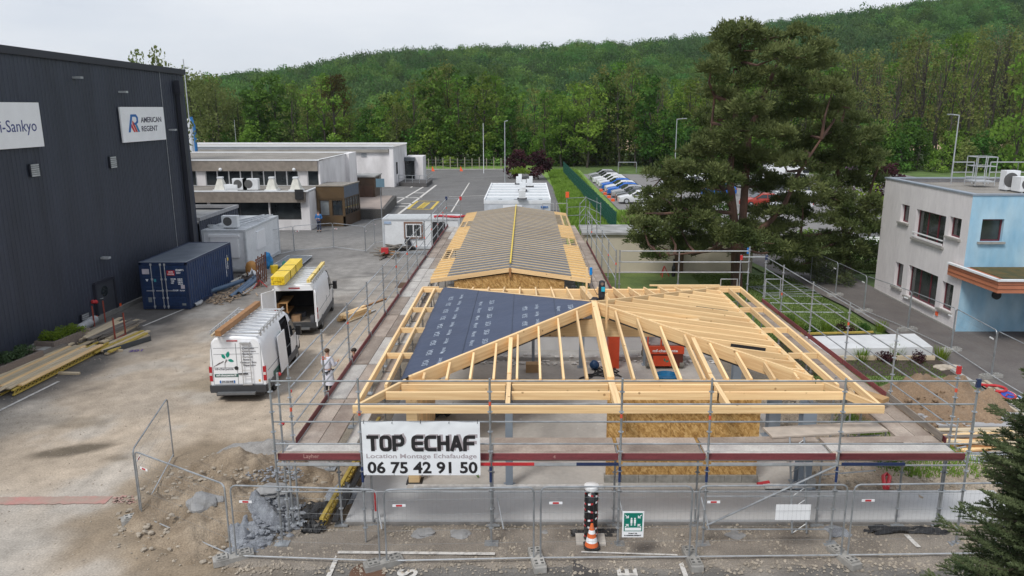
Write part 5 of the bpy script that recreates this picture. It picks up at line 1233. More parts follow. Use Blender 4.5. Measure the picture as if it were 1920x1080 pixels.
r2=[(1345,366,'blue','bright blue car seen through the pine branches'),(1310,346,'white','white car glimpsed left of the pine trunks'),(1355,348,'red','red car behind the blue one beyond the pine'),(1395,350,'white','white car between the pine stems at the back'),
      (1265,352,'silver','silver car glimpsed through the left pine boughs'),(1290,349,'white','white car right of a silver one behind the left boughs'),(1240,402,'white','white car right behind the beige garage roof'),(1425,388,'orange_red','orange red car right of the pine trunks'),
      (1455,384,'white','white car next to the orange red one'),(1480,396,'white','white car under the thick slanting pine limb'),(1440,368,'grey','dark car behind the white ones right of the trunks'),(1475,366,'silver','silver car in the row right of the pine trunks'),(1510,372,'white','white car far right in the car park'),(1410,352,'silver','silver car behind the pine stems'),(1450,345,'white','white car in the rearmost row right of the trunks'),(1485,343,'white','white van-like car in the rearmost row')]
for px,py,c,lb in r2:
    p=P(px,py);put_car(p.x,p.y,radians(-90+rnd.uniform(-3,3)),c,lb,'cars in the middle of the car park')
for px,py,nm,lb in((1473,340,'site_van','white box van at the back of the car park'),):
    p=P(px,py);T=thing(nm,lb,'van',p);b=MB();b.box(p.x-2.8,p.y,.4,p.x+1.8,p.y+2,2.9);b.build('box_body',M_white,T);b=MB();b.box(p.x+1.85,p.y+.1,.4,p.x+3.3,p.y+1.9,2.0);b.build('cab',M_white,T)
    b=MB();b.box(p.x+2.4,p.y+.05,1.2,p.x+3.33,p.y+1.95,1.85);b.build('window',M_glassc,T)
    for x in(-1.8,2.3):b=MB();b.tube([(p.x+x,p.y-.02,.4),(p.x+x,p.y+.2,.4)],.4,14);b.build('wheel',M_rubber,T)
# orange barrier blocks and shelter
T=thing('bike_shelter','dark flat roofed bicycle shelter on posts behind the garage roof','shelter',P(1298,424));a=P(1283,424);c=P(1318,424)
b=MB();b.box(a.x-.5,a.y,2.15,c.x+.6,a.y+2.6,2.3);b.build('roof',mat('shelter_roof',(.10,.105,.12),.6),T)
for k in range(5):x=a.x-.3+(c.x-a.x+.7)*k/4;b=MB();b.box(x-.07,a.y+.1,0,x+.07,a.y+.24,2.15);b.build('post',M_black,T)
for z in(.5,1.0,1.5):b=MB();b.box(a.x-.3,a.y+.3,z,c.x+.4,a.y+.36,z+.06);b.build('rail',M_black,T)
T=thing('motorbike','parked motorbike right of the pine trunks behind the garage','motorbike',P(1453,428,0));p=P(1453,426)
for dx in(-.65,.65):b=MB();b.tube([(p.x+dx,p.y-.06,.32),(p.x+dx,p.y+.06,.32)],.32,14);b.build('wheel',M_rubber,T)
b=MB();b.bar((p.x-.5,p.y,.75),(p.x+.6,p.y,.85),.25,.22);b.bar((p.x-.65,p.y,.35),(p.x-.4,p.y,1.05),.06,.06);b.box(p.x-.25,p.y-.12,.3,p.x+.2,p.y+.12,.7);b.build('frame',M_black,T)
b=MB();b.box(p.x-.45,p.y-.14,.78,p.x-.05,p.y+.14,1.0);b.build('fuel_tank',M_white,T);b=MB();b.tube([(p.x-.4,p.y-.35,1.08),(p.x-.4,p.y+.35,1.08)],.02,6);b.build('handlebar',M_black,T)

# ================================================================== FOREST
LM={'spring':leaf_mat('leaf_spring',(.085,.175,.026),(.225,.36,.062),.42,.26),'olive':leaf_mat('leaf_olive',(.100,.135,.036),(.235,.265,.082),.4,.26),'deep':leaf_mat('leaf_deep',(.030,.078,.014),(.095,.19,.032),.35,.22),
      'bare':leaf_mat('leaf_bare',(.12,.118,.058),(.23,.225,.11),.35,.15),'willow':leaf_mat('leaf_willow',(.12,.155,.044),(.235,.28,.10),.45,.12),'plum':leaf_mat('leaf_plum',(.030,.012,.015),(.075,.026,.032),.2,.1),'lime':leaf_mat('leaf_lime',(.12,.19,.018),(.25,.34,.055),.45,.1),
      'pine':leaf_mat('leaf_pine',(.066,.094,.030),(.185,.22,.082),.25,.05,.7),'spruce':leaf_mat('leaf_spruce',(.050,.078,.034),(.165,.20,.095),.15,.05,2.5),'hill':leaf_mat('leaf_hill',(.052,.128,.030),(.165,.30,.070),.35,.32,.05),'hill2':leaf_mat('leaf_hill_dark',(.042,.100,.036),(.115,.21,.062),.35,.3,.05),'lilac':leaf_mat('leaf_lilac',(.12,.06,.12),(.28,.16,.28),.3,.1),'mistle':leaf_mat('leaf_mistletoe',(.05,.045,.012),(.09,.07,.02),.3,.1)}
def leaf_cloud(R,clumps,nl,ls,squash=.75):
    """numpy quads spread through clumps: list of (x,y,z,r)"""
    vs=[];
    for(x,y,z,r)in clumps:
        n=int(nl*(r**2));
        d=R.normal(size=(n,3));d/=np.linalg.norm(d,axis=1)[:,None]+1e-9
        rad=r*(.45+.62*R.random(n)**.5);c=d*rad[:,None];c[:,2]*=squash;c+=(x,y,z)
        u=R.normal(size=(n,3))*.8+np.cross(d,(0,0,1));u/=np.linalg.norm(u,axis=1)[:,None]+1e-9
        t=d*.7+R.normal(size=(n,3))*.5;v=np.cross(u,t);v/=np.linalg.norm(v,axis=1)[:,None]+1e-9
        s=ls*(.6+.8*R.random(n))[:,None]
        q=np.stack([c-u*s,c+v*s*.7,c+u*s,c-v*s*.7],axis=1);vs.append(q.reshape(-1,3))
    V=np.concatenate(vs);n=len(V)//4
    return V,n
def quads_mesh(name,V,n,m):
    me=bpy.data.meshes.new(name);me.vertices.add(len(V));me.vertices.foreach_set('co',V.astype(np.float32).ravel())
    me.loops.add(n*4);me.loops.foreach_set('vertex_index',np.arange(n*4,dtype=np.int32));me.polygons.add(n);me.polygons.foreach_set('loop_start',np.arange(0,n*4,4,dtype=np.int32));me.polygons.foreach_set('loop_total',np.full(n,4,dtype=np.int32))
    me.materials.append(m);me.update(calc_edges=True);return me
def tree_proto(name,h,crown,kind,seed,trunk_r=.22,nl=60,ls=.2,bark=M_barkg,base=.28,lean=0.0,ncl=26,shape=1.0,branchy=10,label='tree',cat='tree',clr=(.55,1.2)):
    R=np.random.default_rng(seed);r=random.Random(seed);T=thing(name,label,cat,(0,0,0))
    b=MB();tp=[];x=y=0
    for i in range(7):t=i/6;tp.append((x,y,h*.93*t));x+=r.uniform(-.25,.25)+lean*h/7;y+=r.uniform(-.25,.25)
    b.tube(tp,[trunk_r*(1-.85*i/6)for i in range(7)],6)
    def at(t):k=min(5,int(t*6));f=t*6-k;return Vector(tp[k]).lerp(Vector(tp[k+1]),f)
    cl=[]
    for i in range(ncl):
        t=base+(1-base)*(i+r.random())/ncl;a=r.random()*6.28
        w_=crown*(sin(pi*min(1,(t-base)/(1-base)*.86+.12))**.7)*shape;rr=w_*(.25+.75*r.random())
        c=at(min(.99,t));p=Vector((c.x+cos(a)*rr,c.y+sin(a)*rr,h*t+r.uniform(-.4,.4)))
        cl.append((p.x,p.y,min(p.z,h),crown*.34*r.uniform(*clr)))
        if i%max(1,ncl//branchy)==0:
            s_=at(max(.15,t-.18));b.tube([s_,s_.lerp(p,.5)+Vector((0,0,-.2)),p],[trunk_r*.38,trunk_r*.2,trunk_r*.07],4)
    b.build('trunk',bark,T,world=False)
    V,n=leaf_cloud(R,cl,nl,ls);o=bpy.data.objects.new('crown',quads_mesh('crown',V,n,LM[kind]));C.objects.link(o);o.parent=T;MW[o.name]=I();CH.setdefault(T.name,[]).append(o)
    return T
protos={
 'round':[tree_proto('broadleaf_tree',14,3.6,'spring',1,nl=46,ls=.22,base=.18),tree_proto('broadleaf_tree',15,3.2,'spring',2,nl=46,ls=.2,base=.12,ncl=32)],
 'deep':[tree_proto('dark_tree',13,3.8,'deep',3,nl=52,ls=.24,base=.1,ncl=32)],
 'olive':[tree_proto('olive_tree',16,2.8,'olive',4,nl=34,ls=.18,base=.25,ncl=30),tree_proto('olive_tree',15,3.3,'olive',5,nl=32,ls=.18,base=.22,ncl=28)],
 'bare':[tree_proto('sparse_tree',20,3.2,'bare',6,nl=18,ls=.13,base=.42,ncl=26,lean=.08,branchy=20,trunk_r=.26),tree_proto('sparse_tree',21,2.8,'bare',7,nl=16,ls=.13,base=.48,ncl=22,lean=-.05,branchy=20,trunk_r=.26)],
 'willow':[tree_proto('willow_tree',15,3.6,'willow',8,nl=42,ls=.2,base=.1,ncl=34)],
 'shrub':[tree_proto('undergrowth_tree',5,3.0,'spring',9,nl=60,ls=.18,base=.02,ncl=18,trunk_r=.1)],
}
used={}
def put_tree(kind,i,x,y,s,rz,label,group,sz=1.0,mats=None,z=-.05):
    p=protos[kind][i%len(protos[kind])];key=p.name;M=TR((x,y,z),rz,s,s,s*sz)
    if key not in used:
        used[key]=1;p.matrix_world=M;MW[p.name]=M;p['label']=label;p['group']=group;return p
    return dup_tree(p,M,label,group,mats)
TL={'round':'fresh green tree','deep':'dark dense tree','olive':'olive slender tree','bare':'tall sparse twiggy tree','willow':'pale yellow green tree','shrub':'low bush at the belt foot'}
TG={'round':'fresh green belt trees','deep':'dark green belt trees','olive':'olive belt trees','bare':'tall sparse trees behind the right building','willow':'pale trees above the works roof','shrub':'bushes along the tree belt'}
rt=random.Random(11)
ZN=[(455,'above the left end of the works roof'),(610,'above the works roof'),(765,'above the far white hall'),(940,'behind the concrete post fence'),(1045,'behind the purple leaved trees'),(1210,'behind the green fence and goal'),(1330,'left of the big pine'),(1560,'behind the big pine'),(1680,'between the pines and the right building'),(1800,'behind the roof guardrail of the right building'),(3000,'at the right picture edge')]
def where_tree(base,px,row):return base+' '+['in the front row ','in the second row ','further back ','in the rearmost row '][row]+next(w_ for x_,w_ in ZN if px<x_)
# (photo column, top row of the crown) outline of the tree belt
OUT=[(330,150),(380,142),(420,148),(450,170),(480,165),(520,155),(560,150),(585,165),(625,140),(660,190),(700,195),(740,175),(780,150),(830,115),(870,135),(930,150),(960,160),(1010,160),(1060,165),(1110,150),(1160,110),(1200,135),(1260,150),(1320,160),(1400,130),(1480,120),(1560,110),(1620,95),(1700,75),(1780,65),(1850,60),(1920,90),(2000,90)]
def top_at(px):
    for(a,u),(b_,v)in zip(OUT,OUT[1:]):
        if px<=b_:return u+(v-u)*(px-a)/(b_-a)
    return 90
def kind_at(px,row):
    if px<455:return 'willow' if rt.random()<.8 else 'round'
    if 470<px<550 and row==0:return 'deep'
    if px>1560:return rt.choice(['bare','bare','olive','olive'])if row<2 else rt.choice(['olive','round'])
    if row==0 and rt.random()<.25:return 'deep'
    return rt.choice(['round','round','olive','olive','olive']if row<2 else['round','olive','deep'])
for row_,(Y0,dx,dtop)in enumerate(((145,27,0),(153,30,-4),(163,33,-2),(176,36,2))):
    px=335+row_*9
    while px<2010:
        Y=Y0+rt.uniform(-3,3);q=px+rt.uniform(-8,8)
        if row_==0 and q>1040:Y-=4
        zt_=PY(q,top_at(q)+dtop+rt.choice((-14,-4,6,20,34,60))+rt.uniform(-6,10),Y).z
        if row_>=1:zt_=PY(q,top_at(q)+rt.uniform(-6,30),Y).z
        k=kind_at(q,row_);base_h={'round':14.5,'deep':13.3,'olive':15.7,'bare':20.3,'willow':15.2}[k]
        s=zt_/base_h;s2=max(.85,min(1.25,s));X=PY(q,300,Y).x
        lb=where_tree(TL[k],q,row_)
        put_tree(k,rt.randrange(9),X,Y,s2,rt.random()*6.28,lb,TG[k],s/s2)
        px+=dx*rt.uniform(.85,1.15)
# low fill at the belt foot, leaving gaps at trunk height
px=350
while px<1990:
    if not(1160<px<1185 or 1725<px<1755 or 812<px<826):
        Y=rt.uniform(141,150)if px<1250 else rt.uniform(128,140)
        put_tree('shrub',0,PY(px,300,Y).x,Y,rt.uniform(.7,1.6),rt.random()*6.28,TL['shrub']+' '+next(w_ for x_,w_ in ZN if px<x_),TG['shrub'],1.0,{'leaf_spring':LM[rt.choice(['spring','deep','olive','deep'])]})
    px+=rt.uniform(10,17)
# tree tops behind the dark hall and the big leafy tree at the right edge
for px,zt_ in((262,14.5),(300,15.2)):
    k=protos['willow'][0];X=PY(px,110,70).x;put_tree('willow',0,X,70,.6,px,{262:'light green tree top peeping left above the dark hall roof',300:'sparse twiggy tree top peeping right above the dark hall roof'}[px],'tree tops above the dark hall',PY(px,108 if px<280 else 102,70).z/(15.2*.6))
put_tree('round',0,PY(1905,300,96).x,96,.9,1,'bright green leafy tree at the right edge behind the blue building','trees near the right building',17.6/14.5/.9)
# mistletoe laden tree
p=PY(628,300,143);T=thing('mistletoe_tree','bare tree with dark round mistletoe balls above the works roof','tree',(p.x,143,0));b=MB();b.tube([(p.x,143,0),(p.x+.3,143,8),(p.x,143,16.5)],[.3,.2,.05],6)
cl=[]
for k,(px,py,rr)in enumerate(((620,160,1.6),(632,155,1.5),(640,172,1.1),(612,176,.9),(645,195,1.0),(625,200,.8),(636,148,.9))):q=PY(px,py,143);cl.append((q.x,q.y,q.z,rr));b.tube([(p.x+.2,143,q.z-2.5),tuple(q)],[.1,.04],4)
b.build('trunk',M_barkg,T);V,n=leaf_cloud(np.random.default_rng(3),cl,150,.16,1);V-=np.array((p.x,143,0));o=bpy.data.objects.new('mistletoe',quads_mesh('mistletoe',V,n,LM['mistle']));C.objects.link(o);o.parent=T
# purple leaved trees and the clipped lime bush by the lawn
def small_tree(name,label,x,y,h,w_,kind,seed,nl=90,ls=.14,trunk=.12,base=.3,group=None,m=M_bark):
    T=tree_proto(name,h,w_,kind,seed,trunk_r=trunk,nl=nl,ls=ls,base=base,ncl=26,bark=m,label=label,clr=(.8,1.4));M=TR((x,y,0),seed);T.matrix_world=M;MW[T.name]=M
    if group:T['group']=group
    return T
small_tree('copper_tree','dark purple leaved tree, the left one beside the lamp post',PY(968,320,117).x,117,3.9,1.9,'plum',21,120,.16,base=.2)
small_tree('copper_tree','dark purple leaved tree, the right one nearer the long grass',PY(1010,320,115).x,115,4.0,1.9,'plum',22,120,.16,base=.25)
T=thing('clipped_tree','yellow green umbrella shaped small tree in front of the purple ones','tree',(PY(975,330,108).x,108,0));x=T.location.x
b=MB();b.tube([(x,108,0),(x,108,1.6)],[.14,.1],7);b.build('trunk',M_bark,T);V,n=leaf_cloud(np.random.default_rng(9),[(x+cos(a)*.95,108+sin(a)*.9,1.75,.62)for a in np.linspace(0,5.6,8)]+[(x,108,2.0,.8)],260,.09,.55)
V-=np.array((x,108,0));o=bpy.data.objects.new('crown',quads_mesh('crown',V,n,LM['lime']));C.objects.link(o);o.parent=T
small_tree('lilac_bush','lilac coloured flowering bush left of the right building roof',PY(1612,330,66).x,66,5.6,1.2,'lilac',31,60,.1)
small_tree('maple_bush','fresh yellow green bush beside the lilac one',PY(1640,340,62).x,62,5.0,1.3,'lime',32,110,.12)
small_tree('red_hedge','low dark red leaved bush behind the right building roof edge',PY(1672,330,80).x,80,4.2,2.2,'plum',33,90,.14)
small_tree('leafy_bush','broad green bush behind the garage between the pine trunks',PY(1350,410,57).x,57,3.8,1.5,'deep',34,150,.1)
small_tree('leafy_bush','green shrub against the path right of the pine trunks',PY(1500,470,55).x,55,1.9,1.3,'spring',35,150,.09,base=.05)
small_tree('leafy_bush','rounded dark shrub beside the left corner of the white wall',PY(1610,500,50).x,50,1.8,1.5,'deep',36,150,.09,base=.05)

# hill forest: one far mass of crowns
def crown_src(seed,kind):
    r=random.Random(seed);R=np.random.default_rng(seed)
    cl=[(r.uniform(-.5,.5),r.uniform(-.5,.5),r.uniform(.2,.9),r.uniform(.35,.55))for _ in range(9)]
    V,n=leaf_cloud(R,cl,520,.05,.8);return bpy.data.objects.new('crown_%d'%seed,quads_mesh('hill_crown',V,n,LM[kind]))
src=[crown_src(s,k)for s,k in((61,'hill'),(62,'hill2'),(63,'hill'),(64,'hill2'),(65,'hill'))]
rh=random.Random(5);pts=[[]for _ in src]
y=320
while y<740:
    stp=8.2 if y>420 else 9
    x=-340
    while x<720:
        xx=x+rh.uniform(-3.5,3.5);yy_=y+rh.uniform(-3.5,3.5);px=986+1440*xx/yy_/.955
        if 320<px<2150:
            d=fbm(xx,yy_,.012,3,4.0)+rh.uniform(-.25,.25)
            k=(1 if d>.12 else(0 if d>-.2 else 2))if rh.random()<.8 else rh.randrange(5)
            if yy_>600:k=rh.choice((1,3,3))
            pts[k].append((xx,yy_,hill_z(xx,yy_)+rh.uniform(0,2.0)))
        x+=stp
    y+=stp*.9
def gn_instances(name,P_,srcs,smin,smax,label,seed):
    allp=[];idx=[]
    for i,l_ in enumerate(P_):allp+=l_;idx+=[i]*len(l_)
    me=bpy.data.meshes.new(name);me.from_pydata(allp,[],[]);at=me.attributes.new('idx','INT','POINT');at.data.foreach_set('value',idx)
    o=bpy.data.objects.new(name,me);C.objects.link(o);tag(o,label,kind='stuff')
    ng=bpy.data.node_groups.new(name,'GeometryNodeTree');ng.interface.new_socket('Geometry',in_out='INPUT',socket_type='NodeSocketGeometry');ng.interface.new_socket('Geometry',in_out='OUTPUT',socket_type='NodeSocketGeometry')
    N=ng.nodes;Lk=ng.links.new;gi=N.new('NodeGroupInput');go=N.new('NodeGroupOutput');mp_=N.new('GeometryNodeMeshToPoints');Lk(gi.outputs[0],mp_.inputs[0])
    jn=N.new('GeometryNodeJoinGeometry');na=N.new('GeometryNodeInputNamedAttribute');na.data_type='INT';na.inputs[0].default_value='idx'
    for i,s_ in enumerate(srcs):
        oi=N.new('GeometryNodeObjectInfo');oi.inputs[0].default_value=s_;oi.inputs[1].default_value=True
        ip=N.new('GeometryNodeInstanceOnPoints');cm=N.new('FunctionNodeCompare');cm.data_type='INT';cm.operation='EQUAL'
        ins=[x for x in cm.inputs if x.enabled];Lk(na.outputs['Attribute'],ins[0]);ins[1].default_value=i
        rs=N.new('FunctionNodeRandomValue');rs.data_type='FLOAT_VECTOR';fl=[x for x in rs.inputs if x.enabled]
        fl[0].default_value=(smin,smin,smin*.9);fl[1].default_value=(smax,smax,smax*1.15);fl[-1].default_value=seed+i
        rr=N.new('FunctionNodeRandomValue');rr.data_type='FLOAT_VECTOR';fr_=[x for x in rr.inputs if x.enabled];fr_[0].default_value=(0,0,0);fr_[1].default_value=(.2,.2,6.28);fr_[-1].default_value=seed+50+i
        Lk(mp_.outputs[0],ip.inputs['Points']);Lk(cm.outputs[0],ip.inputs['Selection']);Lk(oi.outputs['Geometry'],ip.inputs['Instance'])
        Lk([x for x in rs.outputs if x.enabled][0],ip.inputs['Scale']);Lk([x for x in rr.outputs if x.enabled][0],ip.inputs['Rotation']);Lk(ip.outputs[0],jn.inputs[0])
    Lk(jn.outputs[0],go.inputs[0]);mo=o.modifiers.new('GN','NODES');mo.node_group=ng
    return o
gn_instances('hill_forest',pts,src,6.5,12.5,'dense mixed green forest covering the hill',3)

# ================================================================== THE BIG PINE AND ITS NEIGHBOUR
def pine(name,label,base,stems,pads,seed,ndl=1.0,Y0=44.5,dy=3.2):
    R=np.random.default_rng(seed);r=random.Random(seed);T=thing(name,label,'tree',base)
    b=MB();paths=[]
    for st in stems:
        pts=[Vector(p)for p in st[0]];b.tube(pts,st[1],8);paths.append(pts)
    cs=[]
    for(px,py,rx,ry)in pads:
        yy=Y0+r.uniform(-dy,dy)*(1.0 if abs(px-1420)<130 else .8);c=PY(px,py,yy);sc_=yy/1440/1.0
        rx_,ry_=rx*sc_*1.05,ry*sc_*1.05
        # limb from the nearest stem point below
        best=min((p for pts in paths for i in range(len(pts)-1)for p in(pts[i].lerp(pts[i+1],t/4)for t in range(5))),key=lambda p:(p-c).length+(3 if p.z>c.z+.5 else 0))
        m_=best.lerp(c,.5)+Vector((r.uniform(-.3,.3),r.uniform(-.3,.3),-.1+r.uniform(-.3,.3)))
        b.tube([best,m_,c],[.10,.06,.02],5)
        # clumps of this pad, with depth
        n=max(6,int(rx_*13+ry_*9))
        for _ in range(n):
            a=r.random()*6.28;q=r.random()**.5;dz=r.uniform(-1,1)
            cs.append((c.x+cos(a)*q*rx_,c.y+sin(a)*q*rx_*.85,c.z+dz*ry_*(1-q*.5),r.uniform(.28,.5)))
        for _ in range(3):
            a=r.random()*6.28;e=c+Vector((cos(a)*rx_*.8,sin(a)*rx_*.7,r.uniform(-.3,.3)*ry_));b.tube([c,e],[.03,.01],4)
    b.build('trunk',M_barkp,T)
    vs=[]
    for(x,y,z,rr)in cs:
        # tufts: needles radiating outwards and up from the twig tips
        n=int(95*ndl*rr/.36);d=R.normal(size=(n,3));d[:,2]=np.abs(d[:,2])*.9-.25;d/=np.linalg.norm(d,axis=1)[:,None]
        o_=np.array((x,y,z))+d*(rr*(.3+.75*R.random(n)))[:,None]
        dirv=d+R.normal(size=(n,3))*.35+np.array((0,0,.35));dirv/=np.linalg.norm(dirv,axis=1)[:,None]
        sd_=np.cross(dirv,R.normal(size=(n,3)));sd_/=np.linalg.norm(sd_,axis=1)[:,None]
        ln=(.10+.10*R.random(n))[:,None];wd=(.024+.018*R.random(n))[:,None]
        vs.append(np.stack([o_-sd_*wd,o_+sd_*wd,o_+dirv*ln+sd_*wd*.5,o_+dirv*ln-sd_*wd*.5],axis=1).reshape(-1,3))
    V=np.concatenate(vs);V-=np.array(tuple(base));o=bpy.data.objects.new('needles',quads_mesh('needles',V,len(V)//4,LM['pine']));C.objects.link(o);o.parent=T;CH.setdefault(T.name,[]).append(o)
    return len(V)//4
pb_=P(1381,541)
def S3(pts,Y=44.5):return[tuple(PY(px,py,Y+dy))for px,py,dy in pts]
stems=[([tuple(pb_)]+S3([(1381,470,0),(1375,400,0),(1368,330,.2),(1378,230,.2),(1385,130,.3),(1390,70,.3)],pb_.y),[.36,.32,.24,.2,.15,.09,.04]),
         (S3([(1384,480,.1),(1392,420,.4),(1398,330,.8),(1404,250,1),(1440,160,1.0),(1470,90,1)],pb_.y),[.24,.24,.22,.18,.13,.05]),
         (S3([(1372,390,0),(1350,345,-.3),(1330,280,-.5),(1340,180,-.6)],pb_.y),[.15,.13,.1,.05]),
         (S3([(1398,445,.5),(1440,420,-.2),(1470,385,-.6),(1500,320,-1),(1540,260,-1.2)],pb_.y),[.17,.16,.14,.1,.05]),
         (S3([(1385,470,0),(1340,470,-1),(1290,475,-1.6),(1240,480,-2)],pb_.y),[.12,.09,.06,.03]),
         (S3([(1378,400,0),(1320,395,-1),(1260,400,-1.6),(1210,400,-2)],pb_.y),[.12,.09,.06,.03]),
         (S3([(1400,440,.5),(1470,445,1),(1530,440,1.5),(1600,430,2)],pb_.y),[.13,.1,.08,.04]),
         (S3([(1372,340,.2),(1310,300,-.3),(1255,320,-.8),(1225,350,-1)],pb_.y),[.1,.08,.05,.03])]
pads=[(1360,62,28,14),(1395,58,30,14),(1440,72,36,18),(1500,62,26,12),(1530,88,26,16),(1345,90,24,16),(1395,95,44,20),(1470,105,46,22),(1535,122,36,20),(1335,125,22,16),(1375,140,42,24),(1440,150,48,24),(1505,160,46,24),(1562,165,30,18),(1350,180,34,22),(1405,195,46,24),(1470,205,50,24),(1535,210,42,22),(1575,200,22,14),
        (1345,225,40,20),(1395,245,40,20),(1450,255,50,22),(1515,258,48,22),(1570,245,28,16),(1335,265,38,18),(1300,285,30,16),(1400,295,40,18),(1465,300,48,20),(1530,305,46,20),(1275,315,36,18),(1320,318,36,16),(1245,335,30,18),(1230,365,32,18),(1280,352,34,14),(1215,395,32,16),(1255,395,34,16),(1300,385,26,12),(1205,425,28,16),(1250,430,40,16),(1300,440,40,16),(1345,425,30,12),(1230,458,30,12),(1290,465,34,12),(1320,455,36,12),(1365,450,24,12),(1340,375,24,10),
        (1350,340,34,12),(1410,335,36,14),(1440,352,26,8),(1475,340,36,14),(1520,345,40,18),(1505,375,30,12),(1430,400,30,12),(1470,425,30,12),(1430,455,36,12),(1480,470,40,14),(1400,470,26,10),(1300,408,36,12),(1270,415,30,12),(1440,432,34,12),(1400,425,24,10),(1485,452,34,12),(1325,352,26,12),(1460,398,26,9),(1210,450,26,10),(1375,435,26,10),(1420,300,30,14),(1385,315,30,12),(1430,230,40,18),(1360,285,30,14),(1480,380,26,10),(1500,285,30,14),(1225,483,22,7)]
n1=pine('pine_tree','big spreading Scots pine with reddish forked trunk behind the right scaffold',pb_,stems,pads,5,1.0,pb_.y,2.6)
pb2=P(1590,528);st2=[([tuple(pb2)]+S3([(1588,470,0),(1580,400,0),(1570,320,0),(1575,240,0)],pb2.y),[.26,.22,.18,.12,.05]),(S3([(1585,450,0),(1620,400,-.4),(1640,330,-.5)],pb2.y),[.14,.1,.05])]
pads2=[(1600,225,24,14),(1585,260,36,18),(1625,255,26,16),(1600,295,40,20),(1565,300,30,18),(1640,300,26,18),(1580,335,40,20),(1625,340,34,20),(1555,370,36,18),(1600,378,42,20),(1638,385,24,20),(1560,410,36,18),(1605,420,40,20),(1640,430,20,18),(1545,450,36,16),(1590,462,44,18),(1632,470,24,16),(1550,490,40,14),(1600,500,34,12),(1510,400,26,12),(1520,470,30,12),(1570,520,40,10),(1520,508,34,8),(1480,500,30,8),(1590,190,14,10)]
n2=pine('pine_tree','second bushier pine between the big pine and the white building',pb2,st2,pads2,6,1.0,pb2.y,2.0)

# foreground conifer at the lower right
def conifer():
    base=Vector((8.95,11.6,0));T=thing('silver_fir','dark blue green conifer cut off at the lower right corner','tree',base);R=np.random.default_rng(4);r=random.Random(4)
    b=MB();b.tube([base,base+Vector((0,0,8.0))],[.2,.03],8);vs=[]
    z=.4
    while z<7.9:
        L_=.2+1.8*(1-z/8.0)**.75;nb=9
        for k in range(nb):
            a=2*pi*k/nb+z*2.3+r.uniform(-.2,.2);ln=L_*r.uniform(.5,1.18)
            if cos(a)>.75 and z<5:continue
            p0=base+Vector((0,0,z));d=Vector((cos(a),sin(a),.05));p1=p0+d*ln+Vector((0,0,-.1*ln));mid_=p0.lerp(p1,.55)+Vector((0,0,-.1));p1.z+=.12
            b.tube([p0,mid_,p1],[.035,.02,.006],4)
            tw=[(p0.lerp(mid_,t),t*.5)for t in(.4,.6,.8,1)]+[(mid_.lerp(p1,t),.5+t*.5)for t in(.15,.3,.45,.6,.75,.9,1)]
            for q,t in tw:
                for s_ in(-1,0,1):
                    dd=(Vector((-d.y,d.x,0))*s_*.9+d*.7+Vector((0,0,r.uniform(-.1,.2)))).normalized();l2=(.22+.25*(1-t))*(1 if s_ else .6)
                    e=q+dd*l2;n=int(l2*300);tt=R.random(n);c=np.array(q)[None]+np.outer(tt,np.array(e-q))
                    u=R.normal(size=(n,3));u[:,2]=np.abs(u[:,2])*.7;u+=np.array(dd)*.9;u/=np.linalg.norm(u,axis=1)[:,None]
                    sd_=np.cross(u,R.normal(size=(n,3)));sd_/=np.linalg.norm(sd_,axis=1)[:,None];ll=(.035+.02*R.random(n))[:,None];w_=.0058
                    vs.append(np.stack([c-sd_*w_,c+sd_*w_,c+u*ll+sd_*w_*.6,c+u*ll-sd_*w_*.6],axis=1).reshape(-1,3))
        z+=.21
    b.build('trunk',M_bark,T);V=np.concatenate(vs)-np.array(tuple(base));o=bpy.data.objects.new('needles',quads_mesh('needles',V,len(V)//4,LM['spruce']));C.objects.link(o);o.parent=T
    return len(V)//4
n3=conifer()
print('quads pine',n1,n2,'fir',n3)
# long grass tufts
def grass(name,n,reg,hmin,hmax,wd,m,seed,label=None):
    R=np.random.default_rng(seed);xs,ys,zs=reg(R,n);a=R.random(n)*6.28;h=hmin+(hmax-hmin)*R.random(n);lean=R.normal(size=(n,2))*.35
    c=np.stack([xs,ys,np.full(n,zs)],1);u=np.stack([np.cos(a),np.sin(a),np.zeros(n)],1)*wd;top=c+np.stack([lean[:,0]*h,lean[:,1]*h,h],1)
    V=np.stack([c-u,c+u,top+u*.3,top-u*.3],1).reshape(-1,3);o=bpy.data.objects.new(name,quads_mesh(name,V,n,m));C.objects.link(o);return tag(o,label,kind='stuff')
def strip(R,n):y=57+(132-57)*R.random(n)**1.3;t=R.random(n);return 3.6+t*(8.6-3.6)*np.minimum(1,.9+(y-60)/400),y,.03
grass('long_grass',30000,strip,.12,.42,.035,LM['lime']if False else leaf_mat('blade_green',(.13,.23,.03),(.24,.37,.07),.3,.0,.4),1)
grass('lawn_grass',26000,lambda R,n:(10.5+6.2*R.random(n),24.8+23*R.random(n)**.9,.03),.03,.09,.02,leaf_mat('blade_dark',(.08,.13,.025),(.15,.22,.05),.3,.0,.6),2)
grass('side_weeds',5200,lambda R,n:(10.9+2.6*R.random(n)**1.5+.3*R.normal(size=n),20.2+4.6*R.random(n),.06),.05,.18,.018,MATS['blade_green'],6)
grass('verge_weeds',5000,lambda R,n:(8.6+3.9*R.random(n),63+15*R.random(n),.03),.1,.4,.04,MATS['blade_green'],3)
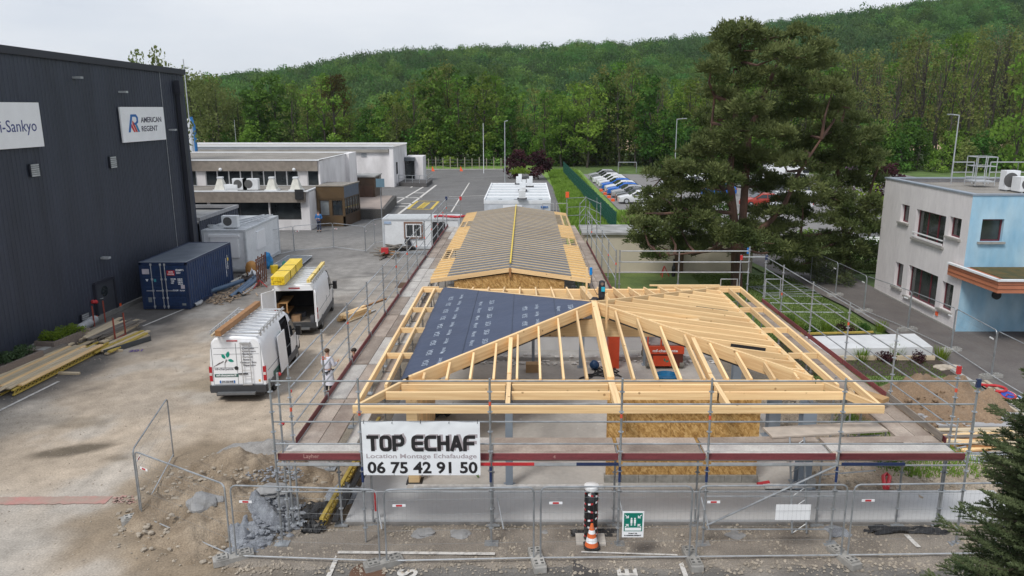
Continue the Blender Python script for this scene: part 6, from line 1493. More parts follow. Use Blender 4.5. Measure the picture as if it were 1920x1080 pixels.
# ================================================================== NEW BUILDING: slab, walls, columns
EXL,EXR,EYF,EYB=-4.37,9.10,18.4,31.75      # outer eaves
PXL,PXR,PYF,PYB=-3.30,8.05,20.3,31.4       # wall plates
CX_,CY_=2.37,25.8
hipb=thing('new_building','unfinished timber framed building with an open hip roof on a concrete slab','building',(CX_,CY_,0))
b=MB();b.prism([(-4.62,17.8),(12.9,17.8),(12.9,19.35),(7.95,19.35),(-3.3,19.35),(-3.3,27.4),(-4.5,27.4)],.0,.13);b.build('terrace_slab',M_terr,hipb)
b=MB();b.prism([(-4.68,17.72),(12.9,17.72),(12.9,17.795),(-4.62,17.795)],-.02,.07);b.build('footing_strip',mat('footing_dark',(.21,.20,.19),.9,.2,3),hipb)
b=MB();b.box(-3.3,19.36,0,7.75,30.4,.16);b.build('floor_slab',M_slab,hipb)
b=MB();b.box(-3.3,30.41,0,8.0,30.75,.30);b.box(-3.3,30.76,0,8.0,33.4,.14);b.build('threshold',M_conc,hipb)
b=MB();b.box(-3.2,31.9,.14,8.0,32.1,.78);b.build('low_wall',mat('pale_upstand',(.58,.59,.60),.8,.06,1,rand=0),hipb)
b=MB();b.box(-3.2,31.86,.785,8.0,32.14,.9);b.build('bitumen_strip',M_black,hipb)
b=MB();b.box(7.76,19.4,0,8.0,27.5,.42);b.build('side_upstand',M_conc,hipb)
b=MB();b.box(-3.1,19.37,.16,2.15,19.5,.23);b.box(6.6,19.36,.13,7.9,19.6,.2);b.build('threshold_seal',mat('white_seal',(.60,.59,.57),.8,.2,6),hipb)
# white foam scraps
r=random.Random(8);b=MB()
for i in range(150):x,y=r.uniform(-3,7.8),r.gauss(30.2,.28);s=r.uniform(.03,.13);b.blob((x,y,.2 if y<30.4 else .33),(s,s*.7,s*.3),i,1,.4)
for i in range(60):x,y=r.uniform(-3,7.6),r.uniform(19.6,30);s=r.uniform(.015,.05);b.blob((x,y,.17),(s,s*.7,s*.2),i,1,.4)
tag(b.build('plaster_scraps',mat('scrap_white',(.66,.65,.63),.9,.1)),kind='stuff')
# timber wall left, post
b=MB();b.box(-3.28,19.7,.18,-2.98,19.98,2.75);b.build('post',M_glulam,hipb)
for i in range(22):y=20.0+i*.2;b=MB();b.box(-3.2,y,.2,-3.06,y+.19,2.7);b.build('wall_board',M_timber,hipb)
b=MB();b.box(-3.35,19.65,.13,-2.9,20.02,.18);b.build('post_foot',M_black,hipb)
# OSB front wall with block plinth
xs=[2.23,2.75,4.0,5.25,6.46]
for a,c in zip(xs,xs[1:]):
    b=MB();b.box(a+.004,19.78,.38,c-.004,19.82,2.74);b.build('osb_panel',M_osb,hipb)
for i in range(9):
    a=2.2+i*.48;b=MB();b.box(a,19.72,.16,min(a+.47,6.5),19.9,.375);b.build('block',mat('block_grey',(.27,.26,.235),.95,.2,8,.4,40,rand=.1),hipb)
for x,y in((2.35,19.84),(4.0,19.84),(5.25,19.84),(6.38,19.84)):piece('stud',(x,y+.1,.38),(x,y+.1,2.74),.1,.2,M_timber,hipb,False)
# steel columns (H section)
def column(x,y,z0,z1,s=.2):
    b=MB();b.box(x-s/2,y-s/2,z0,x+s/2,y-s/2+.02,z1);b.box(x-s/2,y+s/2-.02,z0,x+s/2,y+s/2,z1);b.box(x-.012,y-s/2+.02,z0,x+.012,y+s/2-.02,z1);b.box(x-s*.8,y-s*.8,z0,x+s*.8,y+s*.8,z0+.02)
    b.build('steel_column',M_steelc,hipb)
for x,y,s in((-.46,19.55,.2),(7.7,19.62,.36),(7.85,22.8,.36),(2.25,29.6,.2),(4.9,29.9,.2),(.3,30.0,.12),(7.8,27.0,.3)):column(x,y,.16,2.66,s)
# glulam cross beam and wall plates
piece('glulam_beam',(-1.3,CY_-.12,3.26),(6.0,CY_-.12,3.26),.2,.6,M_glulam,hipb)
piece('wall_plate',(PXL,PYF-.0,2.98),(PXR,PYF-.0,2.98),.16,.12,M_timber,hipb)
piece('wall_plate',(PXL,PYB,2.98),(PXR,PYB,2.98),.14,.42,M_timber,hipb)
piece('wall_plate',(PXL,PYF+.09,2.975),(PXL,PYB-.08,2.975),.16,.3,M_timber,hipb)
piece('wall_plate',(PXR,PYF+.09,2.975),(PXR,PYB-.08,2.975),.16,.3,M_timber,hipb)
ZE=3.0
# outer eaves ladder
piece('fascia_beam',(EXL-.05,EYF,ZE),(EXR+.05,EYF,ZE),.08,.20,M_timber,hipb)
piece('fascia_beam',(EXL,EYF+.05,ZE),(EXL,EYB,ZE),.08,.20,M_timber,hipb)
piece('fascia_beam',(EXR,EYF+.05,ZE),(EXR,EYB,ZE),.08,.20,M_timber,hipb)
piece('fascia_beam',(EXL,EYB+.05,ZE),(PXL-.4,EYB+.05,ZE),.06,.18,M_timber,hipb)
piece('fascia_beam',(5.6,EYB+.05,ZE+.02),(EXR,EYB+.05,ZE+.02),.06,.18,M_timber,hipb)
for y,x0,x1 in((19.38,EXL+.62,EXR-.6),(19.95,EXL+.95,EXR-.92)):
    for a,c in((x0,-.56),(-.38,2.26),(2.47,5.12),(5.3,x1)):piece('eaves_beam',(a,y,ZE),(c,y,ZE),.08,.22,M_timber,hipb)
for s,ex,px_ in((1,EXL,PXL),(-1,EXR,PXR)):
    xi=ex+s*.52
    ys=[19.9,22.75,25.55,28.3,31.55]
    for a,c in zip(ys,ys[1:]):piece('eaves_beam',(xi,a+.04,ZE),(xi,c-.04,ZE),.08,.20,M_timber,hipb)
    for y in ys[1:]:piece('eaves_rung',(ex+s*.05,y,ZE-.01),(px_-s*.1,y,ZE-.01),.06,.18,M_timber,hipb)
    piece('hip_extension',(ex+s*.05,EYF+.07,ZE+.003),(px_-s*.05,PYF-.12,ZE+.06),.09,.22,M_timber,hipb)
    for y in ys[1:4]:b=MB();b.box(px_-s*.35,y-.012,ZE-.2,px_-s*.1,y+.012,ZE-.02);b.build('steel_bracket',M_black,hipb)
def rz_(x,y):
    t=min((x-PXL)/(CX_-PXL),(PXR-x)/(PXR-CX_),(y-PYF)/(CY_-PYF),(PYB-y)/(PYB-CY_));return 3.05+.78*max(0,t)
# centre rafter (two slopes) and its eaves extension
piece('centre_rafter',(CX_,PYF-.03,3.1),(CX_,CY_,3.88),.2,.36,M_timber,hipb)
piece('centre_rafter',(CX_,CY_+.01,3.88),(CX_,PYB+.15,3.08),.2,.36,M_timber,hipb)
piece('eaves_outrigger',(CX_,EYF+.05,ZE-.003),(CX_,PYF-.04,ZE+.03),.19,.2,M_timber,hipb)
for x in(-.47,5.21):
    piece('eaves_outrigger',(x,EYF+.05,ZE-.004),(x,PYF+.3,ZE+.08),.12,.24,M_timber,hipb)
    k=4.0 if False else 0
    yt=PYF+(CX_-abs(x-CX_)-PXL)/(CX_-PXL)*(CY_-PYF)-.1
    piece('centre_rafter',(x,PYF+.31,rz_(x,PYF+.31)+.01),(x,yt,rz_(x,yt)+.01),.12,.24,M_timber,hipb)
    for sx in(-1,1):
        for y in(19.38,19.95):b=MB();b.box(x+sx*.065,y-.1,ZE-.22,x+sx*.075,y+.1,ZE-.02);b.build('joist_hanger',M_black,hipb)
# hips
hips=[((PXL+.02,PYF+.05),-1,-1),((PXR-.02,PYF+.05),1,-1),((PXL+.02,PYB-.05),-1,1),((PXR-.02,PYB-.05),1,1)]
for(x,y),sx,sy in hips:
    piece('hip_rafter',(x,y,3.09),(CX_+sx*.12,CY_+sy*.12,3.86),.09,.42,M_timber,hipb)
    b=MB();b.bar((x+(-sx)*1.4,y+(-sy)*1.38,3.25-.42),(CX_+sx*.5,CY_+sy*.5,3.80-.42),.1,.05);b.build('steel_flitch',M_black,hipb)
# jack rafters
def hipY(x,sy):t=(x-PXL)/(CX_-PXL)if x<CX_ else(PXR-x)/(PXR-CX_);return(PYF+t*(CY_-PYF))if sy<0 else(PYB-t*(PYB-CY_))
def hipX(y,sx):t=(y-PYF)/(CY_-PYF)if y<CY_ else(PYB-y)/(PYB-CY_);return(PXL+t*(CX_-PXL))if sx<0 else(PXR-t*(PXR-CX_))
k=1
for off in[.655*i for i in range(1,9)]:
    for s in(-1,1):
        x=CX_+s*off
        if not(PXL+.15<x<PXR-.15):continue
        for sy in(-1,1):
            yh=hipY(x,sy)-sy*(-.0);y0=(PYF-.02)if sy<0 else(PYB+.22);yh-=.06*(-sy)*-1 if False else 0
            yh=yh-.07 if sy<0 else yh+.07
            if abs(yh-y0)<.3:continue
            piece('jack_rafter',(x,y0,rz_(x,max(PYF,min(PYB,y0)))+(.0 if sy<0 else-.02)),(x,yh,rz_(x,yh)),.065,.22,M_timber,hipb)
n=16
for i in range(1,n):
    y=PYF+(PYB-PYF)*i/n
    for sx in(-1,1):
        xh=hipX(y,sx)+sx*.07;x0=PXL+.03 if sx<0 else PXR-.03
        if abs(xh-x0)<.3:continue
        piece('jack_rafter',(x0,y,3.06),(xh,y,rz_(xh,y)),.065,.22,M_timber,hipb)
# black steel plates on the right face
for(x0,x1,y)in((6.4,7.5,23.0),(6.3,7.5,27.6)):b=MB();b.bar((x0,y-.045,rz_(x0,y)-.11),(x1,y-.045,rz_(x1,y)-.11),.012,.13);b.build('steel_plate',M_black,hipb)
# temporary uprights, fall arrest gear and loose timber on the roof
for x,y,z0,z1,lb in((2.30+.0,28.35,3.3,4.55,'taller temporary upright lath by the roof centre'),(2.75,25.3,3.0,4.28,'shorter temporary upright lath by the roof centre')):
    o=piece('upright_lath',(x,y,z0),(x,y,z1),.07,.07,M_timber,None,False);tag(o,lb,'lath')
T=thing('fall_arrester','black padded gear bag with a round top and cyan mark on the roof centre','bag',(2.72,26.4,3.75));
bp=PY(1128,560,26.3);tp=PY(1128,526,26.3)
b=MB();n=14;prof=[(.10,bp.z-.05),(.12,bp.z+.12),(.12,bp.z+.45),(.11,tp.z-.15),(.11,tp.z-.04),(.06,tp.z)];b.lathe(prof,n,(bp.x,26.3));b.build('bag_body',M_dcloth,T,smooth=True)
b=MB();b.tube([(bp.x,26.18,tp.z-.1),(bp.x,26.2,tp.z-.1)],.055,14);b.build('lid',mat('lid_brown',(.22,.15,.12),.5),T)
b=MB();b.box(bp.x-.03,26.14,tp.z-.36,bp.x+.09,26.16,tp.z-.2);b.build('cyan_label',mat('cyan_mark',(.02,.45,.65),.5),T)
b=MB();b.blob((bp.x-.25,26.2,bp.z+.0),(.14,.1,.09),4,2,.3);b.blob((bp.x-.38,26.15,bp.z-.03),(.08,.06,.05),5,2,.3);b.build('strap',M_dcloth,T)
T=thing('hanging_hook','bright blue shackle with a cord at the top of the upright lath','hook',(2.43,28.3,4.4));b=MB();b.tube([(2.45,28.28,4.28),(2.45,28.28,4.55)],.055,10);b.build('shackle',mat('bright_blue',(.0,.22,.65),.4),T);b=MB();b.tube([(2.45,28.28,4.28),(2.5,28.2,3.9),(2.62,27.5,3.7),(2.7,26.6,3.9)],.012,5);b.build('cord',M_black,T)
for i,(a,c,lb)in enumerate((((5.3,32.05,3.02),(8.3,32.05,3.02),'pale plank lying along the back eaves of the hip roof'),((9.05,19.9,2.62),(9.5,21.6,2.62),'short timber offcut on the right scaffold deck'))):
    o=piece('loose_plank',a,c,.12,.05,M_timber,None);tag(o,lb,'plank')
b=MB();b.bar((9.45,20.6,2.52),(9.95,19.95,2.52),.35,.12);tag(b.build('wood_block',mat('block_wood',(.42,.26,.12),.7),loc=(9.7,20.3,2.5)),'brown wooden block on the right scaffold deck near the front corner','block')
# blue membrane over the left hip face
T=thing('roof_membrane','dark blue roofing membrane triangle with rows of pale print','membrane',(-2,25.8,3))
N=44;vs=[];fs=[]
def mz(x,y):return rz_(x,y)+.03+.018*fbm(x*.6,y,.8,3)+.012*fbm(x,y*.3,3.0,2,7)
idx={}
ap=Vector((CX_-.02,CY_));A0=Vector((PXL+.0,PYF+.0));A1=Vector((PXL,PYB-.0))
for i in range(N+1):
    for j in range(N+1):
        t=i/N;p=A0.lerp(A1,j/N).lerp(ap,t);x,y=p
        idx[i,j]=len(vs);z=mz(x,y);vs.append((x,y,z))
for i in range(N):
    for j in range(N):fs.append((idx[i,j],idx[i+1,j],idx[i+1,j+1],idx[i,j+1]))
k0=len(vs)
for j in range(N+1):
    y=A0.y+(A1.y-A0.y)*j/N
    for q,(dx,dz)in enumerate(((-.16,-.03),(-.24,-.14),(-.27,-.34))):vs.append((PXL+dx+.02*fbm(y,q,.8),y-.06*(j==0),3.07+dz))
for j in range(N):
    a,c=idx[0,j],idx[0,j+1];p,q=k0+3*j,k0+3*(j+1)
    fs+=[(a,c,q,p),(p,q,q+1,p+1),(p+1,q+1,q+2,p+2)]
b=MB();b.add(vs,fs);mo=b.build('sheet',M_memb,T,smooth=True)
b=MB()
for s_ in(-1.9,-.45,1.0):    # lap seams
    y0=hipY(s_,-1)+.1;y1=hipY(s_,1)-.1;m_=24
    for i in range(m_):ya,yb_=y0+(y1-y0)*i/m_,y0+(y1-y0)*(i+1)/m_;b.bar((s_,ya,mz(s_,ya)+.012),(s_,yb_,mz(s_,yb_)+.012),.02,.012)
b.build('lap_seam',mat('seam_blue',(.04,.055,.09),.6),T)
b=MB();
gv=text_geo('SIGA',.25,.004,0,1.0);mv=text_geo('Majvest',.19,.002,0,1.0)
for ci,(xc_,dr_)in enumerate(((-2.85,1),(-1.35,-1),(.05,1),(1.45,-1))):
    y0,y1=hipY(xc_,-1)+.35,hipY(xc_,1)-.45;m_=int((y1-y0)/.98)
    for i in range(max(1,m_)):
        y=y0+(i+.0)*.98
        for gi,(g,off)in enumerate(((gv,0),(mv,.38))):
            M=frame((xc_+dr_*off-(0 if dr_>0 else 0),y if dr_>0 else y+.5,0),(0,dr_,0),(-dr_,0,0))
            pv=[M@Vector(v)for v in g[0]];b.add([(v.x,v.y,mz(v.x,v.y)+.008)for v in pv],g[1])
b.build('printed_words',M_print,T)

# ================================================================== LONG WING ROOF
wing=thing('long_wing','long low wing with battened gable roof of grey membrane and yellow boards','building',(-.7,44,0))
WY0,WY1,WXL,WXR,WR,ZR,ZW=33.35,55.2,-4.25,2.88,-.70,3.50,3.0
def wz(x):return ZR-(ZR-ZW)*(abs(x-WR)/(WR-WXL))
ML,MR=-3.5,2.03
b=MB();walls(b,-3.2,34.45,1.72,54.2,.1,2.55);b.build('wall',M_conc,wing)
for a,c in((-3.2,-1.95),(-1.95,-.7),(-.7,.55),(.55,1.72)):
    b=MB();b.box(a+.004,33.42,.3,c-.004,33.45,2.55);zt0=wz(a)-.32;zt1=wz(c)-.32;zm=0
    b.add([(a+.004,33.42,2.55),(c-.004,33.42,2.55),(c-.004,33.42,zt1+.05),(a+.004,33.42,zt0+.05)],[(0,1,2,3)]);b.build('osb_panel',M_osb,wing)
piece('barge_board',(WXL,WY0,wz(WXL)-.01),(WR-.03,WY0,wz(WR)-.01),.06,.19,M_timber,wing)
piece('barge_board',(WR+.03,WY0,wz(WR)-.01),(WXR,WY0,wz(WXR)-.01),.06,.19,M_timber,wing)
b=MB();b.box(WR-.05,WY0-.06,ZR-.42,WR+.05,WY0+.05,ZR-.02);b.build('king_post',M_brownw,wing)
b=MB()
for s,x0,x1 in((-1,ML,WR),(1,WR,MR)):
    m_=46
    for i in range(m_):
        y0=WY0+.02+(WY1-WY0)*i/m_;y1=WY0+.02+(WY1-WY0)*(i+1)/m_
        b.add([(x0,y0,wz(x0)+.01),(x1,y0,wz(x1)+.01),(x1,y1,wz(x1)+.01),(x0,y1,wz(x0)+.01)],[(0,1,2,3)])
b.build('membrane',M_membg,wing)
gaps={-1:((37.9,40.2),(49.6,52.0)),1:((47.2,49.2),(43.2,45.0))}
gaps[-1]=((38.2,40.0),(48.6,50.6));gaps[1]=((41.9,43.6),(49.2,53.6))
for s,x0,x1 in((-1,WXL,ML),(1,MR,WXR)):
    y=WY0+.03
    while y<WY1-.1:
        y2=min(WY1,y+.62)
        if not any(g0-.3<(y+y2)/2<g1+.3 for g0,g1 in gaps[s]):
            b=MB();b.add([(x0,y+.008,wz(x0)-.0),(x1,y+.008,wz(x1)-.0),(x1,y2-.008,wz(x1)-.0),(x0,y2-.008,wz(x0)-.0),(x0,y+.008,wz(x0)-.03),(x1,y+.008,wz(x1)-.03),(x1,y2-.008,wz(x1)-.03),(x0,y2-.008,wz(x0)-.03)],[(0,1,2,3),(7,6,5,4),(0,4,5,1),(1,5,6,2),(2,6,7,3),(3,7,4,0)]);b.build('sheathing_board',M_ply,wing)
        y+=.62
    xm=(x0+x1)/2
    for g0,g1 in gaps[s]:piece('trimmer',(xm,g0-.3,wz(xm)+.0),(xm,g1+.3,wz(xm)+.0),.08,.12,M_timber,wing)
y=WY0+.25;i=0
while y<WY1:
    piece('batten',(WXL-.03,y,wz(WXL)+.05),(WR-.05,y,ZR+.05),.05,.03,M_batten,wing)
    piece('batten',(WR+.05,y,ZR+.05),(WXR+.03,y,wz(WXR)+.05),.05,.03,M_batten,wing)
    y+=.6;i+=1
for x in(WXL+.02,WXR-.02):piece('eaves_plate',(x,WY0+.04,wz(x)-.03),(x,WY1,wz(x)-.03),.05,.2,M_timber,wing)
b=MB();b.bar((WR,WY0+.6,ZR+.10),(WR,WY1,ZR+.10),.07,.05);b.build('ridge_batten',mat('ridge_yellow',(.68,.50,.06),.6),wing)
b=MB();gv=text_geo('SIGA',.24,.004,0)
for ci,xc_ in enumerate((-2.9,-1.5,.0,1.4)):
    for i in range(13):y=WY0+.45+i*1.63;M=frame((xc_,y,0),(0,1,0),(-1,0,0));pv=[M@Vector(v)for v in gv[0]];b.add([(v.x,v.y,wz(v.x)+.017)for v in pv],gv[1]);M=frame((xc_+.32,y,0),(0,1,0),(-1,0,0));pv=[M@Vector((v[0]*.85,v[1]*.8,0))for v in gv[0]];b.add([(v.x,v.y,wz(v.x)+.017)for v in pv],gv[1])
b.build('printed_words',mat('grey_pale_print',(.25,.26,.29),.6,.3,8,col2=(.17,.18,.21)),wing)
b=MB();b.box(1.75,32.6,.2,2.9,34.2,2.1);b.build('grey_panel',mat('panel_grey',(.16,.165,.175),.6),wing)
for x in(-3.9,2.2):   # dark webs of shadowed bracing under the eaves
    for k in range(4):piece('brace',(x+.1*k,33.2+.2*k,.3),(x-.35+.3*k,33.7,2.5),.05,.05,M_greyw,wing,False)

# ================================================================== SCAFFOLDS
ZD=2.20
def scaffold(name,label,pts,inn,loc,rails=(2.7,3.2,3.7,4.2),top=4.3,planks=2,pw=.48,bases=True,toe=True,skip=(),endrail=(False,False),lower_rails=(),dirt=M_deck,labels=None,inner_top=None,toe_label=None,inner_posts=True,ledgers=True):
    T=thing(name,label,'scaffold',loc);r=random.Random(len(label));inn=Vector((inn[0],inn[1],0));iu=inn.normalized()
    P_=[Vector((x,y,0))for x,y in pts]
    for i,p in enumerate(P_):
        pole('standard',p+Vector((0,0,.12)),p+Vector((0,0,top)),.027,M_galv,T,8,discs=True)
        if inner_posts:pole('standard',p+inn+Vector((0,0,.12)),p+inn+Vector((0,0,(inner_top or ZD+.02))),.027,M_galv,T,8,discs=True)
        pole('transom',p+Vector((0,0,ZD-.03)),p+inn+Vector((0,0,ZD-.03)),.026,M_galv,T,6)
        if bases:
            for q in((p,p+inn)if inner_posts else(p,)):
                b=MB();b.tube([q+Vector((0,0,.06)),q+Vector((0,0,.3))],.02,6);b.box(q.x-.08,q.y-.08,.05,q.x+.08,q.y+.08,.06);b.box(q.x-.17,q.y-.13,.015,q.x+.17,q.y+.13,.05);b.build('base_plate',MATS['galvanised_steel'],T)
        if r.random()<.7:
            b=MB();z=3.15+r.uniform(-.1,.5);b.tube([p+Vector((0,0,z)),p+Vector((0,0,z+.1))],.031,8);b.build('marker_band',mat('band_red',(.70,.10,.05),.5),T)
    for i in range(len(P_)-1):
        if i in skip:continue
        a,c=P_[i],P_[i+1];d=(c-a).normalized()
        for z in rails:pole('guard_rail',a+d*.03+iu*(-.0)+Vector((0,0,z)),c-d*.03+Vector((0,0,z)),.021,M_galv,T,6)
        for z in lower_rails:pole('guard_rail',a+d*.03+Vector((0,0,z)),c-d*.03+Vector((0,0,z)),.021,M_galv,T,6)
        if ledgers:pole('ledger',a+d*.03+Vector((0,0,ZD-.09)),c-d*.03+Vector((0,0,ZD-.09)),.021,M_galv,T,6)
        if toe:piece('toe_board',a+d*.04+iu*.06+Vector((0,0,ZD+.19)),c-d*.04+iu*.06+Vector((0,0,ZD+.19)),.03,.16,M_toe,T,label='greyed worn toe board' if False else None)
        for k in range(planks):
            off=iu*(.10+pw*(k+.5));m_=M_deckw if r.random()<.28 else M_deck
            piece('deck_plank',a+d*.05+off+Vector((0,0,ZD+.03)),c-d*.05+off+Vector((0,0,ZD+.03)),pw-.015,.06,m_,T)
    return T
XO=[PY(505,715,16.84).x,-3.90,-.84,2.24,4.32,7.42,10.5]
front=scaffold('front_scaffold','front scaffold run carrying the white TOP ECHAF banner',[(x,16.84)for x in XO],(0,.92),(0,16.84,0),planks=2,pw=.42,rails=(2.66,3.22,3.66,4.23))
Tf=front
# second inner planks and the skewed platform on the right
for i in range(1,6):
    a,c=XO[i]+.05,XO[i+1]-.05;piece('deck_plank',(a,17.98,ZD+.035),(c,17.98+(.12 if i>3 else 0),ZD+.035),.34,.06,M_deckw if i==1 else M_deck,Tf)
piece('deck_plank',(6.2,18.35,ZD+.1),(9.3,18.75,ZD+.1),.6,.05,mat('deck_beige',(.46,.40,.34),.85,.15,3,rand=.1),Tf)
# tri-colour strip under the toe boards
M_nv=mat('navy_strip',(.02,.035,.10),.5)
for x0,x1,m_ in((-.8,.2,M_red),(.2,1.2,M_galvl),(1.2,2.2,M_nv),(-1.15,-.84,M_red),(7.5,9.0,mat('navy_strip',(.02,.035,.10),.5)),(2.3,4.2,M_galvl),(4.4,7.4,M_galvl),(-5.9,-3.95,M_galvl)):
    b=MB();b.box(x0,16.78,ZD-.07,x1,16.815,ZD-.005);b.build('edge_strip',m_,Tf)
for x in XO[1:6]:b=MB();b.tube([(x,16.84,1.68),(x,16.84,2.08)],.032,8);b.build('blue_sleeve',mat('sleeve_blue',(.015,.035,.12),.5),Tf)
b=MB();add_text(b,'Layher',.14,frame((-5.3,16.878,ZD+.08),(1,0,0),(0,0,1)),.002,.001);b.build('toe_lettering',mat('faded_print',(.42,.22,.2),.7),Tf)
b=MB();add_text(b,'4',.12,frame((.65,16.88,ZD+.07),(1,0,0),(0,0,1)),.002,.001);b.build('toe_number',MATS['faded_print'],Tf)
# diagonal brace and lattice ladder tower
pole('diagonal_brace',(XO[4]+.05,16.80,.55),(XO[5]-.05,16.80,2.12),.026,M_galv,Tf)
for z in(.42,1.3):pole('guard_rail',(XO[4],16.84,z),(XO[5],16.84,z),.02,M_galv,Tf,6)
for i in(0,1,2,3,4,5):pole('guard_rail',(XO[i]+.03,16.84,1.42),(XO[i+1]-.03,16.84,1.42),.02,M_galv,Tf,6)
T=thing('lattice_ladder','steel lattice ladder frame standing under the right end of the front scaffold','ladder',(6.9,17.4,0))
for x in(6.62,6.98):pole('upright',(x,17.2,.1),(x,17.9,2.35),.025,M_galv,T,6)
for i in range(8):t=i/8;a=Vector((6.62,17.2,.1)).lerp(Vector((6.62,17.9,2.35)),t);c=Vector((6.98,17.2,.1)).lerp(Vector((6.98,17.9,2.35)),t+.1);pole('lattice_bar',a,c,.009,M_galv,T,5)
for z in(1.1,1.6,2.1):pole('rung',(7.45,18.3,z),(9.2,18.6,z),.02,M_galvl,T,5)
# inner foot braces painted red and white
for x in(XO[1]+.0,XO[2],XO[3],XO[4]):b=MB();b.tube([(x+.28,17.4,.1),(x+.12,17.72,.8)],.022,6);b.build('foot_brace',M_galvl,Tf)
b=MB();b.tube([(XO[1]+.08,17.76,.4),(XO[1]+.08,17.76,.95)],.032,8);b.build('red_sleeve',M_red,Tf)
# left long scaffold
LY=[17.76+3.07*i for i in range(12)]+[53.8]
left=scaffold('left_scaffold','long left scaffold walkway with burgundy toe boards beside both roofs',[(-5.80+.006*(y-17),y)for y in LY],(1.09,0),(-5.7,35,0),planks=2,pw=.49)
for y in LY[1:]:b=MB();b.box(-5.8+.006*(y-17),y-.02,ZD+.0,-5.7+.006*(y-17),y+.02,ZD+.22);b.build('toe_clip',M_galv,left)
for i in range(len(LY)-2):piece('deck_plank',(-4.52+.0,LY[i]+.1,ZD-.25),(-4.52,LY[i+1]-.05,ZD-.25),.28,.05,M_deck if i%3 else M_deckw,left)
for y in LY[:4]:pole('console',(-4.59,y,ZD-.28),(-4.3,y,ZD-.28),.025,M_galv,left,6)
for z in(2.7,3.2,3.7,4.2):pole('end_rail',(-5.58,53.8,z),(-4.59,53.8,z),.021,M_galv,left,6)
for y,m_ in((53.8,M_nv),):b=MB();b.box(-5.65,y-.06,4.1,-5.5,y+.06,4.35);b.build('corner_bracket',m_,left);b=MB();b.box(-4.66,y-.06,4.1,-4.5,y+.06,4.35);b.build('corner_bracket',M_red,left);pole('end_post',(-4.59,y,ZD),(-4.59,y,4.5),.027,M_galv,left)
# left front corner extras
for y in(17.0,):pole('standard',(XO[0]+.02,y+.35,.1),(XO[0]+.02,y+.35,4.25),.027,M_galv,left,8,discs=True)
b=MB()
for z,y in((2.95,17.36),(3.5,18.1),(4.2,17.4)):b.blob((XO[0]+.06,y,z),.05,1,1,.2)
b.build('red_cap',M_red,left)
# right scaffold
RY=[17.76,20.83,23.9,26.97,30.04,32.2]
right=scaffold('right_scaffold','right scaffold run with burgundy toe boards beside the lawn',[(10.55-.02*(y-17.8),y)for y in RY],(-1.09,0),(10.3,24,0),planks=2,pw=.49)
for s_,(x,y)in((M_nv,(10.5,16.84)),(M_red,(10.55,17.76)),(M_nv,(10.27,32.2)),(M_red,(9.2,32.2))):b=MB();b.box(x-.05,y-.03,4.08,x+.05,y+.03,4.28);b.build('corner_bracket',s_,right)
piece('grey_board',(10.4,17.85,ZD+.28),(10.36,20.75,ZD+.28),.04,.2,M_greyw,right)
pole('end_rail',(9.2,32.2,4.2),(10.27,32.2,4.2),.022,M_galvl,right,6);pole('end_post',(9.18,32.2,2.3),(9.18,32.2,4.3),.027,M_galv,right)
b=MB()
for dx in(0,.55):
    pts=[(8.9+dx*0+.9*dx,31.9,3.3),(8.9+.9*dx,31.9,2.5)]
b.tube([(10.22,31.9,3.3),(10.22,31.9,2.45),(10.85,31.9,2.45),(10.85,31.9,3.3),(10.22,31.9,3.3)],.022,6);b.tube([(8.3,31.9,3.3),(8.3,31.9,2.3),(9.0,31.9,2.3),(9.0,31.9,3.3),(8.3,31.9,3.3)],.022,6);b.build('end_frame',M_galvl,right)
# end frames at the right front corner
b=MB();b.tube([(10.3,17.1,3.2),(10.3,17.1,2.5),(10.42,17.2,2.38),(10.7,17.3,2.38)],.02,6);b.tube([(10.75,17.2,3.15),(10.75,17.2,2.35)],.02,6);b.build('end_frame',M_galvl,right)
# rails crossing from the wing to the right scaffold
back=thing('back_scaffold','back guard rails between the two roofs in front of the beige wall','scaffold',(7,32.4,0))
for x in(4.05,6.6,9.62):pole('standard',(x,32.5,.1),(x,32.5,4.6 if x>9 else 4.45),.03,M_galv,back,8,discs=True)
for z in(3.47,3.92,4.4):
    pole('guard_rail',(4.1,32.5,z),(6.57,32.5,z),.024,M_galvl,back,6);pole('guard_rail',(6.63,32.5,z),(9.6,32.5,z),.024,M_galvl,back,6)
for y in(32.7,):b=MB();b.tube([(9.62,y,4.25),(9.62,y,4.5)],.06,8);b.build('blue_clamp',M_txtb,back)
# wing right scaffold
WYs=[33.4,36.2,39.0,41.8,44.6,47.2]
wr=scaffold('wing_scaffold','scaffold walkway along the right eaves of the long wing',[(4.0-.012*(y-33),y)for y in WYs],(-.98,0),(3.9,40,0),planks=2,pw=.44,rails=(3.0,3.6,4.2),toe=True)
piece('deck_plank',(3.4,47.3,ZD),(3.2,54.5,ZD),.6,.05,M_deck,wr)
wr2=thing('wing_end_scaffold','far group of scaffold end frames past the long wing','scaffold',(3.5,52,0))
for x,y in((2.9,54.5),(4.3,55.0),(4.3,51.6),(3.6,51.0),(5.0,54.0),(5.0,51.2)):pole('standard',(x,y,.1),(x,y,4.25),.026,M_galv,wr2,6,discs=True)
for z in(2.9,3.5,4.15):
    pole('guard_rail',(2.9,54.5,z),(4.3,55.0,z),.02,M_galv,wr2,6);pole('guard_rail',(4.3,55.0,z),(5.0,51.2,z),.02,M_galv,wr2,6);pole('guard_rail',(3.6,51.0,z),(4.3,55,z),.02,M_galv,wr2,6)
for x0,x1 in((1.2,2.0),(2.2,3.0)):b=MB();y=55.2;b.tube([(x0,y,3.7),(x0,y,2.7),(x1,y,2.7),(x1,y,3.7),(x0,y,3.7)],.025,6);b.build('end_frame',M_galvl,wr2)
b=MB();b.box(2.82,54.4,4.2,3.05,54.55,4.6);b.build('corner_bracket',M_sig,wr2)

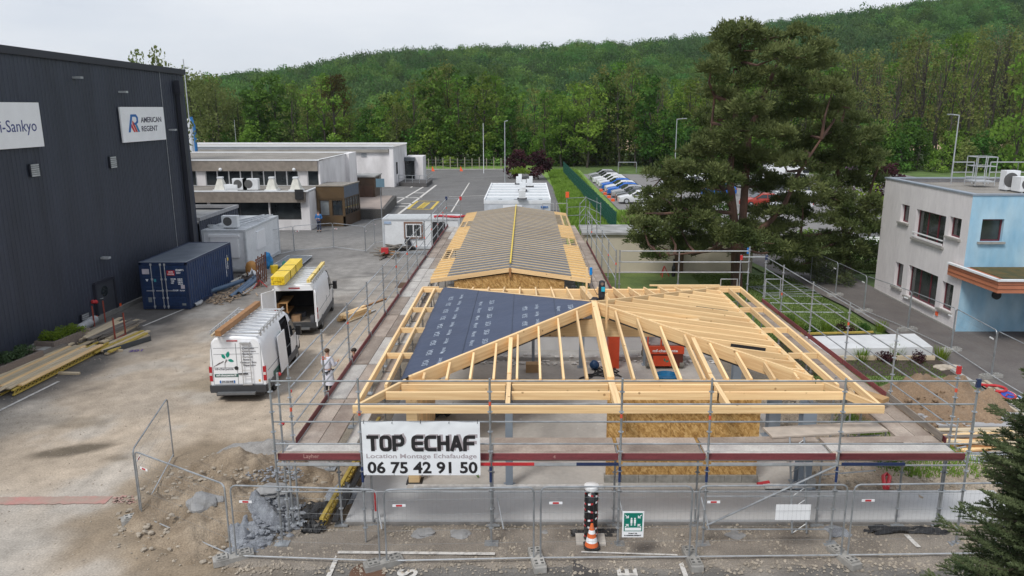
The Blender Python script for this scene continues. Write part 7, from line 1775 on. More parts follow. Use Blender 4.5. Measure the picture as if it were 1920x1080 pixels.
# banner
ban=thing('banner','white advertising banner reading TOP ECHAF with a phone number','banner',(-2.2,16.7,2.3));Yb=16.68
tl,br_=PY(677,791,Yb),PY(901,891,Yb);bw,bh=br_.x-tl.x,tl.z-br_.z;nx_,nz_=44,22;vs=[];fs=[]
for j in range(nz_+1):
    for i in range(nx_+1):
        u,v=i/nx_,j/nz_;yy=Yb+.010*fbm(u*3,v*2,1.3,3)+.015*math.exp(-((v-.9)/.1)**2)*fbm(u*12,v*5,1,2)
        vs.append((tl.x+u*bw,yy,br_.z+v*bh-.012*sin(u*pi*5)*(v>.96)))
for j in range(nz_):
    for i in range(nx_):a=j*(nx_+1)+i;fs.append((a,a+1,a+nx_+2,a+nx_+1))
b=MB();b.add(vs,fs);b.build('cloth',M_banner,ban,smooth=True)
def cloth_y(x,z):u,v=(x-tl.x)/bw,(z-br_.z)/bh;return Yb+.010*fbm(u*3,v*2,1.3,3)+.015*math.exp(-((v-.9)/.1)**2)*fbm(u*12,v*5,1,2)
def BF(u,v,d=.03):return frame((tl.x+u*bw,Yb-d,br_.z+v*bh),(1,0,0),(0,0,1))
def on_cloth(b,pts,fs,d):b.add([(x,cloth_y(x,z)-d,z)for x,z in pts],fs)
def wide(b,s,u0,v0,h_,fit,bold,d):
    vs,fs=text_geo(s,1.0,bold,.0);x0,x1=min(v[0]for v in vs),max(v[0]for v in vs)
    on_cloth(b,[(tl.x+u0*bw+(v[0]-x0)/(x1-x0)*fit*bw,br_.z+v0*bh+v[1]/.729*h_*bh)for v in vs],fs,d)
def arc(cx,cy,rx,ry,a0,a1,n=6):return[(cx+rx*cos(a0+(a1-a0)*i/n),cy+ry*sin(a0+(a1-a0)*i/n))for i in range(n+1)]
def strokes(b,word,u0,v0,u1,h_,d,th):
    q=.30;hp=pi/2
    O_=arc(1-q,1-q,q,q,hp,0)+arc(1-q,q,q,q,0,-hp)+arc(q,q,q,q,-hp,-pi)+arc(q,1-q,q,q,pi,hp);O_.append(O_[0])
    C_=[(1,1)]+arc(q,1-q,q,q,hp,pi)+arc(q,q,q,q,pi,1.5*pi)+[(1,0)]
    G={'T':[[(0,1),(1,1)],[(.5,1),(.5,0)]],'O':[O_],'P':[[(0,0),(0,1),(.7,1)]+arc(.7,.69,.3,.31,hp,-hp)+[(0,.38)]],'E':[C_,[(0,.5),(.95,.5)]],'C':[C_],'H':[[(0,0),(0,1)],[(1,0),(1,1)],[(0,.5),(1,.5)]],
         'A':[[(0,0),(.44,1),(.56,1),(1,0)],[(.2,.3),(.8,.3)]],'F':[[(0,0)]+arc(q,1-q,q,q,pi,hp)+[(1,1)],[(0,.48),(.9,.48)]]}
    adv={' ':.7};tot=sum(adv.get(c,1.5)for c in word)-.5;k=(u1-u0)/tot;x=u0;H_=h_*bh;t=th/2
    for ch in word:
        for ln in G.get(ch,[]):
            pts=[Vector((tl.x+(x+px_*k)*bw,br_.z+v0*bh+py_*H_))for px_,py_ in ln];L_,R_=[],[]
            for i,p in enumerate(pts):
                a=(p-pts[i-1]).normalized()if i else None;c=(pts[i+1]-p).normalized()if i<len(pts)-1 else None
                if a is None and pts[0]==pts[-1]:a=(p-pts[-2]).normalized()
                if c is None and pts[0]==pts[-1]:c=(pts[1]-p).normalized()
                a=a or c;c=c or a;m_=a+c;m_=m_.normalized()if m_.length>.1 else a;nn=Vector((-m_.y,m_.x));w2=t/max(.5,nn.dot(Vector((-a.y,a.x))));L_.append(p+nn*w2);R_.append(p-nn*w2)
            if pts[0]!=pts[-1]:e0=(pts[0]-pts[1]).normalized()*t*.9;e1=(pts[-1]-pts[-2]).normalized()*t*.9;L_[0]+=e0;R_[0]+=e0;L_[-1]+=e1;R_[-1]+=e1
            n=len(pts);on_cloth(b,[tuple(v)for v in L_+R_],[(i,i+1,n+i+1,n+i)for i in range(n-1)],d)
        x+=adv.get(ch,1.5)*k
b=MB();strokes(b,'TOP ECHAF',.067,.505,.965,.235,.005,.085);b.build('shadow_lettering',M_txtg,ban)
b=MB();strokes(b,'TOP ECHAF',.052,.485,.945,.235,.009,.088);b.build('main_lettering',M_txt,ban)
b=MB();wide(b,'Location Montage Echafaudage',.03,.325,.085,.94,.012,.005);b.build('middle_lettering',M_txtg,ban)
b=MB();wide(b,'06 75 42 91 50',.035,.045,.215,.94,.028,.006);b.build('phone_number',M_txt,ban)
b=MB()
for i in range(5):
    for v in(0,1):q=BF(.02+i*.24,.02+v*.96).translation;b.tube([q,q+Vector((0,.1,.05 if v else-.05))],.008,5)
b.build('cable_tie',M_black,ban)

# ================================================================== MESH FENCE PANELS
def fence_proto():
    T=thing('site_fence','fence panel','fence panel',(0,0,0));Lp,h=3.5,1.95
    b=MB();rr=.14;pts=[(.03,0,.05),(.03,0,h-rr)]+[(.03+rr-rr*cos(a),0,h-rr+rr*sin(a))for a in(pi/6,pi/3,pi/2)]+[(Lp-.03-rr+rr*sin(a),0,h-rr+rr*cos(a))for a in(0,pi/6,pi/3,pi/2)]+[(Lp-.03,0,.05)]
    b.tube(pts,.021,8);b.build('frame',M_galv,T,world=False)
    b=MB();b.tube([(.03,0,.14),(Lp-.03,0,.14)],.019,7);b.build('bottom_rail',M_galvl,T,world=False)
    b=MB();k=.13
    while k<Lp-.05:b.tube([(k,0,.14),(k,0,h)],.0012,3,False);k+=.1
    for z in(.55,.9,1.3,1.68):b.tube([(.03,.004,z),(Lp-.03,.004,z)],.0026,3,False)
    tag(b.build('wire_mesh',mat('wire',(.22,.23,.235),.5,metal=.3),T,world=False),kind='stuff')
    b=MB();b.box(.22,-.012,1.52,.52,-.004,1.58);pl=b.build('name_tag',M_white,T,world=False);b=MB();b.box(.30,-.016,1.528,.44,-.0125,1.572);b.build('tag_mark',M_red,pl,world=False)
    return T
fp=fence_proto();fused=False
def fence(a,c,label,group,z=0.0,tags=True):
    global fused
    a,c=Vector(a),Vector(c);d=c-a;M=TR((a.x,a.y,z),atan2(d.y,d.x),Vector((d.x,d.y)).length/3.5)
    if not fused:fused=True;fp.matrix_world=M;MW[fp.name]=M;fp['label']=label;fp['group']=group;return fp
    return dup_tree(fp,M,label,group)
ft_used=False
def foot_proto():
    T=thing('ballast_block','foot','fence foot',(0,0,0));b=MB()
    b.prism([(-.36,-.11),(-.30,-.12),(.30,-.12),(.36,-.11),(.36,.11),(.30,.12),(-.30,.12),(-.36,.11)],0,.12);b.box(-.30,-.1,.121,-.1,.1,.155);b.box(.1,-.1,.121,.30,.1,.155);b.build('block',M_blok,T,world=False)
    b=MB()
    for x in(-.25,-.16,.16,.25):
        for y in(-.055,.055):b.box(x-.025,y-.025,.156,x+.025,y+.025,.158)
    b.build('socket',mat('socket_dark',(.10,.10,.095),.9),T,world=False);return T
fo=foot_proto()
def foot(p,rz,label,group):
    global ft_used
    M=TR((p[0],p[1],0.01),rz,1.25,1.25,1.2)
    if not ft_used:ft_used=True;fo.matrix_world=M;MW[fo.name]=M;fo['label']=label;fo['group']=group;return
    dup_tree(fo,M,label,group)
FP=[P(326,856,.05),P(264,972,.05),P(438,1048,.05),P(719,1058,.05),P(1007,1052,.05),P(1298,1050,.05),P(1582,1047,.05),P(1868,1043,.05),P(2150,1040,.05)]
fl=['leftmost mesh fence panel running back from the concrete foot','slanting mesh fence panel in front of the grey rock heap','mesh fence panel under the left front scaffold bay','mesh fence panel below the TOP ECHAF banner','mesh fence panel carrying the green assembly point sign','mesh fence panel with the white paper sheet','mesh fence panel beside the dark conifer','mesh fence panel mostly hidden by the dark conifer']
for i in range(8):
    if i==0:fence(FP[1],FP[0],fl[0],'mesh fence panels at the front');continue
    a,c=FP[i],FP[i+1];d=(c-a).normalized()*.05;fence(a+d,c-d,fl[i],'mesh fence panels at the front')
fx=['concrete fence foot at the left fence corner','concrete fence foot below the grey rock heap','concrete fence foot at the end of the painted white line','concrete fence foot left of the striped bollard','concrete fence foot right of the green sign','concrete fence foot below the lattice ladder','concrete fence foot beside the dark conifer']
for i,(p,a)in enumerate(zip(FP[1:8],(.55,.45,.45,1.75,1.65,1.9,1.8))):foot(p,a,fx[i],'concrete feet of the front fence')
foot(FP[1]+Vector((.35,.55,0)),.55,'second concrete foot just behind the left corner one','concrete feet of the front fence')
RF=[(17.3,45.6),(17.5,42.2),(17.6,38.7),(18.25,35.3),(18.6,32.1),(18.35,28.7),(18.3,25.2),(18.2,21.8)]
rl=['far','second from the far end','third from the far end','beside the lower windows','before the blue wall corner','before the entrance canopy','nearest the earth heap']
for i in range(7):
    fence(RF[i+1]+(0,),RF[i]+(0,),'mesh fence panel along the white building, '+rl[i],'mesh fence panels along the white building')
    foot(RF[i+1],.2,'concrete foot of the fence along the white building, '+rl[i],'concrete feet beside the white building')
MF=[P(500,485),P(552,473),P(626,466),P(686,474),P(703,458),P(722,455)]
ml=['from the pale cabin corner','left one before the works yard','right one before the works yard','turning back beside the white cabin','short one ending at the white cabin']
for i in range(5):fence(MF[i],MF[i+1],'mesh fence panel in the mid yard, '+ml[i],'mesh fence panels in the mid yard')
for k,(q,lb)in enumerate(((P(500,495),'flat stack of grey mesh fence panels beside the pale cabin'),)):
    T=thing('panel_stack',lb,'fence panels',q);
    for j in range(4):
        b=MB();c=[P(508+j,500-j,.04+.05*j),P(563+j,499-j,.04+.05*j),P(582+j,480,.04+.05*j),P(540+j,479,.04+.05*j)];b.tube([tuple(v)for v in c]+[tuple(c[0])],.04,5);b.build('frame',M_galv,T)
    b=MB();c=[P(508,500,.22),P(563,499,.22),P(582,480,.22),P(540,479,.22)];b.add([tuple(v)for v in c],[(0,1,2,3)]);b.build('panel_sheet',mat('slate_sheet',(.16,.175,.19),.6),T)
T=thing('lawn_frames','galvanised mesh panels lying in a fan on the lawn by the right scaffold','fence panels',(12.5,38,0))
for j in range(3):
    a=radians(-6+j*9);o=P(1432,554-j*2,.06+j*.04);u=Vector((cos(a),sin(a),0))*3.2;v=Vector((-sin(a),cos(a),0))*1.7
    b=MB();b.tube([tuple(o),tuple(o+u),tuple(o+u+v),tuple(o+v),tuple(o)],.022,5);b.build('frame',M_galv,T)
T=thing('scaffold_frame','rectangular tube frame lying flat on the lawn nearest the right scaffold','frame',P(1440,575));c=[P(1462,585,.05),P(1582,586,.05),P(1558,571,.05),P(1444,568,.05)];b=MB();b.tube([tuple(v)for v in c]+[tuple(c[0])],.03,5);b.build('tube',M_galvl,T)

# ================================================================== SIGN, BOLLARD, CONE, PAPER
T=thing('assembly_sign','green assembly point sign with white arrows and two figures on the fence','sign',(0,16,1))
Ys=FP[4].lerp(FP[5],.5).y-.06;s0,s1=PY(1166,1007,Ys),PY(1208,959,Ys);sw,sh=s1.x-s0.x,s1.z-s0.z
b=MB();b.box(s0.x,Ys-.01,s0.z,s1.x,Ys+.01,s1.z);b.build('plate',M_white,T)
b=MB();b.box(s0.x+sw*.07,Ys-.014,s0.z+sh*.24,s1.x-sw*.07,Ys-.0105,s1.z-sh*.05);b.build('green_field',M_gsign,T)
b=MB();b.box(s0.x+sw*.12,Ys-.017,s0.z+sh*.27,s1.x-sw*.12,Ys-.0145,s0.z+sh*.38)
for cx2 in(.42,.58):
    x=s0.x+sw*cx2;b.tube([(x,Ys-.017,s0.z+sh*.74),(x,Ys-.0145,s0.z+sh*.74)],sw*.04,10);b.box(x-sw*.045,Ys-.017,s0.z+sh*.56,x+sw*.045,Ys-.0145,s0.z+sh*.70);b.box(x-sw*.03,Ys-.017,s0.z+sh*.46,x-sw*.005,Ys-.0145,s0.z+sh*.56);b.box(x+sw*.005,Ys-.017,s0.z+sh*.46,x+sw*.03,Ys-.0145,s0.z+sh*.56)
for sx,sz in((-1,1),(1,1),(-1,-1),(1,-1)):
    c=Vector((s0.x+sw*(.5+sx*.26),Ys-.0165,s0.z+sh*(.64+sz*.15)));e=c+Vector((sx*sw*.12,0,sz*sh*.09));b.bar(c,e,.004,.018)
    b.add([tuple(c+Vector((-sx*sw*.05,-.002,-sz*sh*.035))),tuple(c+Vector((sx*sw*.10,-.002,-sz*sh*.035))),tuple(c+Vector((-sx*sw*.05,-.002,sz*sh*.08)))],[(0,1,2)])
b.build('pictogram',M_white,T)
b=MB();add_text(b,'POINT DE',sh*.065,frame((s0.x+sw*.3,Ys-.012,s0.z+sh*.13),(1,0,0),(0,0,1)),.002,.001,fit=sw*.4);add_text(b,'RASSEMBLEMENT',sh*.065,frame((s0.x+sw*.1,Ys-.012,s0.z+sh*.05),(1,0,0),(0,0,1)),.002,.001,fit=sw*.8);b.build('lettering',M_txt,T)
bb=P(1107,1012,.05);T=thing('wrapped_bollard','tall post wrapped in black film with red and white tape and a white cap','bollard',bb)
tz=PY(1107,908,bb.y).z
b=MB();b.lathe([(.17,.06),(.165,.6),(.17,1.0),(.16,tz-.12)],14,(bb.x,bb.y));b.build('wrapped_post',mat('black_film',(.016,.017,.02),.25,.2,4,.6,9,bd=.03),T,smooth=True)
for i in range(6):
    z=.22+i*(tz-.4)/5.3;b=MB();n=18;tilt=.04*(-1)**i
    for k in range(n):
        if k%3==2:continue
        a0,a1=2*pi*k/n,2*pi*(k+1)/n;R_=.178;b.mi=k%3
        b.add([(bb.x+R_*cos(a0),bb.y+R_*sin(a0),z+tilt*cos(a0)),(bb.x+R_*cos(a1),bb.y+R_*sin(a1),z+tilt*cos(a1)),(bb.x+R_*cos(a1),bb.y+R_*sin(a1),z+.05+tilt*cos(a1)),(bb.x+R_*cos(a0),bb.y+R_*sin(a0),z+.05+tilt*cos(a0))],[(0,1,2,3)])
    b.build('hazard_tape',[M_white,M_red],T)
b=MB();b.lathe([(.165,tz-.13),(.18,tz-.1),(.18,tz-.02),(.15,tz),(.02,tz+.01)],14,(bb.x,bb.y));b.build('cap',M_white,T,smooth=True,angle=40)
b=MB();b.box(bb.x-.36,bb.y-.26,.03,bb.x+.36,bb.y+.22,.1);b.build('base_slab',mat('pale_slab',(.50,.47,.43),.85),T)
cb=P(1109,1024,.1);T=thing('traffic_cone','orange and white traffic cone at the foot of the black wrapped post','cone',cb)
hc=.6
for z0,z1,m_ in((.03,.14,M_cone),(.14,.26,M_white),(.26,.36,M_cone),(.36,.45,M_white),(.45,.60,M_cone)):
    rr=lambda z:.145*(1-z/.60)+.03
    b=MB();b.lathe([(rr(z0),cb.z+z0),(rr(z1),cb.z+z1)],16,(cb.x,cb.y));b.build('cone_band',m_,T,smooth=True,angle=40)
b=MB();b.prism([(cb.x-.19,cb.y-.13),(cb.x-.13,cb.y-.19),(cb.x+.13,cb.y-.19),(cb.x+.19,cb.y-.13),(cb.x+.19,cb.y+.13),(cb.x+.13,cb.y+.19),(cb.x-.13,cb.y+.19),(cb.x-.19,cb.y+.13)],cb.z,cb.z+.035);b.build('base',M_rubber,T)
Yp=FP[5].lerp(FP[6],.6).y+.03;a,c=PY(1453,975,Yp),PY(1521,946,Yp);b=MB();b.box(a.x,Yp,a.z,c.x,Yp+.006,c.z);tag(b.build('paper_sheet',M_white,loc=(a.x,Yp,a.z)),'blank white sheet tied behind the front fence mesh','paper sheet')

# ================================================================== HEAPS AND LOOSE SITE STUFF
def mound(name,label,cat,cx,cy,rx,ry,h,m,seed,sc=.8,amp=.3,n=46,rot=0.0,fineamp=.03,pw_=1.3):
    vs=[];
    for j in range(n+1):
        for i in range(n+1):
            u,v=(i/n-.5)*2.3,(j/n-.5)*2.3;d=max(0,hypot(u,v)+.22*fbm(u*1.2+seed,v*1.2,1.0,3))
            z=h*max(0,1-d**pw_)**.9 if d<1 else-.05;x0,y0=u*rx,v*ry;x=cx+x0*cos(rot)-y0*sin(rot);y=cy+x0*sin(rot)+y0*cos(rot)
            k=max(0,min(1,(1.05-d)*3));vs.append((x,y,z-.02+k*(amp*h*fbm(x,y,sc,4,seed)+fineamp*noise.noise(Vector((x*6,y*6,seed)))+fineamp*.6*noise.noise(Vector((x*14,y*14,seed))))))
    b=MB();b.add(vs,[(j*(n+1)+i,j*(n+1)+i+1,(j+1)*(n+1)+i+1,(j+1)*(n+1)+i)for j in range(n)for i in range(n)])
    return tag(b.build(name,m,loc=(cx,cy,0),smooth=True),label,cat)
mound('earth_heap','broad brown stony earth heap behind the slanting fence panel','earth heap',-8.1,19.2,2.5,3.0,.75,M_earth2,3,amp=.7,n=90,fineamp=.07)
mound('sand_heap','flat grey sand heap behind the brown earth heap','sand heap',-7.6,21.6,2.0,1.2,.5,mat('grey_sand',(.27,.26,.25),.97,.2,3,.5,25,fine=(28,.2)),5)
mound('rubble_heap','blue grey rubble heap at the foot of the front left scaffold','rubble heap',-6.75,18.0,.8,1.5,.62,M_rubg,7,sc=1.6,amp=.8,n=60,fineamp=.07)
mound('rubble_heap','small grey rubble patch under the left scaffold deck','rubble heap',-5.0,19.3,.6,.7,.22,M_rubg,8,sc=2,amp=.8,fineamp=.05)
mound('earth_heap','brown earth heap on the lawn beside the right scaffold','earth heap',14.2,25.2,3.0,2.5,1.05,M_earth,9,amp=.6,n=80,fineamp=.06)
mound('earth_heap','small brown soil pile on the lawn before the beige wall','earth heap',PY(1295,520,41).x,41,1.0,.6,.35,mat('dark_soil',(.12,.07,.04),.97,.2,3,.5,20),10)
r=random.Random(12)
def boulder(label,px,py,s,m,seed,rough=.45,grp=None,sq=.7,z0=0):
    p=P(px,py,z0);b=MB();b.blob((p.x,p.y,z0+s*sq*.35),(s,s*.85,s*sq),seed,3,rough);return tag(b.build('boulder',m,loc=(p.x,p.y,0)),label,'boulder',grp)
M_bld=mat('pale_boulder',(.33,.33,.33),.95,.2,4,.4,20,col2=(.24,.24,.245))
boulder('large pale grey boulder on the brown heap',380,950,.36,M_bld,1,z0=.42);boulder('smaller grey boulder touching the large pale one',404,943,.26,M_bld,2,z0=.42)
boulder('grey concrete lump at the top of the blue grey rubble',512,922,.40,M_bld,3,sq=.35,z0=.6)
boulder('rounded grey concrete lump before the terrace, the left one',795,1003,.28,M_bld,4,sq=.35);boulder('flatter grey concrete lump before the terrace, the right one',862,1005,.28,M_bld,5,sq=.3)
boulder('grey concrete splash left of the striped post',1018,1000,.17,M_bld,6,sq=.3);boulder('grey concrete splash behind the middle fence panel',1380,1005,.24,M_bld,7,sq=.25);boulder('tan stone slab at the left fence corner',295,1000,.18,mat('tan_stone',(.42,.34,.25),.9,.2,3),8,sq=.35)
boulder('tan stone slab below the large pale boulder',365,1000,.16,MATS['tan_stone'],9,sq=.35);boulder('pale stone block behind the left scaffold foot',583,920,.16,M_stone,10,sq=.8)
boulder('blue grey rubble splash near the lattice ladder',1570,1000,.32,M_rubg,11,sq=.2);boulder('pale rock at the top of the right earth heap',1768,692,.35,M_stone,13,sq=.4);boulder('white rock slab behind the right earth heap',1790,690,.3,M_stone,14,sq=.3)
def scatter(name,n,cx,cy,rx,ry,smin,smax,m,seed,zf):
    r2=random.Random(seed);b=MB()
    for i in range(n):
        a=r2.random()*6.28;q=r2.random()**.6;x,y=cx+cos(a)*q*rx,cy+sin(a)*q*ry;s=smin+(smax-smin)*r2.random()**2.5;b.blob((x,y,zf(x,y)),(s,s*.8,s*.6),i*.37,1,.6)
    return tag(b.build(name,m),kind='stuff')
scatter('rock_debris',620,-8.0,19.2,2.9,3.3,.02,.10,M_stone,1,lambda x,y:max(.02,.70*(1-hypot((x+8.1)/2.6,(y-19.2)/3.1)**1.2)))
scatter('grey_rubble',620,-6.75,18.0,1.0,1.7,.03,.13,M_rubg,2,lambda x,y:max(.02,.6*(1-hypot((x+6.75)/.95,(y-18.0)/1.6))))
scatter('grey_chips',140,-7.0,19.6,.9,.5,.02,.07,M_rubg,3,lambda x,y:.5)
scatter('heap_clods',300,14.2,25.2,3.0,2.5,.03,.12,M_earth,4,lambda x,y:max(.04,.9*(1-hypot((x-14.2)/3,(y-25.2)/2.5)**1.2)))
def crumple(name,label,cat,px,py,sx,sy,h,m,seed,z=.03):
    p=P(px,py);n=12;vs=[(p.x+(i/n-.5)*sx*(1+.3*fbm(j,i,.3,2,seed)),p.y+(j/n-.5)*sy,z+max(0,h*(.5+fbm(i,j,.35,3,seed))))for j in range(n+1)for i in range(n+1)]
    b=MB();b.add(vs,[(j*(n+1)+i,j*(n+1)+i+1,(j+1)*(n+1)+i+1,(j+1)*(n+1)+i)for j in range(n)for i in range(n)]);return tag(b.build(name,m,loc=(p.x,p.y,0)),label,cat)
crumple('black_plastic','crumpled black plastic under the front left scaffold','plastic sheet',588,995,.55,.5,.18,M_black,1);crumple('black_plastic','flat black plastic scrap left of the wrapped post','plastic sheet',1085,1003,.4,.3,.06,M_black,2);crumple('black_plastic','flat black plastic scrap right of the wrapped post','plastic sheet',1140,1003,.5,.35,.06,M_black,3)
crumple('black_plastic','long black membrane strip on the gravel near the conifer','plastic sheet',1700,1000,1.8,.35,.12,M_black,4);crumple('black_plastic','dark sheet on the ground right of the rubble','plastic sheet',590,960,.6,.9,.05,M_black,5)
def planks(name,label,cat,px,py,ang,n,Ln,w_,t,layers,m,seed,spread=.04,z=.03,jit=.25,rot=.06):
    p=P(px,py);T=thing(name,label,cat,p);r2=random.Random(seed)
    for l_ in range(layers):
        for i in range(n):
            a=ang+r2.uniform(-rot,rot);u=Vector((cos(a),sin(a),0));v=Vector((-sin(ang),cos(ang),0));c=Vector((p.x,p.y,z+(l_+1)*t*1.08))+v*((i-(n-1)/2)*(w_+spread))+u*r2.uniform(-jit,jit)
            L2=Ln*r2.uniform(.8,1.05);piece('plank',c-u*L2/2,c+u*L2/2+Vector((0,0,r2.uniform(0,.01))),w_,t,m if not isinstance(m,list)else r2.choice(m),T)
    return T
# stacks along the dark hall
a_st=(P(262,622)-P(10,735));ang1=atan2(a_st.y,a_st.x)
T=thing('girder_stack','long stack of pale planks on yellow lattice formwork girders beside the dark hall','timber stack',P(120,690))
ga,gb=P(25,744,0),P(205,652,0);gd=(gb-ga).normalized();gn=Vector((-gd.y,gd.x,0));Lg=(gb-ga).length
for k in range(4):
    o=ga+gn*(k*.5-.0)-gd*(0 if k<2 else 1.2*(k==3));e=o+gd*Lg*(1 if k<3 else .95)
    piece('chord',o+Vector((0,0,.28)),e+Vector((0,0,.28)),.08,.06,M_yb,T);piece('chord',o+Vector((0,0,.1)),e+Vector((0,0,.1)),.08,.06,M_yb,T)
    if k==0 or k==3:
        n=int(Lg/.22)
        for i in range(n):q=o+gd*(i*.22+.05);piece('web',q+Vector((0,0,.1)),q+gd*(.11 if i%2 else .11)+Vector((0,0,.22)),.03,.03,M_yb,T,False);piece('web',q+gd*.11+Vector((0,0,.22)),q+gd*.2+Vector((0,0,.1)),.03,.03,M_yb,T,False)
for i in range(9):
    o=ga+gn*(i*.2-.05)+gd*rnd.uniform(-.5,.5);piece('plank',o+Vector((0,0,.36)),o+gd*(Lg-rnd.uniform(0,1))+Vector((0,0,.36)),.17,.06,M_plank if i%3 else M_timber,T)
for i in range(3):
    o=ga+gn*(1.7+i*.26)+gd*(.8+i*.2);piece('plank',o+Vector((0,0,.32)),o+gd*4.2+Vector((0,0,.32)),.24,.06,M_plank,T)
for t in(.42,.92):o=ga+gd*Lg*t;piece('sleeper',o+gn*2.2+Vector((0,0,.09)),o-gn*.9+Vector((0,0,.09)),.12,.09,M_plank,T)
planks('girder_pair','short pale planks and yellow girder beyond the long timber stack','timber stack',232,645,ang1+.02,4,3.2,.18,.07,2,[M_plank,M_yb],4,.05)
b=MB();q=P(248,650);b.bar(q+Vector((-.6,-1.2,.12)),q+Vector((.4,.9,.12)),.08,.2);tag(b.build('dark_girder',mat('dark_girder',(.06,.065,.07),.6),loc=q),'dark steel girder beside the short pale planks','girder')
planks('board_rack_load','untidy pile of grey weathered boards in the rust red rack','board pile',205,632,ang1+.05,7,2.8,.2,.045,9,[M_greyw,M_greyw,M_plank],6,.0,jit=.35,rot=.09)
T=thing('post_rack','rust red steel stanchion rack holding grey boards','rack',P(222,640));mr=mat('rust_red',(.28,.055,.035),.7,.2,4)
for px,py in((217,642),(236,631),(178,617),(198,606)):p=P(px,py);pole('stanchion',(p.x,p.y,0),(p.x,p.y,1.15),.035,mr,T,6)
p,q=P(217,642),P(236,631);pole('crossbar',(p.x,p.y,.12),(q.x,q.y,.12),.035,mr,T,6)
for px,py in((178,604),(198,594)):p=P(px,py);
# planters
def planter(px,py,L_,w_,h_,lab,plant,seed,rz):
    p=P(px,py);T=thing('planter',lab,'planter',(p.x,p.y,0),rz);b=MB();o_=L_/2;i_=.1
    for bx_ in((-o_,-w_/2,0,o_,-w_/2+i_,h_),(-o_,w_/2-i_,0,o_,w_/2,h_),(-o_,-w_/2+i_,0,-o_+i_,w_/2-i_,h_),(o_-i_,-w_/2+i_,0,o_,w_/2-i_,h_)):b.box(*bx_)
    b.build('trough',M_gravp,T,world=False);b=MB();b.box(-o_+i_,-w_/2+i_,h_-.15,o_-i_,w_/2-i_,h_-.06);b.build('soil',M_soil,T,world=False)
    R=np.random.default_rng(seed);r2=random.Random(seed);V,n=leaf_cloud(R,[(r2.uniform(-o_+.2,o_-.2),r2.uniform(-w_/2+.15,w_/2-.15),h_+r2.uniform(-.02,.18),.25)for _ in range(26)],1500,.04,.8);o=bpy.data.objects.new('plants',quads_mesh('plants',V,n,plant));C.objects.link(o);o.parent=T
planter(122,652,2.3,.95,.62,'planter trough of green plants near the wall louvre',LM['lime'],1,ang1)
planter(22,700,2.4,1.0,.62,'planter trough of mixed plants at the left picture edge',leaf_mat('sage',(.04,.07,.03),(.10,.15,.07),.2,.1),2,ang1)
b=MB();p,q=P(148,632),P(166,618);b.tube([(p.x,p.y,.35),(q.x,q.y+.6,.35)],.2,14);tag(b.build('concrete_pipe',M_pipeg,loc=(p.x,p.y,0)),'grey concrete pipe lying between the planter and the hall door','pipe')
planks('slab_stack','small stack of grey slabs between the two planters','slab stack',82,672,ang1,3,1.5,.35,.09,4,[M_greyw,M_blok],9,.02)
T=thing('marking_letters','purple sprayed figures on the yard beside the planks','graffiti',P(248,657));b=MB();p=P(240,660,.02);add_text(b,'201',.42,frame((p.x,p.y,.02),(1,.25,0),(-.25,1,0)),.01,0);b.build('sprayed_figures',mat('purple_spray',(.12,.07,.25),.9),T)
# pipes and debris beside the container
for i,(a,c,rr,m_,lb)in enumerate((((380,560),(455,535),.13,M_pipe,'long blue plastic pipe crossing the others by the container'),((432,562),(478,522),.12,M_pipe,'blue plastic pipe lying nearest the yard'),((448,555),(492,516),.12,M_pipe,'blue plastic pipe with a dark open end'),((424,563),(456,545),.07,M_pipeg,'thin grey pipe between the blue pipes'),((365,576),(378,569),.10,M_pipeg,'pale grey pipe end next to the container corner'),((400,552),(428,536),.09,M_pipeg,'pale grey pipe along the container side'),((455,556),(500,518),.06,M_galv,'grey gutter length beside the blue pipes'),((432,535),(462,518),.11,mat('pale_beam',(.45,.43,.38),.8),'pale beam lying between container and cabin'))):
    p,q=P(*a),P(*c);z=rr+.02+(.14 if i==0 else 0);b=MB();b.tube([(p.x,p.y,z),((p.x+q.x)/2+.1,(p.y+q.y)/2,z),(q.x,q.y,z)],rr,12,False);b.tube([(q.x,q.y,z),(p.x,p.y,z)],rr*.86,12,False);tag(b.build('pipe',m_,loc=(p.x,p.y,0)),lb,'pipe')
r2=random.Random(31);b=MB()
for i in range(170):p=P(r2.uniform(378,460),560);y=r2.uniform(40.2,45);x=-17.0+(y-40)*.12+r2.gauss(0,.45);a=r2.random()*3;L_=r2.uniform(.1,.5);b.bar((x-cos(a)*L_/2,y-sin(a)*L_/2,r2.uniform(.03,.15)),(x+cos(a)*L_/2,y+sin(a)*L_/2,r2.uniform(.03,.2)),.07,.03)
tag(b.build('wood_debris',mat('debris_wood',(.36,.27,.19),.9,.3,3)),kind='stuff')
T=thing('prop_rack','rusty rack of steel props with red tripod legs before the pale cabin','rack',P(490,535));mru=mat('rust_prop',(.16,.07,.045),.8,.3,5)
px0,px1=P(483,540),P(500,528)
for i in range(6):t=i/5;p=px0.lerp(px1,t);pole('prop',(p.x,p.y,.0),(p.x+.05,p.y,1.75+.1*(i%2)),.04,mru,T,6)
for z in(.9,1.2,1.5,1.65):pole('bar',(px0.x,px0.y,z),(px1.x,px1.y,z),.03,mru,T,5)
for a in(0,2.1,4.2):p=P(487,539);pole('tripod_leg',(p.x+cos(a)*.45,p.y+sin(a)*.45,.02),(p.x,p.y,.45),.025,M_red,T,5)
b=MB();p=P(505,512);b.blob((p.x,p.y,.8),(.25,.2,.55),3,3,.5);tag(b.build('blue_sack',mat('blue_tarp',(.02,.20,.48),.5,.2,4),loc=(p.x,p.y,0)),'bright blue tarpaulin sack hung on the prop rack','sack')
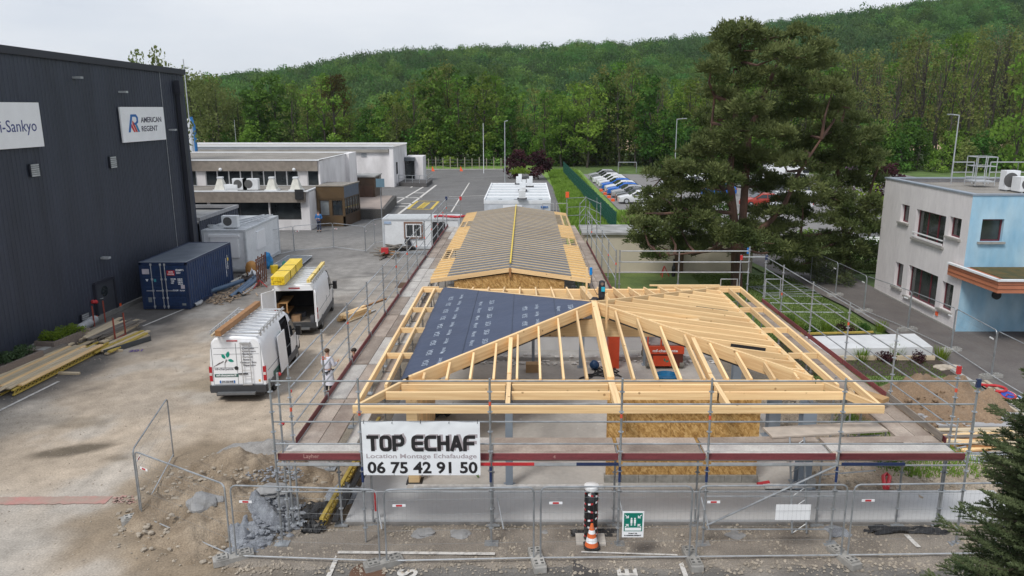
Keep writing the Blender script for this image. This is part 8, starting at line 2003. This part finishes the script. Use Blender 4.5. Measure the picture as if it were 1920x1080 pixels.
b=MB();p=P(473,517);b.lathe([(.25,.0),(.38,.2),(.38,.6),(.28,.85),(.12,.95)],14,(p.x,p.y));tag(b.build('orange_drum',mat('mixer_orange',(.42,.20,.05),.6,.2,4),loc=(p.x,p.y,0),smooth=True),'rusty orange mixer drum against the pale cabin corner','drum')
b=MB();p=P(515,512);b.lathe([(.22,0),(.25,.5),(.24,.52)],12,(p.x,p.y));tag(b.build('yellow_bucket',M_yellow,loc=(p.x,p.y,0)),'yellow bucket beside the blue sack','bucket')
crumple('green_sheet','small turquoise tarpaulin heap beside the fence panel stack','tarpaulin',540,506,.9,.7,.45,mat('turquoise',(.08,.30,.24),.6),8);crumple('white_sack','white sack among the pipes before the prop rack','sack',480,521,.8,.6,.5,M_white,9);crumple('dark_sheet','dark crumpled sheet beside the pale beam','tarpaulin',466,526,1.4,.8,.3,mat('dark_brown_sheet',(.07,.055,.05),.8),10)
# scrap heap before the white cabin
planks('scrap_pile','untidy heap of scrap timber and red cases before the white cabin','scrap heap',722,481,.3,4,1.5,.1,.07,5,[M_greyw,M_greyw,M_brownw],15,.1,rot=1.2,jit=.5)
planks('scrap_pile','second tangle of grey scrap wood against the cabin wall','scrap heap',742,471,.1,4,2.0,.12,.06,6,[M_greyw,M_black,M_greyw],16,.1,rot=1.0,jit=.6)
b=MB();p=P(723,482);b.box(p.x-.25,p.y-.3,.3,p.x+.25,p.y-.05,.7);tag(b.build('red_case',M_red,loc=(p.x,p.y,.0)),'small red case in front of the scrap heap','case')
planks('pole_row','row of grey poles lying along the white cabin foot','poles',765,475,.05,4,2.6,.09,.06,1,[M_galv],17,.15)
# timber between van and scaffold
T=planks('timber_pile','short stack of pale timbers on the yard beside the left scaffold','timber stack',664,596,1.12,3,2.0,.16,.16,2,M_timber,19,.03,rot=.03)
b=MB();p=P(683,592);b.bar((p.x-.4,p.y-.9,.06),(p.x+.4,p.y+.9,.06),.1,.06);tag(b.build('metal_strip',M_galvl,loc=(p.x,p.y,0)),'white metal strip beside the pale timber stack','strip')
b=MB();p=P(676,596);b.bar((p.x-.4,p.y-.9,.05),(p.x+.35,p.y+.8,.05),.08,.05);tag(b.build('yellow_lath',M_plank,loc=(p.x,p.y,0)),'thin yellow lath beside the pale timber stack','lath')
b=MB();p=P(700,570);b.bar((p.x-.5,p.y-1,.05),(p.x+.5,p.y+1,.05),.14,.06);tag(b.build('dark_plank',M_brownw,loc=(p.x,p.y,0)),'dark brown plank lying behind the pale timber stack','plank')
b=MB();p,q=P(757,528),P(740,540);b.box(q.x,q.y,.0,q.x+1.0,q.y+1.4,.02);tag(b.build('ground_hatch',mat('pit_brown',(.10,.055,.03),.95),loc=(q.x,q.y,0)),'brown square pit cover under the left scaffold','hatch')
# girder formwork beside the front left scaffold
T=thing('formwork_girder','yellow formwork girder and black gutter lying under the left scaffold','girder',(-4.9,19,0));
piece('chord',(-5.15,17.5,.35),(-4.9,24,.35),.1,.06,M_yb,T);piece('chord',(-5.15,17.5,.12),(-4.9,24,.12),.1,.06,M_yb,T)
for i in range(22):y=17.6+i*.28;x=-5.15+(y-17.5)*.038;piece('web',(x,y,.12),(x,y+.14,.3),.035,.03,M_yb,T,False);piece('web',(x,y+.14,.3),(x,y+.26,.12),.035,.03,M_yb,T,False)
piece('gutter',(-4.85,17.6,.22),(-4.68,24,.22),.16,.06,M_black,T)
# white insulated slab on the right, boards
sl=[P(1556,655,.35),P(1700,668,.35),P(1760,655,.35),P(1728,637,.35)]
T=thing('white_slab','flat white concrete slab among the flower beds beside the right scaffold','slab',sl[0]);b=MB();b.prism([(11.6,30.9),(17.3,31.2),(17.5,33.2),(11.8,32.7)],.12,.5);b.build('slab',mat('white_slab',(.60,.61,.62),.8,.08,1.5),T)
for i in range(3):piece('edge_board',(11.4,33.1+i*.25,.3+.04*i),(16.0,33.5+i*.25,.3+.04*i),.08,.08,M_yb if i!=1 else M_black,T)
b=MB();b.box(11.5,30.75,.06,17.2,30.85,.24);b.build('edge_board',M_plank,T)
planks('grey_board_stack','stack of grey boards behind the tan planks at the right','board stack',1835,800,.02,4,3.3,.3,.06,4,M_greyw if False else mat('silver_wood',(.36,.36,.37),.8,.2,2,rand=.15,stretch=(.6,8,8)),21,.0,jit=.3)
planks('plank_stack','loose heap of tan planks and offcuts at the right edge','plank heap',1845,832,-.03,7,3.0,.15,.05,5,[M_plank,M_brownw,M_timber,M_greyw,M_plank],22,.02,jit=.6,rot=.25)
planks('pole_bundle','bundle of thin grey poles in front of the tan planks','poles',1850,862,-.05,8,2.6,.05,.04,2,[M_galv,M_plank,M_galvl],23,.03,jit=.4,rot=.15)
# road signs on the kerb by the heap
T=thing('road_signs','pile of round road signs with a red and blue no stopping disc','road signs',P(1880,740))
def disc(px,py,rr,z,m_,nm,tilt=.25,k=0):
    p=P(px,py,z);u=Vector((1,0,0));v=Vector((0,cos(tilt),sin(tilt)));n=u.cross(v);p=p+n*.012*k;b=MB();b.tube([p,p+n*.01],rr,20);return b.build(nm,m_,T)
disc(1889,741,.33,.25,M_white,'sign_back');disc(1889,741,.30,.25,M_red,'sign_red',k=1);disc(1889,741,.22,.25,mat('sign_blue',(.02,.08,.40),.4),'sign_blue',k=2)
p=P(1889,741,.25);n=Vector((0,-sin(.25),cos(.25)));b=MB()
for s in(-1,1):b.bar(p+n*.04+Vector((-.17,-.17*s,0)),p+n*.04+Vector((.17,.17*s,.0)),.04,.006)
b.build('cross_bars',M_red,T)
disc(1866,739,.32,.2,M_white,'sign_back',.2);disc(1866,739,.26,.2,M_black,'sign_face',.2,1)
b=MB();pts=[P(1868,728,.35)+Vector((.32*cos(a),.32*sin(a),0))for a in np.linspace(-2.2,2.4,12)];b.tube([tuple(v)for v in pts],.05,8);b.tube([tuple(P(1830,720,.3)),tuple(P(1868,724,.3))],.05,6);b.build('red_ring',M_red,T)
b=MB();p=P(1905,745,.15);b.box(p.x-.2,p.y-.15,.15,p.x+.2,p.y+.15,.17);b.build('blue_plate',M_white,T);b=MB();b.box(p.x-.15,p.y-.11,.175,p.x+.15,p.y+.11,.18);b.build('blue_face',mat('plate_bright_blue',(.02,.2,.6),.4),T)
for k in range(3):
    a,c=P(1835+k*6,727-k*4),P(1925+k*6,790-k*4);piece('kerb_stone',(a.x,a.y,.14+.0),(c.x,c.y,.14),.14,.14,mat('beige_kerb',(.44,.38,.29),.85,rand=.1),T)
# red conduits
for pts,lb in((((1200+250,805),(1500,815),(1515,817)),'red corrugated conduit lying beyond the right steel column'),(((1420,908),(1442,906)),'short red conduit end beside the chipboard wall'),(((1528,803),(1560,802),(1580,815)),'red corrugated conduit curling under the right scaffold'),(((1659,915),(1656,895),(1663,888),(1668,896),(1664,915)),'red conduit loop sticking up behind the terrace')):
    ps=[P(x,y,.18)for x,y in pts];b=MB();b.tube([tuple(v+Vector((0,0,.03*(i%2))))for i,v in enumerate(ps)],.055,8);tag(b.build('red_conduit',M_redp,loc=tuple(ps[0])),lb,'conduit')
# lattice ladder poles inside right side
for i,(px,py)in enumerate(((1555,800),(1578,800),(1608,800))):
    p=P(px,835);o=pole('prop',(p.x,p.y,.1),(p.x,p.y,2.3),.035,M_galv,None,6);tag(o,['steel prop behind the right column, left of three','steel prop behind the right column, middle of three','steel prop behind the right column, right of three'][i],'prop')
# scissor lift and second orange machine
def lift(x,y,label,full=True):
    T=thing('scissor_lift',label,'scissor lift',(x,y,.16));z=.16
    b=MB();b.box(x-.55,y,z+.12,x+.85,y+1.6,z+.62);b.build('chassis',mat('lift_dark',(.12,.025,.015),.5),T)
    b=MB();b.box(x-.35,y-.05,z+.14,x+.38,y,z+.56);b.build('battery_door',M_orange,T)
    for wx in(-.55,.78):
        for wy in(.15,1.35):b=MB();b.tube([(x+wx-.05,y+wy,z+.18),(x+wx+.12,y+wy,z+.18)],.18,14);b.build('wheel',mat('lift_tyre',(.20,.19,.17),.9),T)
    b=MB();b.box(x-.6,y-.03,z+.64,x+.88,y+1.65,z+.95);b.build('platform',M_orange,T)
    b=MB();b.box(x-.5,y+.1,z+.96,x+.8,y+1.5,z+1.0);b.build('deck',mat('deck_grey',(.30,.27,.26),.7),T)
    for z1 in(1.5,2.05):
        for a,c in(((x-.58,y),(x+.86,y)),((x-.58,y+1.6),(x+.86,y+1.6)),((x-.58,y),(x-.58,y+1.6)),((x+.86,y),(x+.86,y+1.6))):pole('rail',(*a,z+z1),(*c,z+z1),.028,M_orange,T,6)
    for a in((x-.58,y),(x+.86,y),(x-.58,y+1.6),(x+.86,y+1.6),(x-.05,y)):pole('rail_post',(*a,z+.95),(*a,z+2.05),.035,M_orange,T,6)
    b=MB();b.box(x+.55,y-.12,z+1.25,x+.86,y-.03,z+1.75);b.build('control_box',M_orange,T);b=MB();b.box(x+.62,y-.14,z+1.35,x+.80,y-.121,z+1.6);b.build('control_screen',M_black,T)
    if full:
        b=MB();add_text(b,'mf-charpente',.16,frame((x-.38,y-.04,z+.73),(1,0,0),(0,0,1)),.004,.002,fit=1.0);b.build('lettering',M_white,T)
        b=MB();M=frame((x,y-.06,z+.22),(1,0,0),(0,0,1));leaf(b,M,.12,.12,1.8,.14);leaf(b,M,.15,.1,.4,.14);b.build('leaf_logo',M_green,T)
    return T
lp=P(1240,692,.16);lift(lp.x,lp.y,'orange scissor lift standing on the floor slab behind the front rafters')
T=thing('telehandler_mast','tall orange lift column seen between rafters left of the scissor lift','lift',(3.4,29.2,.16));q=P(1140,662,.5)
b=MB();b.box(3.3,29.4,.16,3.75,30.0,2.6);b.build('mast',M_orange,T);b=MB();b.box(3.76,29.4,1.5,4.15,29.9,1.95);b.box(3.76,29.4,1.95,4.05,29.9,2.7);b.build('head',M_orange,T);b=MB();b.box(3.8,29.36,2.0,4.0,29.39,2.6);b.build('panel',M_black,T)
b=MB();p=P(1163,668,.35);b.blob((2.75,29.3,.35),.19,1,3,.15);tag(b.build('blue_drum',mat('dark_blue',(.01,.05,.14),.4),loc=(2.85,29.3,.16)),'dark blue round drum behind the centre rafter','drum')
b=MB();p=P(1250,712,.2);b.lathe([(.42,.16),(.45,.4),(.43,.42),(.38,.3),(.02,.3)],18,(p.x,p.y));tag(b.build('blue_tub',mat('tub_blue',(.01,.14,.30),.4),loc=(p.x,p.y,.16)),'blue round tub on the slab before the scissor lift','tub')
b=MB();rr_=random.Random(2)
for i in range(5):pts=[(2.9+rr_.uniform(-.9,.9),29+rr_.uniform(-.9,.7),.19)for _ in range(7)];b.tube(pts,.02,4)
tag(b.build('cable_tangle',M_black,loc=(2.9,29,.17)),'tangle of black cables on the slab beside the blue drum','cable')
b=MB();b.box(-.0,28.9,.16,.5,29.3,.5);tag(b.build('carton',mat('cardboard2',(.42,.28,.15),.8),loc=(.2,29,.16)),'small cardboard box on the slab under the membrane edge','box')
b=MB();b.tube([(-1.35,20.0,.2),(-1.7,19.6,.95)],.03,6);tag(b.build('green_pole',mat('green_pole',(.15,.28,.06),.5),loc=(-1.35,20,.16)),'short green pole leaning inside below the banner','pole')
crumple('dark_bag','dark bags on the slab beside the timber wall','bag',815,788,1.2,.6,.4,M_dcloth,14,.17)
# garden: plants in the bed, bench, bollards, red hydrant
r3=random.Random(17);kinds=[('tall green iris clump','lime',.55),('dark purple leaved shrub','plum',.5),('low green shrub','deep',.4)]
bedp=[(1495,620,0),(1520,628,2),(1550,622,0),(1585,628,1),(1620,624,2),(1650,622,0),(1615,678,0),(1660,680,1),(1720,680,1),(1765,676,0),(1680,672,0),(1475,606,2)]
where=['at the far left end of the bed','second in the far row','third in the far row','fourth in the far row','fifth in the far row','at the right end of the far row','in front of the white slab at its left','in front of the slab beside the iris','before the slab near its right corner','at the right corner of the slab','in the middle before the white slab','closest to the scaffold at the far row']
for(px,py,k),wh in zip(bedp,where):
    nm,lm,h_=kinds[k];p=P(px,py);T=thing('bed_plant',nm+' '+wh,'shrub',p,group='plants of the flower beds');R=np.random.default_rng(px)
    if k==0:
        n=90;a=R.random(n)*6.28;hh=h_*(.6+.5*R.random(n));rr=.22*R.random(n);c=np.stack([rr*np.cos(a),rr*np.sin(a),np.zeros(n)],1);t=c+np.stack([np.cos(a)*.2,np.sin(a)*.2,hh],1);u=np.stack([-np.sin(a),np.cos(a),np.zeros(n)],1)*.018
        V=np.stack([c-u,c+u,t+u*.3,t-u*.3],1).reshape(-1,3)
    else:V,n=leaf_cloud(R,[(r3.uniform(-.2,.2),r3.uniform(-.2,.2),h_*r3.uniform(.3,.8),.24)for _ in range(6)],1700,.035,.9)
    o=bpy.data.objects.new('foliage',quads_mesh('foliage',V,n,LM[lm]));C.objects.link(o);o.parent=T
T=thing('garden_bench','white slatted bench beside the far corner of the white building','bench',P(1640,468));p=P(1638,470)
for k in range(5):b=MB();b.box(p.x-.7,p.y+k*.1,.45,p.x+.7,p.y+.07+k*.1,.48);b.build('slat',M_white,T)
for k in range(3):b=MB();b.box(p.x-.7,p.y+.55,.6+k*.13,p.x+.7,p.y+.58,.69+k*.13);b.build('back_slat',M_white,T)
for x in(-.6,.6):b=MB();b.box(p.x+x-.03,p.y+.02,0,p.x+x+.03,p.y+.55,.44);b.build('leg',M_galv,T)
T=thing('garden_post','white post with a small arm on the path under the right pine','post',P(1600,475));p=P(1600,475);pole('post',(p.x,p.y,0),(p.x,p.y,1.5),.05,M_white,T,8);pole('arm',(p.x-.2,p.y,1.3),(p.x+.35,p.y,1.3),.03,M_white,T,6)
p=P(1255,519);T=thing('red_tripod','red tripod stand with a dark bottle on the lawn before the beige wall','tripod',p)
for a in(0,2.1,4.2):pole('tripod_leg',(p.x+.35*cos(a)-.35,p.y+.35*sin(a),0),(p.x-.35,p.y,.7),.03,M_red,T,5)
b=MB();b.lathe([(.12,0),(.13,.6),(.05,.8),(.05,1.15)],10,(p.x+.25,p.y));b.build('bottle',M_black,T)
# orange barrier feet under the car noses
for k in range(4):p=P(1127+k*7.3,359+k*6.2);b=MB();b.box(p.x-.18,p.y-.35,0,p.x+.18,p.y+.35,.28);tag(b.build('orange_barrier',M_sig,loc=(p.x,p.y,0)),['farthest','third nearest','second nearest','nearest'][k]+' orange barrier block in front of the parked cars','barrier','orange barrier blocks')
# pale air between here and the hill
hb=MB();hb.box(-1000,-80,-1.2,1400,2600,190);hz=hb.build('haze',mat('haze_skin'));tag(hz,kind='stuff')
hm=bpy.data.materials.new('haze');hm.use_nodes=True;hn=hm.node_tree.nodes;hn.remove(hn['Principled BSDF']);pv_=hn.new('ShaderNodeVolumePrincipled')
pv_.inputs['Color'].default_value=(.86,.93,1,1);pv_.inputs['Density'].default_value=.00007;hm.node_tree.links.new(pv_.outputs[0],hn['Material Output'].inputs['Volume'])
hz.data.materials.clear();hz.data.materials.append(hm)
print('objects',len(S.objects))
